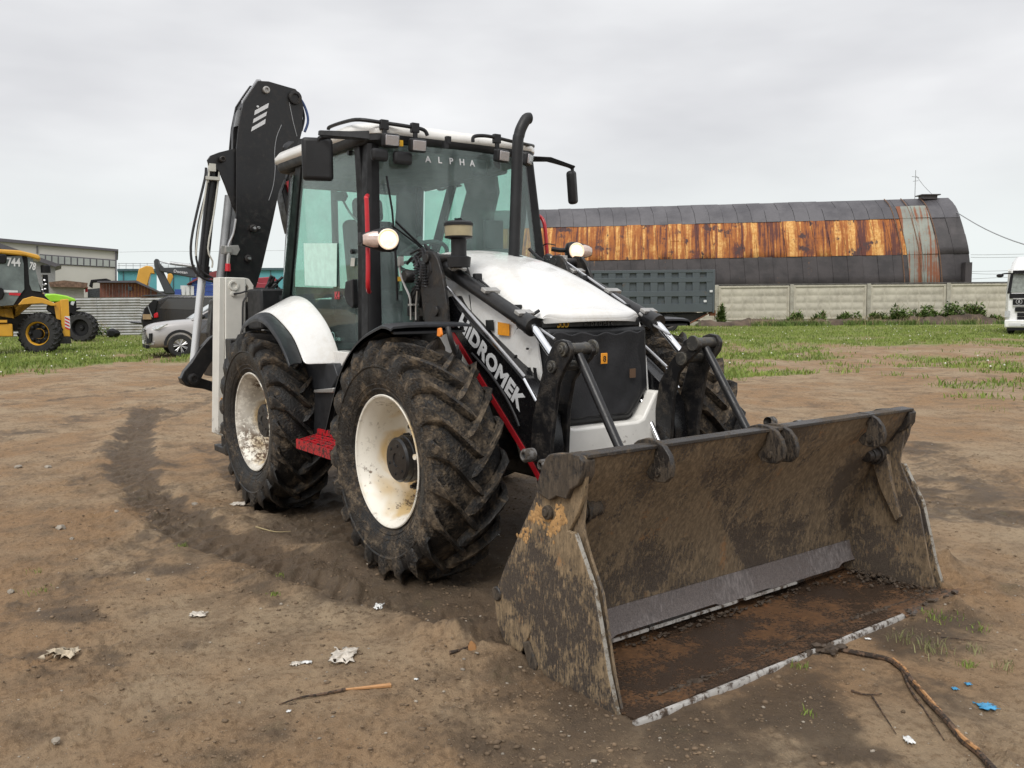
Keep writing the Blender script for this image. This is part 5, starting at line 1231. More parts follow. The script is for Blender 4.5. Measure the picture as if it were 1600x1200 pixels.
# left cylinder with its pipes
c0 = AX(-1.83, 333, 266); c1 = AX(-1.83, 316, 432); c2 = AX(-1.83, 299, 600)
m = MB(); m.cyl(c0, c1, .050, n=20); t = (c1 - c0) / np.linalg.norm(c1 - c0); m.cyl(c1 - t * .10, c1 + t * .01, .060, n=20); m.cyl(c0 - t * .12, c0 + t * .03, .045, n=16); m.build('dipper_cylinder', M['black'], BH)
m = MB(); m.cyl(c1, c2, .036, n=18); m.build('cylinder_rod', plain('dull_chrome', (.70, .71, .72), .32, .6, var=.02), BH)
m = MB()
m.tube([AX(-1.76, *q) for q in ((322, 262), (320, 280), (308, 330), (299, 375), (299, 405), (306, 425), (320, 436), (336, 440))], .012, 8, 3)
m.tube([AX(-1.76, *q) for q in ((328, 268), (322, 300), (310, 350), (306, 395), (312, 420), (328, 432), (340, 438))], .010, 8, 3)
m.build('hydraulic_hose', M['hose'], BH)
m = MB()
m.tube([AX(-1.75, *q) for q in ((325, 285), (328, 262), (334, 258), (341, 262), (342, 275), (334, 335), (325, 388), (332, 408), (331, 418))], .0085, 8, 3)
m.tube([AX(-1.75, *q) for q in ((324, 280), (318, 320), (310, 360), (306, 400))], .0085, 8, 3)
m.box(AX(-1.75, 332, 279), (.06, .13, .03)); m.box(AX(-1.75, 331, 262), (.05, .06, .07)); m.build('steel_pipe', plain('cream_pipe', (.55, .54, .48), .4, .2), BH)
# second cylinder on the boom's edge
m = MB(); m.cyl(AX(-1.78, 358, 306), AX(-1.78, 343, 450), .040, n=18); m.build('boom_cylinder', M['greypipe'], BH)
m = MB(); m.tube([AX(-1.69, *q) for q in ((368, 342), (364, 365), (357, 382), (357, 398))], .012, 8, 3); m.build('edge_pipe', M['steel'], BH)
m = MB(); m.px(yz(-1.69, [(345, 384), (372, 383), (375, 390), (370, 399), (345, 396)]), -1.685, -1.70); m.box(AX(-1.68, 357, 390), (.03, .06, .06)); m.build('pipe_bracket', M['zinc'], BH, bevel=.003)
m = MB(); m.cyl(AX(-1.66, 357, 398), AX(-1.66, 356, 412), .018, n=10); m.build('coupling', M['zinc'], BH)
m = MB(); m.cyl(AX(-1.66, 356, 412), AX(-1.66, 356, 424), .024, .028, n=12); m.build('red_cap', M['red'], BH, bevel=.003)
# link and lower arm
m = MB(); m.px(yz(-1.74, [(283, 592), (288, 580), (300, 566), (313, 545), (328, 528), (345, 518), (352, 530), (352, 560), (340, 556), (330, 566), (318, 585), (310, 600), (302, 604), (290, 602)]), -1.74, -1.82); m.build('bucket_link', M['black'], BH, bevel=.006)
m = MB(); m.px(yz(-1.78, [(283, 590), (300, 585), (318, 592), (345, 600), (345, 616), (320, 608), (296, 605), (286, 600)]), -1.78, -1.90); m.build('lower_link', M['black'], BH, bevel=.006)
bpin((302, 592), .05, x0=-1.66); 
m = MB(); m.px(yz(-1.9, [(330, 470), (345, 460), (352, 470), (352, 545), (330, 545), (326, 520)]), -1.86, -1.98); m.build('dipper_arm', M['blackmud'], BH, bevel=.008)
m = MB(); 
rows = [[(-1.9 - .10 * math.sin(a) , .0, 0)] for a in (0,)]
bk_pts = yz(-2.0, [(320, 520), (330, 560), (338, 590), (352, 590), (352, 510), (335, 500)])
m.px(bk_pts, -1.95, -2.4); m.build('rear_bucket', M['blackmud'], BH, bevel=.01)
# dipper on the right of the boom, hoses and the red bits
m = MB(); m.px(yz(-1.85, [(438, 300), (452, 262), (462, 262), (462, 330), (452, 365), (447, 345)]), -1.80, -1.98); m.build('dipper_arm', M['blackmud'], BH, bevel=.008)
m = MB(); m.px(yz(-1.78, [(446, 285), (452, 281), (457, 300), (456, 306), (450, 300)]), -1.76, -1.80); m.build('red_bracket', M['red'], BH)
m = MB(); m.px(yz(-1.77, [(455, 274), (460, 274), (460, 283), (456, 283)]), -1.75, -1.77); m.build('amber_lamp', M['orangelens'], BH)
# swing frame, hose clutter between boom and rear wheel
m = MB(); m.px(yz(-1.6, [(352, 450), (402, 450), (398, 500), (395, 640), (352, 640)]), -1.40, -1.75); m.build('king_post', M['blackmud'], BH, bevel=.01)
m = MB(); m.box((-.85, -.55, 1.55), (.35, .5, .35)); m.box((-.8, .2, 1.35), (.35, 1.2, .25)); m.build('control_tower', M['plastic'], BH, bevel=.02)
m = MB(); rng = random.Random(8)
for k in range(12):
    x0 = rng.uniform(418, 445); y0 = rng.uniform(430, 450)
    m.tube([AX(-.75, x0, y0), AX(-.78, x0 - rng.uniform(2, 12), y0 + 12), AX(-.8, x0 - rng.uniform(0, 15), y0 + 28), AX(-.8, x0 + rng.uniform(-5, 8), y0 + 40)], .013, 6, 4)
m.build('rear_hoses', M['hose'], BH)
# the '102' style plate on the rear roof corner
m = MB(); a = AY(-.70, 465, 258); m.prism([AY(-.70, 461, 244), AY(-.70, 470, 244), AY(-.70, 467, 262), AY(-.70, 459, 262)], (-.01, 0, 0)); m.build('roof_number_plate', M['zinc'], CAB)

# ================================================================== the yard behind
def ything(name, label, cat, x, y, z=0.0, rz=0.0, group=None): return thing(name, label, cat, yw(x, y, z), YAW + rz, group)
def yb(m, name, mt, parent=None, **k): m.tf(BM); return m.build(name, mt, parent, **k)
def fz(px, py, D, y=None):        # prism outline facing the camera at depth D
    return [YD(a, b, D) for a, b in zip(px, py)]
REF = {}        # the picture column whose sight line a far building's side wall follows
def onref(ref, D, px, py):
    sx = (ref - 800) / FPX; n = Vector((sx, 1, 0)).normalized(); nw = BM.to_3x3() @ n; return Vector(onplane(px, py, ORG + np.array(nw) * D * Vector((sx, 1)).length, tuple(nw)))
def pane(pts, D, depth, ref=None):
    m = MB()
    if ref is None: m.prism([YD(a, b, D) for a, b in pts], (0, depth, 0)); return m
    sx = (ref - 800) / FPX; n = Vector((sx, 1, 0)).normalized(); k = D * Vector((sx, 1)).length; nw = BM.to_3x3() @ n; o = ORG + np.array(nw) * k; I = BM.inverted()
    m.prism([I @ Vector(onplane(a, b, o, tuple(nw))) for a, b in pts], n * depth); return m

# ---- concrete panel wall
M['concrete'] = dirty('stained_concrete', (0.56, 0.525, 0.43), (0.33, 0.30, 0.24), 0.26, 0.85, 0.9, 1.2, bump=.2, edge=.2, fine=30)
M['concrete2'] = dirty('grey_concrete_post', (0.46, 0.44, 0.37), (0.24, 0.22, 0.17), 0.32, 0.85, 0.9, 1.6, bump=.2, edge=.2, fine=30)
M['ridge'] = plain('dark_coping', (.10, .095, .09), .8, var=.3)
WD = 62.0
wx = [YD(p, 480, WD)[0] for p in (764, 882, 1001, 1119, 1236, 1356, 1480, 1604, 1728)]
WL = ything('concrete_wall', 'long pale grey concrete panel wall in front of the rusty round roofed hangar', 'wall', wx[4], WD)
ZTOP = 2.83
pm_ = None
for i in range(len(wx) - 1):
    x0, x1 = wx[i] + .14, wx[i + 1] - .14; w = x1 - x0
    if pm_ is None or i in (6,):
        m = MB(); m.box((0, .06, ZTOP / 2 + .12), (w, .12, ZTOP - .25))
        m.box((0, -.035, ZTOP - .10), (w, .07, .12)); m.box((0, -.035, .42), (w, .07, .10))
        m.box((-w / 2 + .07, -.035, 1.56), (.14, .07, 2.2)); m.box((w / 2 - .07, -.035, 1.56), (.14, .07, 2.2))
        nc, nr = 6, 4; cw = (w - .34) / nc; ch = (ZTOP - .16 - .50 - .1) / nr
        for a in range(nc):
            for b in range(nr):
                cx_, cz_ = -w / 2 + .17 + cw * (a + .5), .50 + ch * (b + .5)
                m.add([(cx_ + sx_ * (cw / 2 - .03), 0, cz_ + sz_ * (ch / 2 - .03)) for sx_, sz_ in ((-1, -1), (1, -1), (1, 1), (-1, 1))] + [(cx_ + sx_ * (cw / 2 - .16), -.045, cz_ + sz_ * (ch / 2 - .14)) for sx_, sz_ in ((-1, -1), (1, -1), (1, 1), (-1, 1))], [(4, 5, 6, 7), (0, 1, 5, 4), (1, 2, 6, 5), (2, 3, 7, 6), (3, 0, 4, 7)])
        pm_ = m.build('wall_panel', M['concrete'], WL, local=True, bevel=.012, seg=1); o = pm_
        o.location = ((x0 + x1) / 2 - wx[4], random.uniform(-.03, .03), random.uniform(-.03, .02))
    else:
        o = pm_.copy(); COL.objects.link(o); o.parent = WL; WM[o] = WM[WL]; o.scale = (w / (wx[1] - wx[0] - .28), 1, 1)
        o.location = ((x0 + x1) / 2 - wx[4], random.uniform(-.03, .03), random.uniform(-.03, .02))
for i, x in enumerate(wx):
    m = MB(); m.box((x - wx[4], -.02, ZTOP / 2), (.24, .34, ZTOP + .06)); m.box((x - wx[4], -.22, .2), (.5, .3, .4)); m.build('wall_post', M['concrete2'], WL, local=True, bevel=.02, seg=1)
m = MB(); m.box(((wx[0] + wx[-1]) / 2 - wx[4], .05, ZTOP + .05), (wx[-1] - wx[0], .26, .08)); m.build('coping', M['ridge'], WL, local=True)
m = MB(); m.box(((wx[0] + wx[-1]) / 2 - wx[4], .05, .12), (wx[-1] - wx[0], .2, .26)); m.build('footing', M['concrete2'], WL, local=True)

# ---- hangar
Pr = [YD(*q) for q in ((1481, 310, 70), (1491, 321, 69.2), (1500, 342, 68.2), (1508, 370, 67.4), (1514, 400, 66.9), (1518, 448, 66.6))]
ridge_l = YD(770, 330.5, 76.5)
ax_ = Vector(ridge_l) - Vector(Pr[0]); ax_.z = 0; AL = ax_.length; axn = ax_.normalized()
# cross section carried on to the ground and mirrored to the far side
sec = [Vector(p) for p in Pr]; sec[-1].z = 0.0 if sec[-1].z < .5 else sec[-1].z
lastp = sec[-1].copy(); 
if lastp.z > .2: sec.append(Vector((lastp.x + .03, lastp.y - .2, 0)))
secP = catmull(sec, 6)
HG = ything('hangar', 'long dark round roofed metal hangar with a broad orange rust band behind the concrete wall', 'hangar', secP[0].x, secP[0].y)
zl_scale = (ridge_l[2]) / Pr[0][2]
def hp(t, a, off=0.0):          # t along the section 0..1 (ridge to base), a metres along the axis from the right end
    u = t * (len(secP) - 1); i = min(int(u), len(secP) - 2); p = secP[i].lerp(secP[i + 1], u - i); k = 1 + (zl_scale - 1) * a / AL
    return Vector((p.x, p.y, p.z * k)) + axn * a + Vector((0, -off, off * .6))
def pt_for_py(py):   # section parameter for a picture row at the right end
    best = min(range(400), key=lambda k: abs((lambda w: 600 - FPX * ((np.array(w) - CAM) @ UP) / ((np.array(w) - CAM) @ FW))(BM @ hp(k / 399, 0)) - py)); return best / 399
rows_t = [0.0, pt_for_py(322), pt_for_py(340), pt_for_py(367), pt_for_py(396), pt_for_py(446), 1.0]
t_rt, t_rb = pt_for_py(341), pt_for_py(395)
# materials: coordinates x = along the axis, z = height (object space is turned to the axis below)
def hangar_mat(name, mode):
    t = NT(name); s = t.xyz()
    ang = math.atan2(axn.y, axn.x)
    rot = t.n('ShaderNodeVectorRotate'); rot.rotation_type = 'Z_AXIS'; t.l(t.co(), rot.inputs[0]); rot.inputs['Angle'].default_value = -ang
    q = rot.outputs[0]; qs = t.xyz(q)
    st = t.noise(2.1, 7, .74, t.map((1, 0, .022), co=q)); st2 = t.noise(6, 5, .7, t.map((1, 0, .025), co=q)); bl = t.noise(.34, 5, .65, q); fi = t.noise(5, 6, .7, q)
    dark = t.mix(t.step(t.noise(.8, 5, .6, q), .35, .65), (.040, .036, .038), (.066, .058, .060))
    if mode == 'dark':
        dr = t.math('MULTIPLY', t.step(st, .70, .75), .25); c = t.mix(dr, dark, (.16, .07, .03))
        return t.done(t.bsdf(c, .50, 0, .4, t.bump(t.noise(1.6, 4), .25, .1)))
    if mode == 'top':
        c = t.mix(t.step(bl, .35, .65), (.058, .055, .062), (.105, .10, .108)); return t.done(t.bsdf(c, .40, 0, .5, t.bump(t.noise(2.2, 4), .4, .1)))
    orange = t.mix(t.step(st2, .35, .7), (.40, .155, .045), (.74, .43, .14))
    brown = t.mix(t.step(fi, .35, .65), (.095, .042, .034), (.22, .085, .045))
    if mode == 'rust':
        n1 = t.noise(1.5, 4, .6, t.map((1, 0, .02), co=q)); n2 = t.noise(5.5, 5, .7, t.map((1, 0, .03), co=q)); n3 = t.noise(1.1, 7, .72, t.map((1, .3, .4), co=q))
        v = t.math('ADD', t.math('MULTIPLY', n1, .42), t.math('ADD', t.math('MULTIPLY', n2, .33), t.math('MULTIPLY', n3, .25)))
        c = t.mix(t.step(v, .445, .49), t.mix(fi, (.075, .036, .038), (.15, .060, .045)), t.mix(fi, (.26, .085, .035), (.42, .16, .045)))
        c = t.mix(t.step(v, .50, .56), c, t.mix(t.step(fi, .35, .65), (.52, .24, .07), (.70, .43, .16)))
        dv = t.math('ADD', t.math('MULTIPLY', t.noise(.75, 5, .65, q), .7), t.math('MULTIPLY', n2, .3))
        c = t.mix(t.step(dv, .555, .60), c, (.080, .050, .050))
        return t.done(t.bsdf(c, .8, 0, .2, t.bump(fi, .2, .03)))
    if mode == 'drip':
        v = t.math('ADD', t.math('MULTIPLY', t.noise(1.7, 6, .7, t.map((1, 0, .012), co=q)), .75), t.math('MULTIPLY', fi, .25))
        c = t.mix(t.step(v, .60, .645), dark, t.mix(t.step(fi, .4, .6), (.13, .06, .045), (.40, .20, .08)))
        return t.done(t.bsdf(c, .6, 0, .35, t.bump(t.noise(1.6, 4), .25, .1)))
    if mode == 'grey':
        g = t.mix(t.step(bl, .3, .7), (.30, .32, .28), (.20, .21, .19)); v = t.math('ADD', t.math('MULTIPLY', st, .75), t.math('MULTIPLY', bl, .25))
        c = t.mix(t.step(v, .475, .53), g, (.22, .085, .045)); c = t.mix(t.step(fi, .60, .70), c, (.34, .15, .06)); return t.done(t.bsdf(c, .7, 0, .3))
M['hg_dark'] = hangar_mat('dark_roofing_sheet', 'dark'); M['hg_top'] = hangar_mat('grey_roofing_sheet', 'top'); M['hg_rust'] = hangar_mat('rust_streaked_sheet', 'rust'); M['hg_drip'] = hangar_mat('rust_dripped_sheet', 'drip'); M['hg_grey'] = hangar_mat('faded_rusty_grey_sheet', 'grey')
ncol = 33; cw = AL / ncol; rng = random.Random(12)
def sheet(t0, t1, a0, a1, mt, off, n=3):
    m = MB(); g = [[hp(t0 + (t1 - t0) * i / n, a0 + (a1 - a0) * j, off + rng.uniform(-.006, .006)) for j in (0, 1)] for i in range(n + 1)]
    m.slab(g, (0, .03, -.02)); o = yb(m, 'roof_sheet', mt, HG, ang=70); return o
# column widths: two odd rusty grey strips near the right end
cols = []; a = 0.0
while a < AL: 
    w = cw * rng.uniform(.97, 1.03); cols.append((a, min(AL, a + w))); a += w
def px_of(a, t=.5):
    w = BM @ hp(t, a); d = np.array(w) - CAM; return 800 + FPX * (d @ RT) / (d @ FW)
for (a0, a1) in cols:
    c = px_of((a0 + a1) / 2, .35)
    for r in range(6):
        t0, t1 = rows_t[r], rows_t[r + 1]
        if 1400 < c < 1462 and r > 0: mt = M['hg_grey']
        elif r in (2 + 0, 3) and c < 1405: mt = M['hg_rust']
        elif r <= 1: mt = M['hg_top']
        elif r >= 4 and c < 1330: mt = M['hg_drip']
        else: mt = M['hg_dark']
        sheet(t0 + .002, t1 + .006, a0 + .012, a1 - .012, mt, .05 + rng.uniform(0, .05) + (.03 if r % 2 else 0) + (.04 if mt is M['hg_grey'] else 0))
m = MB(); g = [[hp(k / 24, 0.02, 0), hp(k / 24, AL, 0)] for k in range(25)]
far = [[Vector((2 * g[0][j].x - g[k][j].x * 1.0, 2 * g[0][j].y - g[k][j].y, g[k][j].z)) for j in (0, 1)] for k in range(24, 0, -1)]
m.slab(far + g, (0, 0, -.05)); yb(m, 'roof_deck', M['hg_dark'], HG, ang=60)
# end walls
for a in (.15, AL - .1):
    m = MB(); e = [hp(k / 24, a) for k in range(25)]; f_ = [Vector((2 * e[0].x - p.x, 2 * e[0].y - p.y, p.z)) for p in e[:0:-1]]
    m.prism(f_ + e, axn * .1); yb(m, 'end_wall', M['hg_dark'], HG)
# rust strip lines (raised seams) next to the odd strips, vent on the ridge
for pc in (1403, 1430, 1461):
    k = min(range(200), key=lambda q: abs(px_of(q * .05) - pc)) * .05
    m = MB(); m.tube([hp(i / 20, k, .13) for i in range(21)], .04, 5); yb(m, 'seam_strip', plain('rusty_seam', (.16, .09, .055), .8, var=.3) if pc == 1403 else bpy.data.materials['rusty_seam'], HG)
p = hp(0, 1.5, 0); m = MB(); m.box((p.x, p.y, p.z + .10), (1.1, .9, .3)); m.box((p.x, p.y, p.z + .28), (1.5, 1.2, .08)); yb(m, 'ridge_vent', M['hg_dark'], HG)
m = MB(); a = YD(1512, 416, 65.8); m.box((a[0] + .25, 66.4, 2.4), (.5, .6, 4.2)); yb(m, 'end_buttress', M['hg_dark'], HG)

# ---- antenna pole and cables
a = YD(1429, 322, 73); b = YD(1430, 266, 73)
AP = ything('antenna_pole', 'thin metal pole standing up behind the ridge of the hangar', 'pole', a[0], 73)
m = MB(); m.cyl((a[0], 73, 0), (a[0], 73, b[2]), .05, .025, n=8); yb(m, 'mast', M['greypipe'], AP)
m = MB(); m.cyl((a[0] - .3, 73, b[2] - .5), (a[0] + .3, 73, b[2] - .6), .02, n=6); m.cyl((a[0] - .2, 73, b[2] - .9), (a[0] + .25, 73, b[2] - .85), .02, n=6); yb(m, 'crossbar', M['greypipe'], AP)
def cable(pts, r, label, group=None):
    m = MB(); m.tube([YD(*p) for p in pts], r, 5, 4); o = yb(m, 'overhead_cable', M['greypipe']); tag(o, label, 'cable', group); return o
cable([(1432, 275, 73), (1445, 292, 72.5), (1462, 309, 71)], .022, 'short cable running from the thin pole down to the hangar ridge vent')
cable([(1495, 332, 68.5), (1540, 358, 60), (1604, 383, 50), (1720, 410, 44)], .035, 'thick overhead cable leaving the hangar end towards the white truck')
PLN = ('topmost faint power line right of the hangar end', 'second faint power line from the top right of the hangar', 'third faint power line, level with the truck mirror', 'fourth faint power line crossing near the truck mirror', 'lowest faint power line just above the concrete wall')
for k, (y0, y1) in enumerate(((398, 396), (402, 401), (424, 421), (427, 428), (436, 430))):
    cable([(1517, y0, 95), (1560, (y0 + y1) / 2 + .8, 95), (1720, y1 - 2, 95)], .022, PLN[k], 'faint power lines on the right')
cable([(186, 394, 120), (260, 392.5, 120), (330, 393, 120), (460, 391, 120)], .02, 'faint wire in the sky above the teal roofs')

# ---- dump trailer
M['trailer'] = dirty('blue_grey_trailer_paint', (.072, .088, .098), (.11, .075, .05), .14, .55, .9, 1.6, bump=.15, fine=20)
TD = 48.0
xr = YD(1114, 450, TD)[0]; xl = YD(885, 450, TD)[0]; zt_ = YD(1000, 423, TD)[2]; zb_ = YD(1000, 488, TD)[2]
TRL = ything('dump_trailer', 'dark blue grey tipper trailer body parked in front of the concrete wall', 'trailer', (xl + xr) / 2, TD)
xl2 = xl - 1.5
m = MB(); m.box(((xl2 + xr) / 2, TD + 1.33, (zt_ + zb_) / 2), (xr - xl2, 2.38, zt_ - zb_)); yb(m, 'tipper_body', M['trailer'], TRL)
m = MB(); L_ = xr - xl2
for z, h in ((zt_ - .05, .16), (zt_ - .52, .26), (zt_ - 1.28, .30), (zb_ + .22, .46)): m.box(((xl2 + xr) / 2, TD + .08, z), (L_, .14, h))
n = 12
for k in range(n + 1):
    x = xl2 + .15 + (L_ - .3) * k / n; m.box((x, TD + .095, (zt_ + zb_) / 2), (.40, .14, zt_ - zb_ - .02))
yb(m, 'side_rib', M['trailer'], TRL, bevel=.015, seg=1)
m = MB(); m.box((xr + .05, TD + 1.25, (zt_ + zb_) / 2 - .02), (.12, 2.5, zt_ - zb_ + .1)); yb(m, 'tailgate', M['trailer'], TRL, bevel=.02, seg=1)
m = MB(); m.box(((xl2 + xr) / 2 - .4, TD + 1.25, zb_ - .18), (L_ - .6, .9, .3)); m.prism([(xr - 2.2, TD + .5, zb_ - .2), (xr - .2, TD + .5, zb_ - .05), (xr - .2, TD + .5, zb_ - .16), (xr - 1.2, TD + .5, zb_ - .62)], (0, 1.4, 0)); m.box((xr - 1.0, TD + .3, zb_ - .5), (.7, .06, .06)); yb(m, 'chassis_rail', M['blackmud'], TRL)
m = MB(); m.cyl((xr - .1, TD + .2, zb_ - .05), (xr - 1.4, TD + .25, zb_ - .75), .04, n=6); m.box((xr + .05, TD + .3, zb_ - .08), (.3, .3, .3)); yb(m, 'rusty_hook', plain('rusty_steel', (.16, .06, .03), .9, var=.3), TRL)
for (px_, w_) in ((1097, 'a'), (1092, 'b')):
    m = MB(); q = YD(px_, 462 if w_ == 'b' else 455, TD - .1); m.box((q[0] + (.35 if w_ == 'b' else .5), TD - .09, q[2] - (.3 if w_ == 'b' else 0)), (.16, .01, .12)); yb(m, 'white_plate', M['letter'], TRL)
def simple_wheel(parent, c, r, w, mt_rim, d=(0, -1, 0), spokes=0, yard=True):
    WH = bpy.data.objects.new('wheel', None); reg(WH, parent); WM[WH] = WM[parent]
    d = Vector(d).normalized(); m = MB()
    m.lathe(c, d, [(-w / 2, r * .6), (-w / 2, r * .9), (-w * .35, r), (w * .35, r), (w / 2, r * .9), (w * .5, r * .62), (w * .42, r * .58)], 32)
    n = 26; u, q = perp(d)
    m2 = MB(); m2.lathe(c, d, [(w * .43, r * .60), (w * .48, r * .585), (w * .40, r * .54), (w * .15, r * .50), (w * .12, r * .2), (w * .25, r * .17), (w * .27, r * .02)], 28)
    if spokes:
        m2 = MB(); m2.lathe(c, d, [(w * .43, r * .66), (w * .5, r * .645), (w * .42, r * .60), (w * .0, r * .58)], 32); m2.lathe(c, d, [(w * .2, r * .14), (w * .42, r * .13), (w * .44, r * .01)], 16)
        for k in range(spokes):
            for dd in (-.13, .13):
                a = 2 * math.pi * k / spokes + dd; e = Vector(c) + d * (w * .36); e1 = e + (u * math.cos(a) + q * math.sin(a)) * r * .62; a2 = 2 * math.pi * k / spokes; e0 = e + (u * math.cos(a2) + q * math.sin(a2)) * r * .1; m2.cyl(e0, e1, r * .035, r * .045, n=6)
    f = (lambda mm_: mm_.tf(BM)) if yard else (lambda mm_: mm_)
    f(m).build('tyre', M['carrubber'], WH, local=not yard); f(m2).build('rim', mt_rim, WH, local=not yard)
    if spokes:
        m3 = MB(); m3.lathe(c, d, [(-w * .1, r * .6), (-w * .1, .01)], 24); f(m3).build('brake_disc', M['rubberseal'], WH, local=not yard)
    return WH
for px_ in (1045, 975):
    c = YD(px_, 503, TD + .35); simple_wheel(TRL, (c[0], TD + .35, .52), .52, .32, plain('dusty_rim', (.10, .09, .08), .8) if px_ == 1045 else bpy.data.materials['dusty_rim'])
# ---- white truck at the right edge
KD = 40.0
def K(px, py, D=KD): return YD(px, py, D)
x0 = 22.95; zt2 = K(1600, 398)[2]
TK = ything('truck', 'white truck with a black grille facing the yard at the right edge', 'truck', x0 + 1.25, KD)
M['truckwhite'] = plain('truck_white_paint', (.80, .80, .79), .25, var=.04, coat=.4)
x1 = x0 + 2.5
def kx(v): return x0 + v
KR = Matrix.Translation(Vector((x0 + 1.25, KD, 0))) @ Matrix.Rotation(math.radians(-31), 4, 'Z') @ Matrix.Translation(Vector((-x0 - 1.25, -KD, 0)))
_yb = yb
def yb(m, name, mt, parent=None, **k):
    if parent is TK: m.tf(KR)
    return _yb(m, name, mt, parent, **k)
m = MB(); m.loft([[(kx(a), KD + b, z) for a, b in ((.0, .35), (.12, .0), (2.38, 0), (2.5, .35), (2.5, 2.2), (0, 2.2))] for z in (.45, 1.2, 1.95)] + [[(kx(a), KD + b, z) for a, b in ((.06, .45), (.2, .16), (2.30, .16), (2.44, .45), (2.44, 2.2), (.06, 2.2))] for z in (2.75, 3.0)])
yb(m, 'truck_cab', M['truckwhite'], TK, bevel=.04)
m = MB(); m.loft([[(kx(a), KD + b, z) for a, b in q] for q, z in (([(.12, .5), (.26, .22), (2.24, .22), (2.38, .5), (2.38, 2.2), (.12, 2.2)], 3.0), ([(.2, .75), (.4, .45), (2.1, .45), (2.3, .75), (2.3, 2.2), (.2, 2.2)], 3.35), ([(.35, 1.2), (.5, .9), (2.0, .9), (2.15, 1.2), (2.15, 2.2), (.35, 2.2)], 3.62))]); yb(m, 'roof_deflector', M['truckwhite'], TK, bevel=.03)
m = MB(); m.prism([(kx(.20), KD - .03, 1.95), (kx(2.30), KD - .03, 1.95), (kx(2.22), KD + .10, 2.80), (kx(.28), KD + .10, 2.80)], (0, .1, 0)); yb(m, 'windscreen', plain('pale_truck_windscreen', (.20, .22, .20), .1, var=.3, coat=.5), TK)
m = MB(); m.box((kx(1.25), KD - .04, 2.88), (2.0, .12, .16)); m.prism([(kx(.05), KD - .0, 1.9), (kx(.22), KD - .04, 1.9), (kx(.34), KD + .12, 2.8), (kx(.16), KD + .2, 2.85)], (0, .3, 0)); m.box((kx(1.25), KD - .03, 1.78), (2.2, .1, .22)); yb(m, 'sun_visor', M['rubberseal'], TK, bevel=.01, seg=1)
for (z, h, w) in ((1.50, .26, 1.9), (1.16, .20, 1.7), (.92, .16, 1.5), (.72, .18, 1.5)):
    m = MB(); m.box((kx(1.25), KD - .03, z), (w, .10, h))
    yb(m, 'grille_slat', M['rubberseal'], TK, bevel=.01, seg=1)
m = MB(); m.box((kx(1.25), KD - .05, 1.66), (1.9, .06, .05)); m.box((kx(1.25), KD - .05, 1.33), (1.9, .06, .05)); yb(m, 'chrome_bar', M['steel'], TK)
m = MB(); m.lathe((kx(.55), KD - .06, 1.52), (0, -1, 0), [(0, .14), (.03, .13), (.03, .11), (0, .10)], 20); m.prism([(kx(.55), KD - .09, 1.64), (kx(.50), KD - .09, 1.47), (kx(.60), KD - .09, 1.47)], (0, .02, 0)); yb(m, 'emblem', M['steel'], TK)
m = MB(); m.box((kx(1.25), KD - .06, .50), (2.5, .3, .36)); yb(m, 'bumper', M['truckwhite'], TK, bevel=.05)
m = MB(); m.box((kx(.42), KD - .225, .46), (.50, .02, .12)); yb(m, 'number_plate', M['letter'], TK)
m = MB(); m.box((kx(.74), KD - .225, .44), (.16, .02, .10)); m.box((kx(.1), KD - .08, .95), (.22, .08, .28)); yb(m, 'fog_lamp', M['headglass'], TK)
m = MB(); m.box((kx(1.25), KD - .02, .26), (2.3, .3, .14)); yb(m, 'underrun_bar', M['rubberseal'], TK)
m = MB(); m.tube([(kx(.25), KD, 2.82), (kx(0), KD - .12, 2.83), (kx(-.18), KD - .2, 2.80)], .035, 6, 3); m.ico((kx(-.26), KD - .2, 2.73), .16, (1, .5, .55), 0, 2); yb(m, 'mirror_arm', M['rubberseal'], TK)
m = MB(); m.box((kx(1.25), KD + 4.2, 1.9), (2.5, 4, 2.4)); yb(m, 'load_body', M['truckwhite'], TK)
for xx in (.25, 2.25):
    for yy in (1.2, 4.6): simple_wheel(TK, tuple(KR @ Vector((kx(xx), KD + yy, .5))), .5, .3, bpy.data.materials['dusty_rim'], d=tuple(KR.to_3x3() @ Vector((-1 if xx < 1 else 1, 0, 0))))

# ---- weeds along the wall
def bush(x, y, r, h, label, group, n=None, mt=None, name='weed_clump', seed=0, wid=.022):
    rg2 = np.random.default_rng(seed + 100); n = n or int(150 * r * h) + 60
    B = ything(name, label, 'weeds', x, y, 0, 0, group)
    k = 9; cx_ = rg2.normal(0, r * .45, k); cy_ = rg2.normal(0, .22, k); ch = rg2.uniform(.4, 1, k) * h; m = MB()
    V = []; F = []
    for i in range(n * 3):
        j = rg2.integers(k); u = rg2.normal(0, 1, 3); u /= np.linalg.norm(u); q = rg2.uniform(.3, 1) ** .5
        c = np.array([cx_[j] + u[0] * r * .38 * q, cy_[j] + u[1] * .3 * q, max(.02, ch[j] * .5 + u[2] * ch[j] * .55 * q)])
        a = rg2.uniform(0, 2 * math.pi); l = wid * rg2.uniform(1.5, 4); w = wid * rg2.uniform(.5, 1.2); dirv = np.array([math.cos(a), math.sin(a) * .8, rg2.uniform(-.2, 1.1)]); sv = np.array([-math.sin(a), math.cos(a), rg2.uniform(-.4, .4)])
        b = len(V); V += [tuple(c - sv * w), tuple(c + dirv * l * .6 - sv * w), tuple(c + dirv * l * 1.2), tuple(c + sv * w)]; F.append((b, b + 1, b + 2, b + 3))
    m.v = V; m.f = F; m.build('leaves', mt or M['weed'], B, local=True, recalc=False)
    m = MB()
    for i in range(7):
        xx = rg2.normal(0, r * .6); m.tube([(xx, -.1, 0), (xx + rg2.normal(0, .2), -.15, h * .5), (xx + rg2.normal(0, .5), -.2, h * rg2.uniform(.7, 1.2))], .008, 4)
    m.build('stalks', M['straw'], B, local=True)
    return B
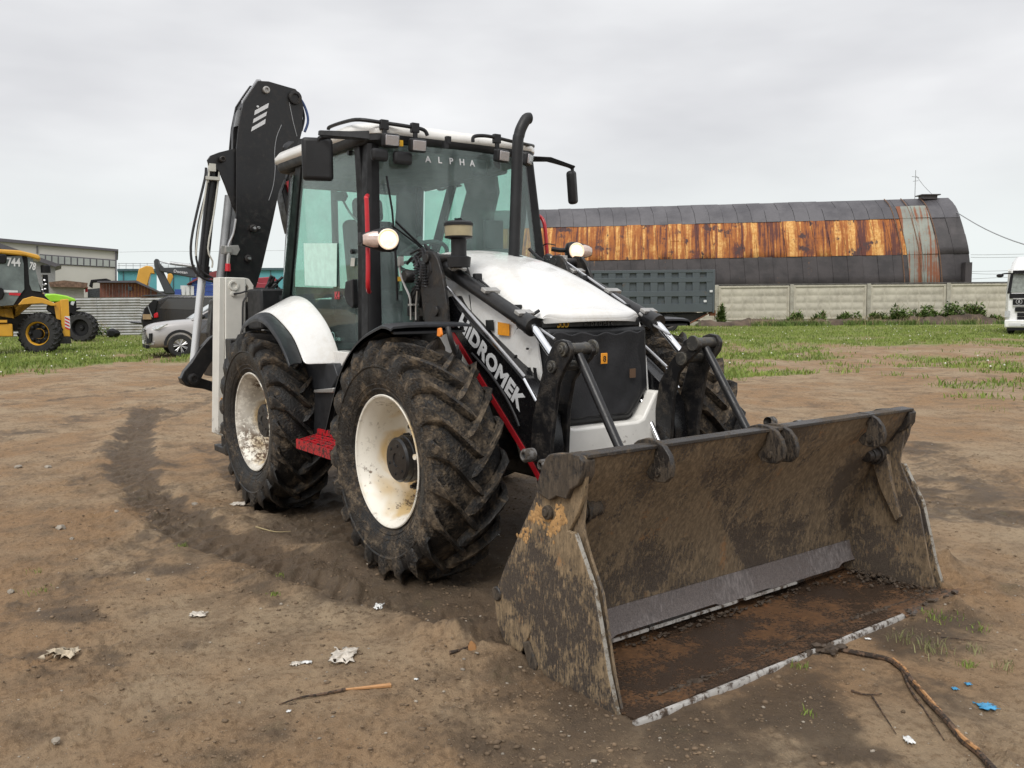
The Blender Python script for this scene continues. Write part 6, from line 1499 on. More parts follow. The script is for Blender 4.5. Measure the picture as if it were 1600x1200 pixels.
GW = 'weeds at the foot of the concrete wall'
for i, (px_, w_, h_, lb) in enumerate(((1128, .25, 1.1, 'narrow upright weed at the left end post of the concrete wall'), (1190, .7, .35, 'low sparse weeds under the first full wall panel'), (1243, .55, .75, 'small green weed clump by the second wall post'), (1283, .5, .7, 'small rounded weed clump in the middle of the second panel'),
        (1322, .8, .65, 'wide low weed clump before the third wall post'), (1368, .5, .7, 'little weed tuft just right of the third wall post'), (1405, 1.2, 1.0, 'broad mounded weed clump with dry stalks under the grey rusty strips'), (1448, .7, .8, 'medium weed clump between the two broad ones'), (1482, 1.4, 1.2, 'biggest dark green weed clump at the last wall post'), (1528, .8, 1.1, 'dark weed clump nearest to the white truck'), (1555, .5, .4, 'low weeds beside the white truck'))):
    c = YD(px_, 505, 60); bush(c[0], 60.3, w_, h_ * 1.35, lb, GW, seed=i, wid=.06, n=int(330 * w_) + 160)
# bank of dug soil at the wall foot
def bank(px0, px1, D, h, seed, label):
    m = MB(); n = 70; x0_ = YD(px0, 500, D)[0]; x1_ = YD(px1, 500, D)[0]; rows = []
    for j in range(9):
        v = j / 8; row = []
        for i in range(n + 1):
            x = x0_ + (x1_ - x0_) * i / n; hh = h * (math.sin(math.pi * v) ** .8) * (.55 + .8 * float(fbm(np.array([x]), np.array([v * 2.0 + seed]), .9, 4, seed)[0] + .3)) * min(1, i / 4, (n - i) / 4)
            row.append((x, D - .9 + 1.9 * v, max(-.05, hh)))
        rows.append(row)
    m.slab(rows, (0, 0, -.1)); o = yb(m, 'soil_bank', M['bank'], kind='structure'); o['label'] = label
M['bank'] = plain('dug_soil', (.085, .060, .042), .95, var=.4, vscale=1.5, bump=1.0, bscale=6)
bank(1085, 1300, 59.5, .5, 5, 'low bank of dark dug soil below the wall'); bank(1280, 1610, 59.8, .55, 9, 'dark soil bank under the weeds by the wall')

# ================================================================== left background
def yprism(name, mt, parent, pts, D, depth, bevel=0.0, seg=1, **k): return yb(pane(pts, D, depth, REF.get(parent)), name, mt, parent, bevel=bevel, seg=seg, **k)
# ---- corrugated fence
M['zincfence'] = dirty('galvanised_sheet', (.40, .41, .41), (.30, .27, .23), .3, .5, .8, 1.5, metal=.25, bump=.05, edge=.2)
FD = 50.0
fx = [YD(p, 480, FD)[0] for p in (-60, 10, 80, 150, 220, 290, 360, 430)]
FN = ything('corrugated_fence', 'low fence of horizontally ribbed galvanised sheets behind the silver car', 'fence', fx[3], FD)
fm = None
for i in range(len(fx) - 1):
    if fm is None:
        m = MB(); w = fx[1] - fx[0]; rows = []; nz_ = 84
        for j in range(nz_ + 1):
            z = .05 + 2.16 * j / nz_; d = -.035 * math.sin(2 * math.pi * j / 6); rows.append([(0, d, z), (w + .04, d - .004, z)])
        m.slab(rows, (0, .01, 0)); fm = m.build('fence_sheet', M['zincfence'], FN, local=True, ang=60); o = fm
    else:
        o = fm.copy(); COL.objects.link(o); o.parent = FN
    o.location = (fx[i] - fx[3], .02 * (i % 2), random.uniform(-.02, .02))
# ---- big grey industrial hall
M['hall'] = plain('pale_cladding', (.46, .45, .42), .6, var=.05, vscale=.3); M['hallw'] = plain('hall_window', (.30, .32, .31), .2, var=.15, vscale=.5); M['halltrim'] = plain('hall_trim', (.09, .085, .10), .6)
HD = 110.0
HL = ything('industrial_hall', 'large pale grey industrial hall with a dark roof edge and a long window band', 'building', YD(60, 480, HD)[0], HD)
REF[HL] = 183
def Hs(px_, py_): return (px_, py_)
yprism('wall', M['hall'], HL, [(-120, 367), (181, 392.5), (181, 500), (-120, 500)], HD, 20)
yprism('roof_edge', M['halltrim'], HL, [(-120, 361), (185, 389.5), (185, 393), (-120, 367)], HD - .4, 21)
yprism('corner_trim', M['halltrim'], HL, [(180, 392), (182.5, 392), (182.5, 470), (180, 470)], HD - .2, .4)
yprism('wall_seam', M['halltrim'], HL, [(57, 384), (58.8, 384), (58.8, 396), (57, 396)], HD - .15, .2)
yprism('window_band_frame', M['halltrim'], HL, [(62, 397), (181, 406), (181, 418.5), (62, 412)], HD - .10, .12)
for k in range(12):
    a = 61 + k * 10; s_ = lambda x: 398.6 + (x - 62) * .0762; b_ = lambda x: 410.6 + (x - 62) * .0555
    yprism('window_pane', M['hallw'], HL, [(a + 1, s_(a)), (a + 9, s_(a + 9)), (a + 9, b_(a + 9)), (a + 1, b_(a))], HD - .16, .1)
AN = ything('lean_to', 'small dark roofed annex in front of the large grey hall', 'building', YD(60, 480, 90)[0], 90)
REF[AN] = 96
yprism('roof', M['halltrim'], AN, [(-60, 372), (0, 380), (96, 414), (86, 417), (0, 388), (-60, 384)], 89.5, 10)
yprism('wall', plain('annex_wall', (.23, .23, .24), .7), AN, [(-60, 384), (0, 388), (86, 417), (86, 470), (-60, 470)], 90, 8)
# ---- hut, rubble, brown shed
HU = ything('flat_hut', 'low pale block hut with a brown rusty roof edge behind the lime tractor', 'hut', YD(108, 480, 60)[0], 60)
REF[HU] = 137
yprism('wall', plain('pale_block', (.33, .32, .30), .8, var=.1), HU, [(78, 448), (131, 450), (131, 475), (78, 475)], 60, 5)
yprism('roof', plain('rusty_roof', (.16, .10, .07), .9, var=.4), HU, [(76, 441), (100, 438), (137, 442), (136, 449.5), (78, 448)], 59.6, 5.5, seg=1)
SH = ything('brown_shed', 'reddish brown board shed with a dark low pitched roof', 'shed', YD(190, 480, 58)[0], 58)
REF[SH] = 262
M['board'] = plain('brown_board', (.17, .065, .045), .8, var=.3, vscale=2)
for k in range(18):
    x = 156 + k * 5; t_ = 441.5 if x < 214 else 441.5 + (x - 214) * .5
    yprism('board', M['board'], SH, [(x, t_), (x + 4.7, t_ + (.0 if x < 214 else 2)), (x + 4.7, 480), (x, 480)], 58 - .02 * (k % 3), .12)
yprism('roof', M['halltrim'], SH, [(152, 439), (213, 438), (262, 461), (262, 463), (212, 441.5), (152, 441.5)], 57.4, 4)
yprism('window', M['darkglass'], SH, [(201, 448), (206, 448), (206, 454), (201, 454)], 57.9, .06)
# dark pickup bits between the hut and the shed
PB = ything('parked_pickup', 'dark pickup partly hidden between the block hut and the brown shed', 'pickup', YD(147, 480, 64)[0], 64)
REF[PB] = 174
yprism('body', M['darkglass'], PB, [(137, 452), (157, 450), (157, 475), (137, 475)], 64, 3); yprism('roll_bar', M['rubberseal'], PB, [(139, 447), (142, 437), (166, 435), (174, 438), (166, 440), (145, 441), (144, 450)], 64, 1.8, bevel=.03); yprism('tail_lamp', M['red'], PB, [(133, 449), (137, 448), (137, 456), (133, 457)], 63.9, .3)
# ---- teal roofed low sheds
M['teal'] = plain('teal_cladding', (.10, .34, .39), .6, var=.08, vscale=.2); M['tealroof'] = plain('teal_shed_roof', (.055, .10, .12), .6, var=.2)
def tealshed(p0, p1, y0, y1, D, label):
    T = ything('teal_shed', label, 'building', YD((p0 + p1) / 2, 480, D)[0], D, group='low teal clad buildings in the distance'); REF[T] = p1
    yprism('wall', M['teal'], T, [(p0, y0), (p1, y0), (p1, 480), (p0, 480)], D, 12); yprism('roof', M['tealroof'], T, [(p0 - 1, y0 - 3.5), (p1 + 1, y0 - 3.5), (p1 + 1, y0 + .2), (p0 - 1, y0 + .2)], D - .4, 13)
    for k in range(int((p1 - p0) / 26)): yprism('wall_post', M['tealroof'], T, [(p0 + 8 + k * 26, y0), (p0 + 9.6 + k * 26, y0), (p0 + 9.6 + k * 26, 480), (p0 + 8 + k * 26, 480)], D - .1, .1)
tealshed(184, 245, 423.5, 425, 140, 'teal clad low building at the right end of the large grey hall')
tealshed(262, 330, 427, 425, 150, 'teal clad low building seen below the grey excavator boom')
tealshed(388, 452, 422, 425, 145, 'teal clad low building seen between the black boom and the cab')
RL = ything('roof_railing', 'thin grey railing line standing above the teal building', 'railing', YD(215, 480, 150)[0], 150)
m = MB()
for py_ in (411.5, 415): m.cyl(YD(184, py_, 150), YD(300, py_ + 1, 150), .05, n=5)
for k in range(11): m.cyl(YD(186 + k * 11, 411, 150), YD(186 + k * 11, 423, 150), .04, n=5)
yb(m, 'rail', M['greypipe'], RL)
# ---- excavators
EY = ything('yellow_excavator', 'yellow excavator boom rising behind the brown shed', 'excavator', YD(225, 480, 76)[0], 76)
REF[EY] = 240
M['exyellow'] = plain('excavator_yellow', (.62, .33, .05), .5, var=.12, vscale=.6)
yprism('boom', M['exyellow'], EY, [(212, 442), (217, 420), (229, 415), (239, 417), (242, 428), (236, 427), (233, 436), (230, 447)], 76, .9, bevel=.05)
yprism('dipper', M['exyellow'], EY, [(262, 428), (268, 427), (271, 432), (264, 450), (260, 450)], 76.4, .6, bevel=.05)
yprism('boom_cylinder', M['greypipe'], EY, [(234, 432), (236, 432), (233, 448), (231, 448)], 75.8, .3)
yprism('counterweight', M['exyellow'], EY, [(205, 442), (232, 442), (232, 475), (205, 475)], 77, 3)
EG = ything('grey_excavator', 'dark grey excavator boom with white lettering behind the open black car', 'excavator', YD(270, 480, 72)[0], 72)
REF[EG] = 306
M['exgrey'] = plain('excavator_grey', (.045, .05, .055), .5, var=.15, vscale=.6)
yprism('boom', M['exgrey'], EG, [(247, 408), (256, 418), (306, 417), (312, 424), (308, 434), (296, 433), (262, 426), (250, 424)], 72, .8, bevel=.05)
yprism('dipper', M['exgrey'], EG, [(240, 408), (243, 404), (248, 405), (252, 417), (262, 438), (274, 459), (258, 459), (248, 436), (243, 425)], 72.3, .6, bevel=.05)
m = MB(); m.cyl(YD(249, 408, 71.9), YD(268, 413, 71.9), .06, n=6); m.cyl(YD(266, 411, 71.9), YD(304, 416, 71.9), .14, n=8); yb(m, 'arm_cylinder', M['greypipe'], EG)
yprism('engine_cover', M['exgrey'], EG, [(240, 455), (300, 455), (300, 480), (240, 480)], 73, 3)
a = onref(306, 71.95, 271, 425.5); b = onref(306, 71.95, 289, 427.6); text('boom_lettering', 'Doosan', M['letter'], EG, a, b - a, (0, 0, 1), .34, off=.004, ext=.004)
# ---- blue and white building, red lorry behind the boom
BB = ything('blue_house', 'small blue and white building with a red roof beyond the cars', 'building', YD(320, 480, 66)[0], 66)
REF[BB] = 345
M['blue'] = plain('blue_siding', (.035, .075, .30), .6, var=.1); M['redroof'] = plain('red_roof', (.20, .04, .045), .7, var=.15)
for k in range(8): yprism('siding_board', M['blue'], BB, [(300, 434 + k * 3.6), (345, 434 + k * 3.6), (345, 437.3 + k * 3.6), (300, 437.3 + k * 3.6)], 66 - .03 * (k % 2), .1)
yprism('wall', M['letter'], BB, [(282, 446), (345, 446), (345, 480), (282, 480)], 66.3, 6); yprism('roof', M['redroof'], BB, [(291, 444), (318, 428), (350, 420), (350, 434), (318, 433), (300, 441)], 65.7, 6)
for k in range(3): yprism('white_panel', M['letter'], BB, [(284 + k * 7, 447), (289 + k * 7, 447), (289 + k * 7, 461), (284 + k * 7, 461)], 65.9, .1)
yprism('blue_base', M['blue'], BB, [(273, 452), (283, 452), (283, 462), (273, 462)], 65.9, .3)
RT_ = ything('red_lorry', 'red painted machine body seen between the black boom and the cab', 'machine', YD(412, 480, 46)[0], 46)
REF[RT_] = 424
yprism('body', plain('dull_red_paint', (.28, .03, .045), .5, var=.15, vscale=1), RT_, [(398, 441), (424, 443), (421, 480), (398, 480)], 46, 1.6, bevel=.04)
yprism('arm', bpy.data.materials['dull_red_paint'], RT_, [(403, 434), (428, 432), (434, 438), (421, 445), (402, 441)], 46.2, .6, bevel=.04); yprism('roof_sheet', M['redroof'], RT_, [(326, 437), (348, 422), (348, 434), (336, 438)], 60, .5)
c = YD(416, 478, 46.1); simple_wheel(RT_, (c[0], 45.9, .5), .5, .3, bpy.data.materials['dusty_rim'])

# ---- cars
def ring(x, hw, zs, ws): return [(x, -hw * w, z) for z, w in zip(zs, ws)] + [(x, hw * w, z) for z, w in zip(zs[::-1], ws[::-1])]
def silver_car():
    cx_, cy_ = -9.75, 29.3
    T = ything('parked_car', 'silver grey crossover parked nose to the yard beside the dark car', 'car', cx_, cy_, 0, math.radians(180 + 27)); T.scale = (1.07, 1.07, 1.07); WM[T] = WM[T] @ Matrix.Scale(1.07, 4)
    pt = plain('silver_car_paint', (.42, .405, .395), .32, .35, var=.02, coat=.6)
    m = MB(); R_ = []
    for x, hw, zb, zm, zs_ in ((2.33, .55, .34, .55, .78), (2.28, .80, .28, .60, .90), (2.05, .90, .26, .66, 1.02), (1.5, .94, .27, .70, 1.08), (.95, .94, .27, .72, 1.12), (.2, .93, .27, .74, 1.13), (-.8, .93, .27, .76, 1.15), (-1.6, .92, .28, .78, 1.18), (-2.1, .86, .32, .8, 1.16), (-2.28, .70, .45, .8, 1.10)):
        R_.append(ring(x, hw, [zb, zb + .15, zm, zs_ - .10, zs_, zs_ + .02], [.86, .98, 1, .97, .86, .5]))
    m.loft(R_); b = m.build('body', pt, T, local=True, ang=50); b.modifiers.new('s', 'SUBSURF').render_levels = 1
    m = MB(); R_ = []
    for x, hw, z in ((1.02, .80, 1.12), (.25, .70, 1.60), (-.1, .66, 1.66), (-1.0, .65, 1.67), (-1.75, .64, 1.58), (-2.2, .74, 1.16)):
        R_.append([(x, -hw * (1.12 if z > 1.3 else 1), 1.10), (x, -hw * 1.0, z - .06 * (z > 1.3)), (x, -hw * .7, z), (x, hw * .7, z), (x, hw, z - .06 * (z > 1.3)), (x, hw * (1.12 if z > 1.3 else 1), 1.10)])
    m.loft(R_); m.build('roof', pt, T, local=True, ang=50, bevel=.02)
    for s in (-1, 1):
        def SW(pts, mt, name, o=.012):
            m = MB(); m.prism([(x, s * (.835 - (z - 1.12) * .30 + o), z) for x, z in pts], (0, -s * .02, 0)); m.build(name, mt, T, local=True)
        SW([(.88, 1.16), (.25, 1.50), (-.28, 1.55), (-.30, 1.16)], M['darkglass'], 'side_window'); SW([(-.38, 1.16), (-.36, 1.55), (-1.15, 1.54), (-1.25, 1.18)], M['darkglass'], 'side_window'); SW([(-1.32, 1.2), (-1.23, 1.53), (-1.7, 1.47), (-1.9, 1.25)], M['darkglass'], 'side_window')
        m = MB(); m.ico((.72, s * 1.02, 1.20), .11, (.6, 1, .65), 0, 2); m.box((.75, s * .93, 1.14), (.05, .12, .03)); m.build('door_mirror', M['rubberseal'] if True else pt, T, local=True)
        for x in (1.38, -1.32):
            simple_wheel(T, (x, s * .84, .35), .35, .23, M['steel'], d=(0, s, 0), spokes=7, yard=False)
            m = MB(); P_ = [(x + .47 * math.cos(a), s * .925, .36 + .47 * math.sin(a)) for a in [math.pi * k / 12 for k in range(13)]]; Q_ = [(x + .39 * math.cos(a), s * .925, .36 + .39 * math.sin(a)) for a in [math.pi * k / 12 for k in range(13)]]
            m.prism(P_ + Q_[::-1], (0, s * .022, 0)); m.build('arch_trim', M['plastic'], T, local=True)
        m = MB(); m.box((0, s * .935, .34), (1.9, .03, .16)); m.build('sill', M['plastic'], T, local=True)
        m = MB(); m.prism([(2.18, s * .62, .86), (2.0, s * .90, .93), (1.70, s * .945, .99), (1.98, s * .93, .84), (2.22, s * .66, .78)], (.03, s * .012, .02)); m.build('headlight', M['headglass'], T, local=True)
        m = MB(); m.prism([(2.26, s * .62, .72), (2.14, s * .86, .74), (2.16, s * .86, .46), (2.28, s * .70, .42)], (.035, s * .03, 0)); m.build('fog_lamp', M['rubberseal'], T, local=True)
        m = MB(); m.cyl((-.4, s * .945, .93), (-.18, s * .945, .94), .014, n=6); m.build('door_handle', M['steel'], T, local=True)
        m = MB(); m.prism([(2.20, s * .62, .36), (2.12, s * .9, .40), (2.12, s * .9, .46), (2.22, s * .62, .41)], (.06, s * .02, 0)); m.build('bumper_trim', M['steel'], T, local=True)
    m = MB(); m.prism([(.97, -.72, 1.13), (.97, .72, 1.13), (.30, .60, 1.565), (.30, -.60, 1.565)], (.03, 0, .02)); m.build('windscreen', plain('pale_car_windscreen', (.30, .32, .33), .08, var=.15, coat=.6), T, local=True)
    for k in range(6): m = MB(); m.box((2.325, 0, .55 + k * .052), (.05, 1.0 - .03 * k, .026)); m.build('grille_bar', M['steel'], T, local=True)
    m = MB(); m.box((2.29, 0, .66), (.06, 1.10, .36)); m.build('grille_back', M['rubberseal'], T, local=True)
    m = MB(); m.box((2.345, 0, .46), (.02, .52, .11)); m.build('number_plate', M['letter'], T, local=True)
    m = MB(); m.box((2.27, 0, .33), (.10, 1.4, .10)); m.build('lower_intake', M['rubberseal'], T, local=True)
silver_car()
def black_car():
    D = 36.0
    T = ything('dark_car', 'black estate car with its tailgate raised behind the silver crossover', 'car', YD(320, 480, D)[0], D)
    bp = plain('black_car_paint', (.018, .018, .020), .25, var=.02, coat=.5)
    yprism('body', bp, T, [(241, 470), (262, 462), (418, 462), (418, 520), (225, 520), (219, 500), (224, 482)], D, 1.8, bevel=.06, seg=2)
    yprism('side_window', plain('tinted_side_window', (.05, .05, .052), .15, var=.02, coat=.5), T, [(248, 482), (262, 467), (330, 466), (330, 478), (300, 484)], D - .02, .05)
    yprism('side_window', bpy.data.materials['tinted_side_window'], T, [(333, 466), (400, 466), (400, 480), (333, 480)], D - .02, .05)
    yprism('tailgate', bp, T, [(218, 463), (226, 461), (262, 460), (262, 463), (240, 464)], D + .1, 1.5, bevel=.02)
    yprism('lower_tailgate', bp, T, [(198, 502), (203, 502.5), (222, 504), (224, 507), (205, 505)], D + .1, 1.5, bevel=.02)
    yprism('boot_opening', M['rubberseal'], T, [(226, 482), (240, 468), (246, 470), (240, 496), (224, 500)], D - .05, .1)
    yprism('cargo_box', plain('brown_cardboard', (.32, .22, .12), .8), T, [(223, 491), (236, 491), (236, 499), (223, 499)], D - .09, .3)
    yprism('tail_lamp', M['red'], T, [(240, 490), (246, 488), (247, 496), (240, 497)], D - .06, .1, bevel=.02)
    m = MB(); m.cyl(YD(231, 478, D - .1), YD(238, 496, D - .1), .02, n=6); yb(m, 'gas_strut', M['greypipe'], T)
    for px_ in (262, 385): c = YD(px_, 510, D); simple_wheel(T, (c[0], D + .1, .35), .35, .22, M['steel'])
black_car()

# ---- yellow backhoe loader at the left edge
LDp = 31.0
YL = ything('yellow_loader', 'yellow backhoe loader cut by the left edge with red and white stripes on its leg', 'backhoe loader', YD(20, 480, LDp)[0], LDp)
REF[YL] = 66
M['lyellow'] = plain('loader_yellow_paint', (.60, .31, .025), .35, var=.08, vscale=2, coat=.3)
M['lglass'] = plain('cab_glass_reflecting', (.10, .125, .12), .08, var=.5, vscale=1.2, coat=.6)
yprism('cab_interior', M['rubberseal'], YL, [(-60, 397), (36, 397), (66, 462), (30, 482), (-60, 482)], LDp + .25, 1.3)
yprism('cab_frame', M['rubberseal'], YL, [(-60, 394), (40, 396), (47, 414), (70, 462), (78, 470), (55, 466), (38, 467), (24, 482), (-60, 482)], LDp + .12, .14)
yprism('side_glass', M['lglass'], YL, [(-60, 402), (34, 400), (37, 412), (38, 452), (30, 462), (20, 478), (-60, 478)], LDp + .08, .06)
yprism('side_glass', M['lglass'], YL, [(43, 402), (51, 404), (64, 456), (50, 454), (46, 444)], LDp + .08, .06)
yprism('cab_roof', M['lyellow'], YL, [(-60, 389), (-10, 388.5), (30, 391), (60, 398), (64, 403), (60, 406), (40, 400), (0, 396), (-60, 396)], LDp - .05, 1.7, bevel=.05, seg=2)
yprism('cab_mirror', M['rubberseal'], YL, [(-6, 398), (9, 397), (11, 402), (9, 412), (-4, 412)], LDp - .35, .08, bevel=.03)
a = onref(66, LDp + .05, 11, 415); b = onref(66, LDp + .05, 32, 416); text('glass_number', '744', M['letter'], YL, a, b - a, (0, 0, 1), .40, off=.012, width=(b - a).length)
a = onref(66, LDp + .05, 45, 420); b = onref(66, LDp + .05, 55, 422); text('glass_number', '78', M['letter'], YL, a, b - a, (0, 0, 1), .36, off=.01, width=(b - a).length)
yprism('window_sticker', M['red'], YL, [(14, 457), (33, 458), (31, 462), (14, 461)], LDp + .06, .02); yprism('window_sticker', M['letter'], YL, [(6, 453), (28, 454), (28, 457), (6, 457)], LDp + .06, .02)
fp_o = [(-60, 482), (20, 482), (22, 492), (24, 481), (36, 467), (50, 463), (68, 466), (86, 474), (88, 478), (80, 478), (66, 474), (52, 475), (40, 481), (30, 492), (22, 493), (-60, 492)]
yprism('rear_fender', M['lyellow'], YL, fp_o, LDp - .12, .7, bevel=.02)
yprism('fuel_tank', M['lyellow'], YL, [(-60, 506), (19, 506), (21, 526), (-60, 526)], LDp - .1, .6, bevel=.03); yprism('running_board', M['lyellow'], YL, [(-60, 500), (11, 500), (11, 504), (-60, 504)], LDp - .15, .4)
yprism('frame', M['blackmud'], YL, [(-60, 490), (90, 490), (92, 515), (-60, 520)], LDp + .6, .7)
yprism('knob', M['rubberseal'], YL, [(-10, 448), (4, 450), (7, 459), (3, 468), (-10, 470)], LDp - .1, .15, bevel=.03)
c = YD(62, 515, LDp); R0 = .715
WH = simple_wheel(YL, (c[0], LDp + .05, R0), R0, .45, M['lyellow'])
m = MB()
for k in range(22):
    a = k * 2 * math.pi / 22
    for s, da in ((-1, 0), (1, .14)):
        P0 = (c[0] + (R0 - .02) * math.cos(a + da), LDp + .05 + s * .22, R0 + (R0 - .02) * math.sin(a + da)); P1 = (c[0] + (R0 + .015) * math.cos(a + da + .28), LDp + .05, R0 + (R0 + .015) * math.sin(a + da + .28)); m.cyl(P0, P1, .04, n=6)
    P0 = (c[0] + (R0 - .13) * math.cos(a), LDp - .17, R0 + (R0 - .13) * math.sin(a)); P1 = (c[0] + (R0 - .0) * math.cos(a), LDp - .16, R0 + (R0 - .0) * math.sin(a)); m.cyl(P0, P1, .035, n=6)
yb(m, 'tread', M['carrubber'], WH)
m = MB()
for k in range(8):
    a = k * math.pi / 4; m.ico((c[0] + .30 * math.cos(a), LDp - .10, R0 + .30 * math.sin(a)), .07, (1, .5, 1), 0, 2)
m.cyl((c[0], LDp - .17, R0), (c[0], LDp, R0), .16, n=20); m.lathe((c[0], LDp - .04, R0), (0, -1, 0), [(0, .2), (.02, .36), (.02, .37)], 24); yb(m, 'hub', M['rubberseal'], WH)
yprism('stabiliser_leg', M['lyellow'], YL, [(94, 468), (107, 467), (110, 526), (97, 526)], LDp - .1, .25, bevel=.02)
for k in range(4): yprism('red_stripe', M['red'], YL, [(101.5, 495 + k * 5), (108.5, 498.5 + k * 5), (109, 501 + k * 5), (101.5, 497.5 + k * 5)], LDp - .11, .012)
yprism('white_backing', M['letter'], YL, [(101, 494), (109, 494), (110, 513), (101.5, 513)], LDp - .104, .006)
yprism('leg_foot', M['blackmud'], YL, [(96, 526), (110, 526), (112, 537), (95, 537)], LDp - .15, .4)
yprism('swing_bracket', M['blackmud'], YL, [(74, 476), (94, 472), (96, 496), (84, 492), (72, 484)], LDp + .1, .5, bevel=.03)
yprism('bracket_arm', M['lyellow'], YL, [(84, 474), (94, 470), (95, 500), (88, 498)], LDp, .1)
m = MB(); a = YD(72, 455, LDp + .3); z0, z1 = YD(72, 458, LDp + .3)[2], YD(72, 414, LDp + .3)[2]
m.cyl((a[0], LDp + .3, z0), (a[0], LDp + .3, z1 - .35), .09, n=14); m.cyl((a[0] + .03, LDp + .3, z1 - .28), (a[0] + .03, LDp + .3, z1 - .05), .16, n=16); m.cyl((a[0] + .03, LDp + .3, z1 - .05), (a[0] + .03, LDp + .3, z1), .17, .13, n=16); yb(m, 'air_cleaner', M['rubberseal'], YL)
m = MB()
for k in range(9): q = YD(66 + (k * 37 % 7) * .9, 431 + k * 2.9 + (k * 13 % 5), LDp + .2); m.ico(q, .05, (1, .8, .7), .2)
yb(m, 'hose_fittings', M['steel'], YL)
# ---- lime green tractor behind it
GT = ything('green_tractor', 'lime green tractor with a big black front tyre behind the yellow loader', 'tractor', YD(110, 480, 42)[0], 42)
REF[GT] = 119
lime = plain('lime_paint', (.30, .62, .03), .35, var=.06, coat=.3)
yprism('hood', lime, GT, [(70, 459), (86, 459), (104, 462), (118, 467), (119, 471), (70, 472)], 42.2, 1.1, bevel=.06, seg=2)
yprism('nose', M['rubberseal'], GT, [(84, 470), (119, 469), (120, 484), (116, 490), (84, 490)], 42.25, 1.0, bevel=.03); yprism('headlight', M['headglass'], GT, [(111, 471), (117, 471), (115, 478), (110, 476)], 42.2, .1, bevel=.02)
c = YD(127, 509, 42); simple_wheel(GT, (c[0], 42.1, .68), .68, .5, M['rubberseal'])
m = MB()
for k in range(18):
    a = k * 2 * math.pi / 18; m.cyl((c[0] + .66 * math.cos(a), 41.85, .68 + .66 * math.sin(a)), (c[0] + .72 * math.cos(a + .25), 42.1, .68 + .72 * math.sin(a + .25)), .05, n=6); m.cyl((c[0] + .66 * math.cos(a + .17), 42.35, .68 + .66 * math.sin(a + .17)), (c[0] + .72 * math.cos(a + .42), 42.1, .68 + .72 * math.sin(a + .42)), .05, n=6)
yb(m, 'tread', M['carrubber'], GT)
yprism('mudguard', M['rubberseal'], GT, [(112, 490), (118, 486), (134, 488), (142, 500), (138, 500), (130, 492), (118, 491)], 41.9, .5)
yprism('front_arm', M['rubberseal'], GT, [(118, 481), (126, 480), (126, 483), (119, 485)], 42.0, .4); yprism('chassis', M['rubberseal'], GT, [(80, 488), (120, 488), (120, 510), (80, 512)], 42.6, .5)
# ---- dark bag by the fence
c = YD(177, 517, 47); m = MB(); m.ico((0, 0, .26), .30, (1.2, .9, .85), .13, 2); o = ything('rubbish_bag', 'crumpled black bag lying in the grass at the ribbed fence', 'bag', c[0], 47); m.build('bag', M['rubberseal'], o, local=True, ang=20)
c = YD(160, 516, 48.6); bush(c[0], 48.6, .3, .8, 'small green weed at the ribbed fence beside the black bag', 'weeds along the ribbed fence', seed=40, wid=.04)
c = YD(232, 505, 48.6); bush(c[0], 48.6, .4, .5, 'low weeds at the ribbed fence near the dark car tail', 'weeds along the ribbed fence', seed=41, wid=.04)

# ================================================================== litter and plants on the ground
def G0(px, py): 
    z = 0.0
    for _ in range(4): p = AZ(z, px, py); z = gz(p[0], p[1])
    return np.array([p[0], p[1], z])
M['plas'] = plain('dirty_white_plastic', (.55, .50, .43), .45, var=.25, vscale=30); M['plasb'] = plain('blue_plastic', (.05, .28, .50), .4, var=.3, vscale=30); M['white2'] = plain('white_scrap', (.7, .7, .68), .5)
def scrap(px, py, w, d, mt, label, seed, hgt=.25, cat='plastic scrap', name='plastic_scrap'):
    p = G0(px, py); T = thing(name, label, cat, tuple(p), YAW); r = random.Random(seed); n = 9; m = MB(); V = []
    for i in range(n):
        for j in range(n):
            u, v = i / (n - 1) - .5, j / (n - 1) - .5
            k = 1 - .45 * max(abs(u), abs(v)) * r.uniform(.2, 1.6)
            V.append(Vector((u * w * k + w * .05 * math.sin(j * 2.1 + seed), v * d * k + d * .1 * math.sin(i * 1.7 + seed), .006 + abs(math.sin(i * 2.3 + j * 1.1 + seed) * w * hgt * .25) + r.uniform(0, w * hgt * .4) * (1 - 2 * max(abs(u), abs(v))))))
    keep = [(i, j) for i in range(n - 1) for j in range(n - 1) if r.random() > .18 * (1 if min(i, j, n - 2 - i, n - 2 - j) < 2 else 0)]
    fs = [(i * n + j, (i + 1) * n + j, (i + 1) * n + j + 1, i * n + j + 1) for i, j in keep]; m.add(V, fs)
    o = m.build('crumpled_sheet', mt, T, local=True, ang=25); sm = o.modifiers.new('solid', 'SOLIDIFY'); sm.thickness = .002
    return T
scrap(536, 1027, .13, .20, M['plas'], 'largest dirty white plastic rag on the bare soil left of the bucket', 1)
scrap(462, 1039, .05, .05, M['plas'], 'small off white scrap just left of the largest plastic rag', 2); scrap(480, 1037, .055, .03, M['white2'], 'narrow white strip beside the small off white scrap', 3)
scrap(98, 1027, .17, .11, plain('tan_rag', (.45, .38, .28), .8, var=.3, vscale=30), 'crumpled tan rag near the lower left of the yard', 4, .5, 'rag', 'rag')
scrap(374, 790, .14, .12, M['plas'], 'pale plastic wrapper lying just in front of the rear wheel', 5); scrap(592, 950, .05, .09, M['white2'], 'little torn white scrap on the dark wheel track', 6, .5); scrap(310, 962, .10, .08, M['plas'], 'thin grey plastic shred on the tan soil in the middle left', 7)
scrap(1542, 1107, .075, .07, M['plasb'], 'bright blue plastic piece near the right edge', 8); scrap(1513, 1071, .03, .03, M['plasb'], 'small blue plastic chip above the larger blue piece', 9); scrap(1492, 1078, .03, .03, M['plasb'], 'faint blue chip to the left of the other blue pieces', 10)
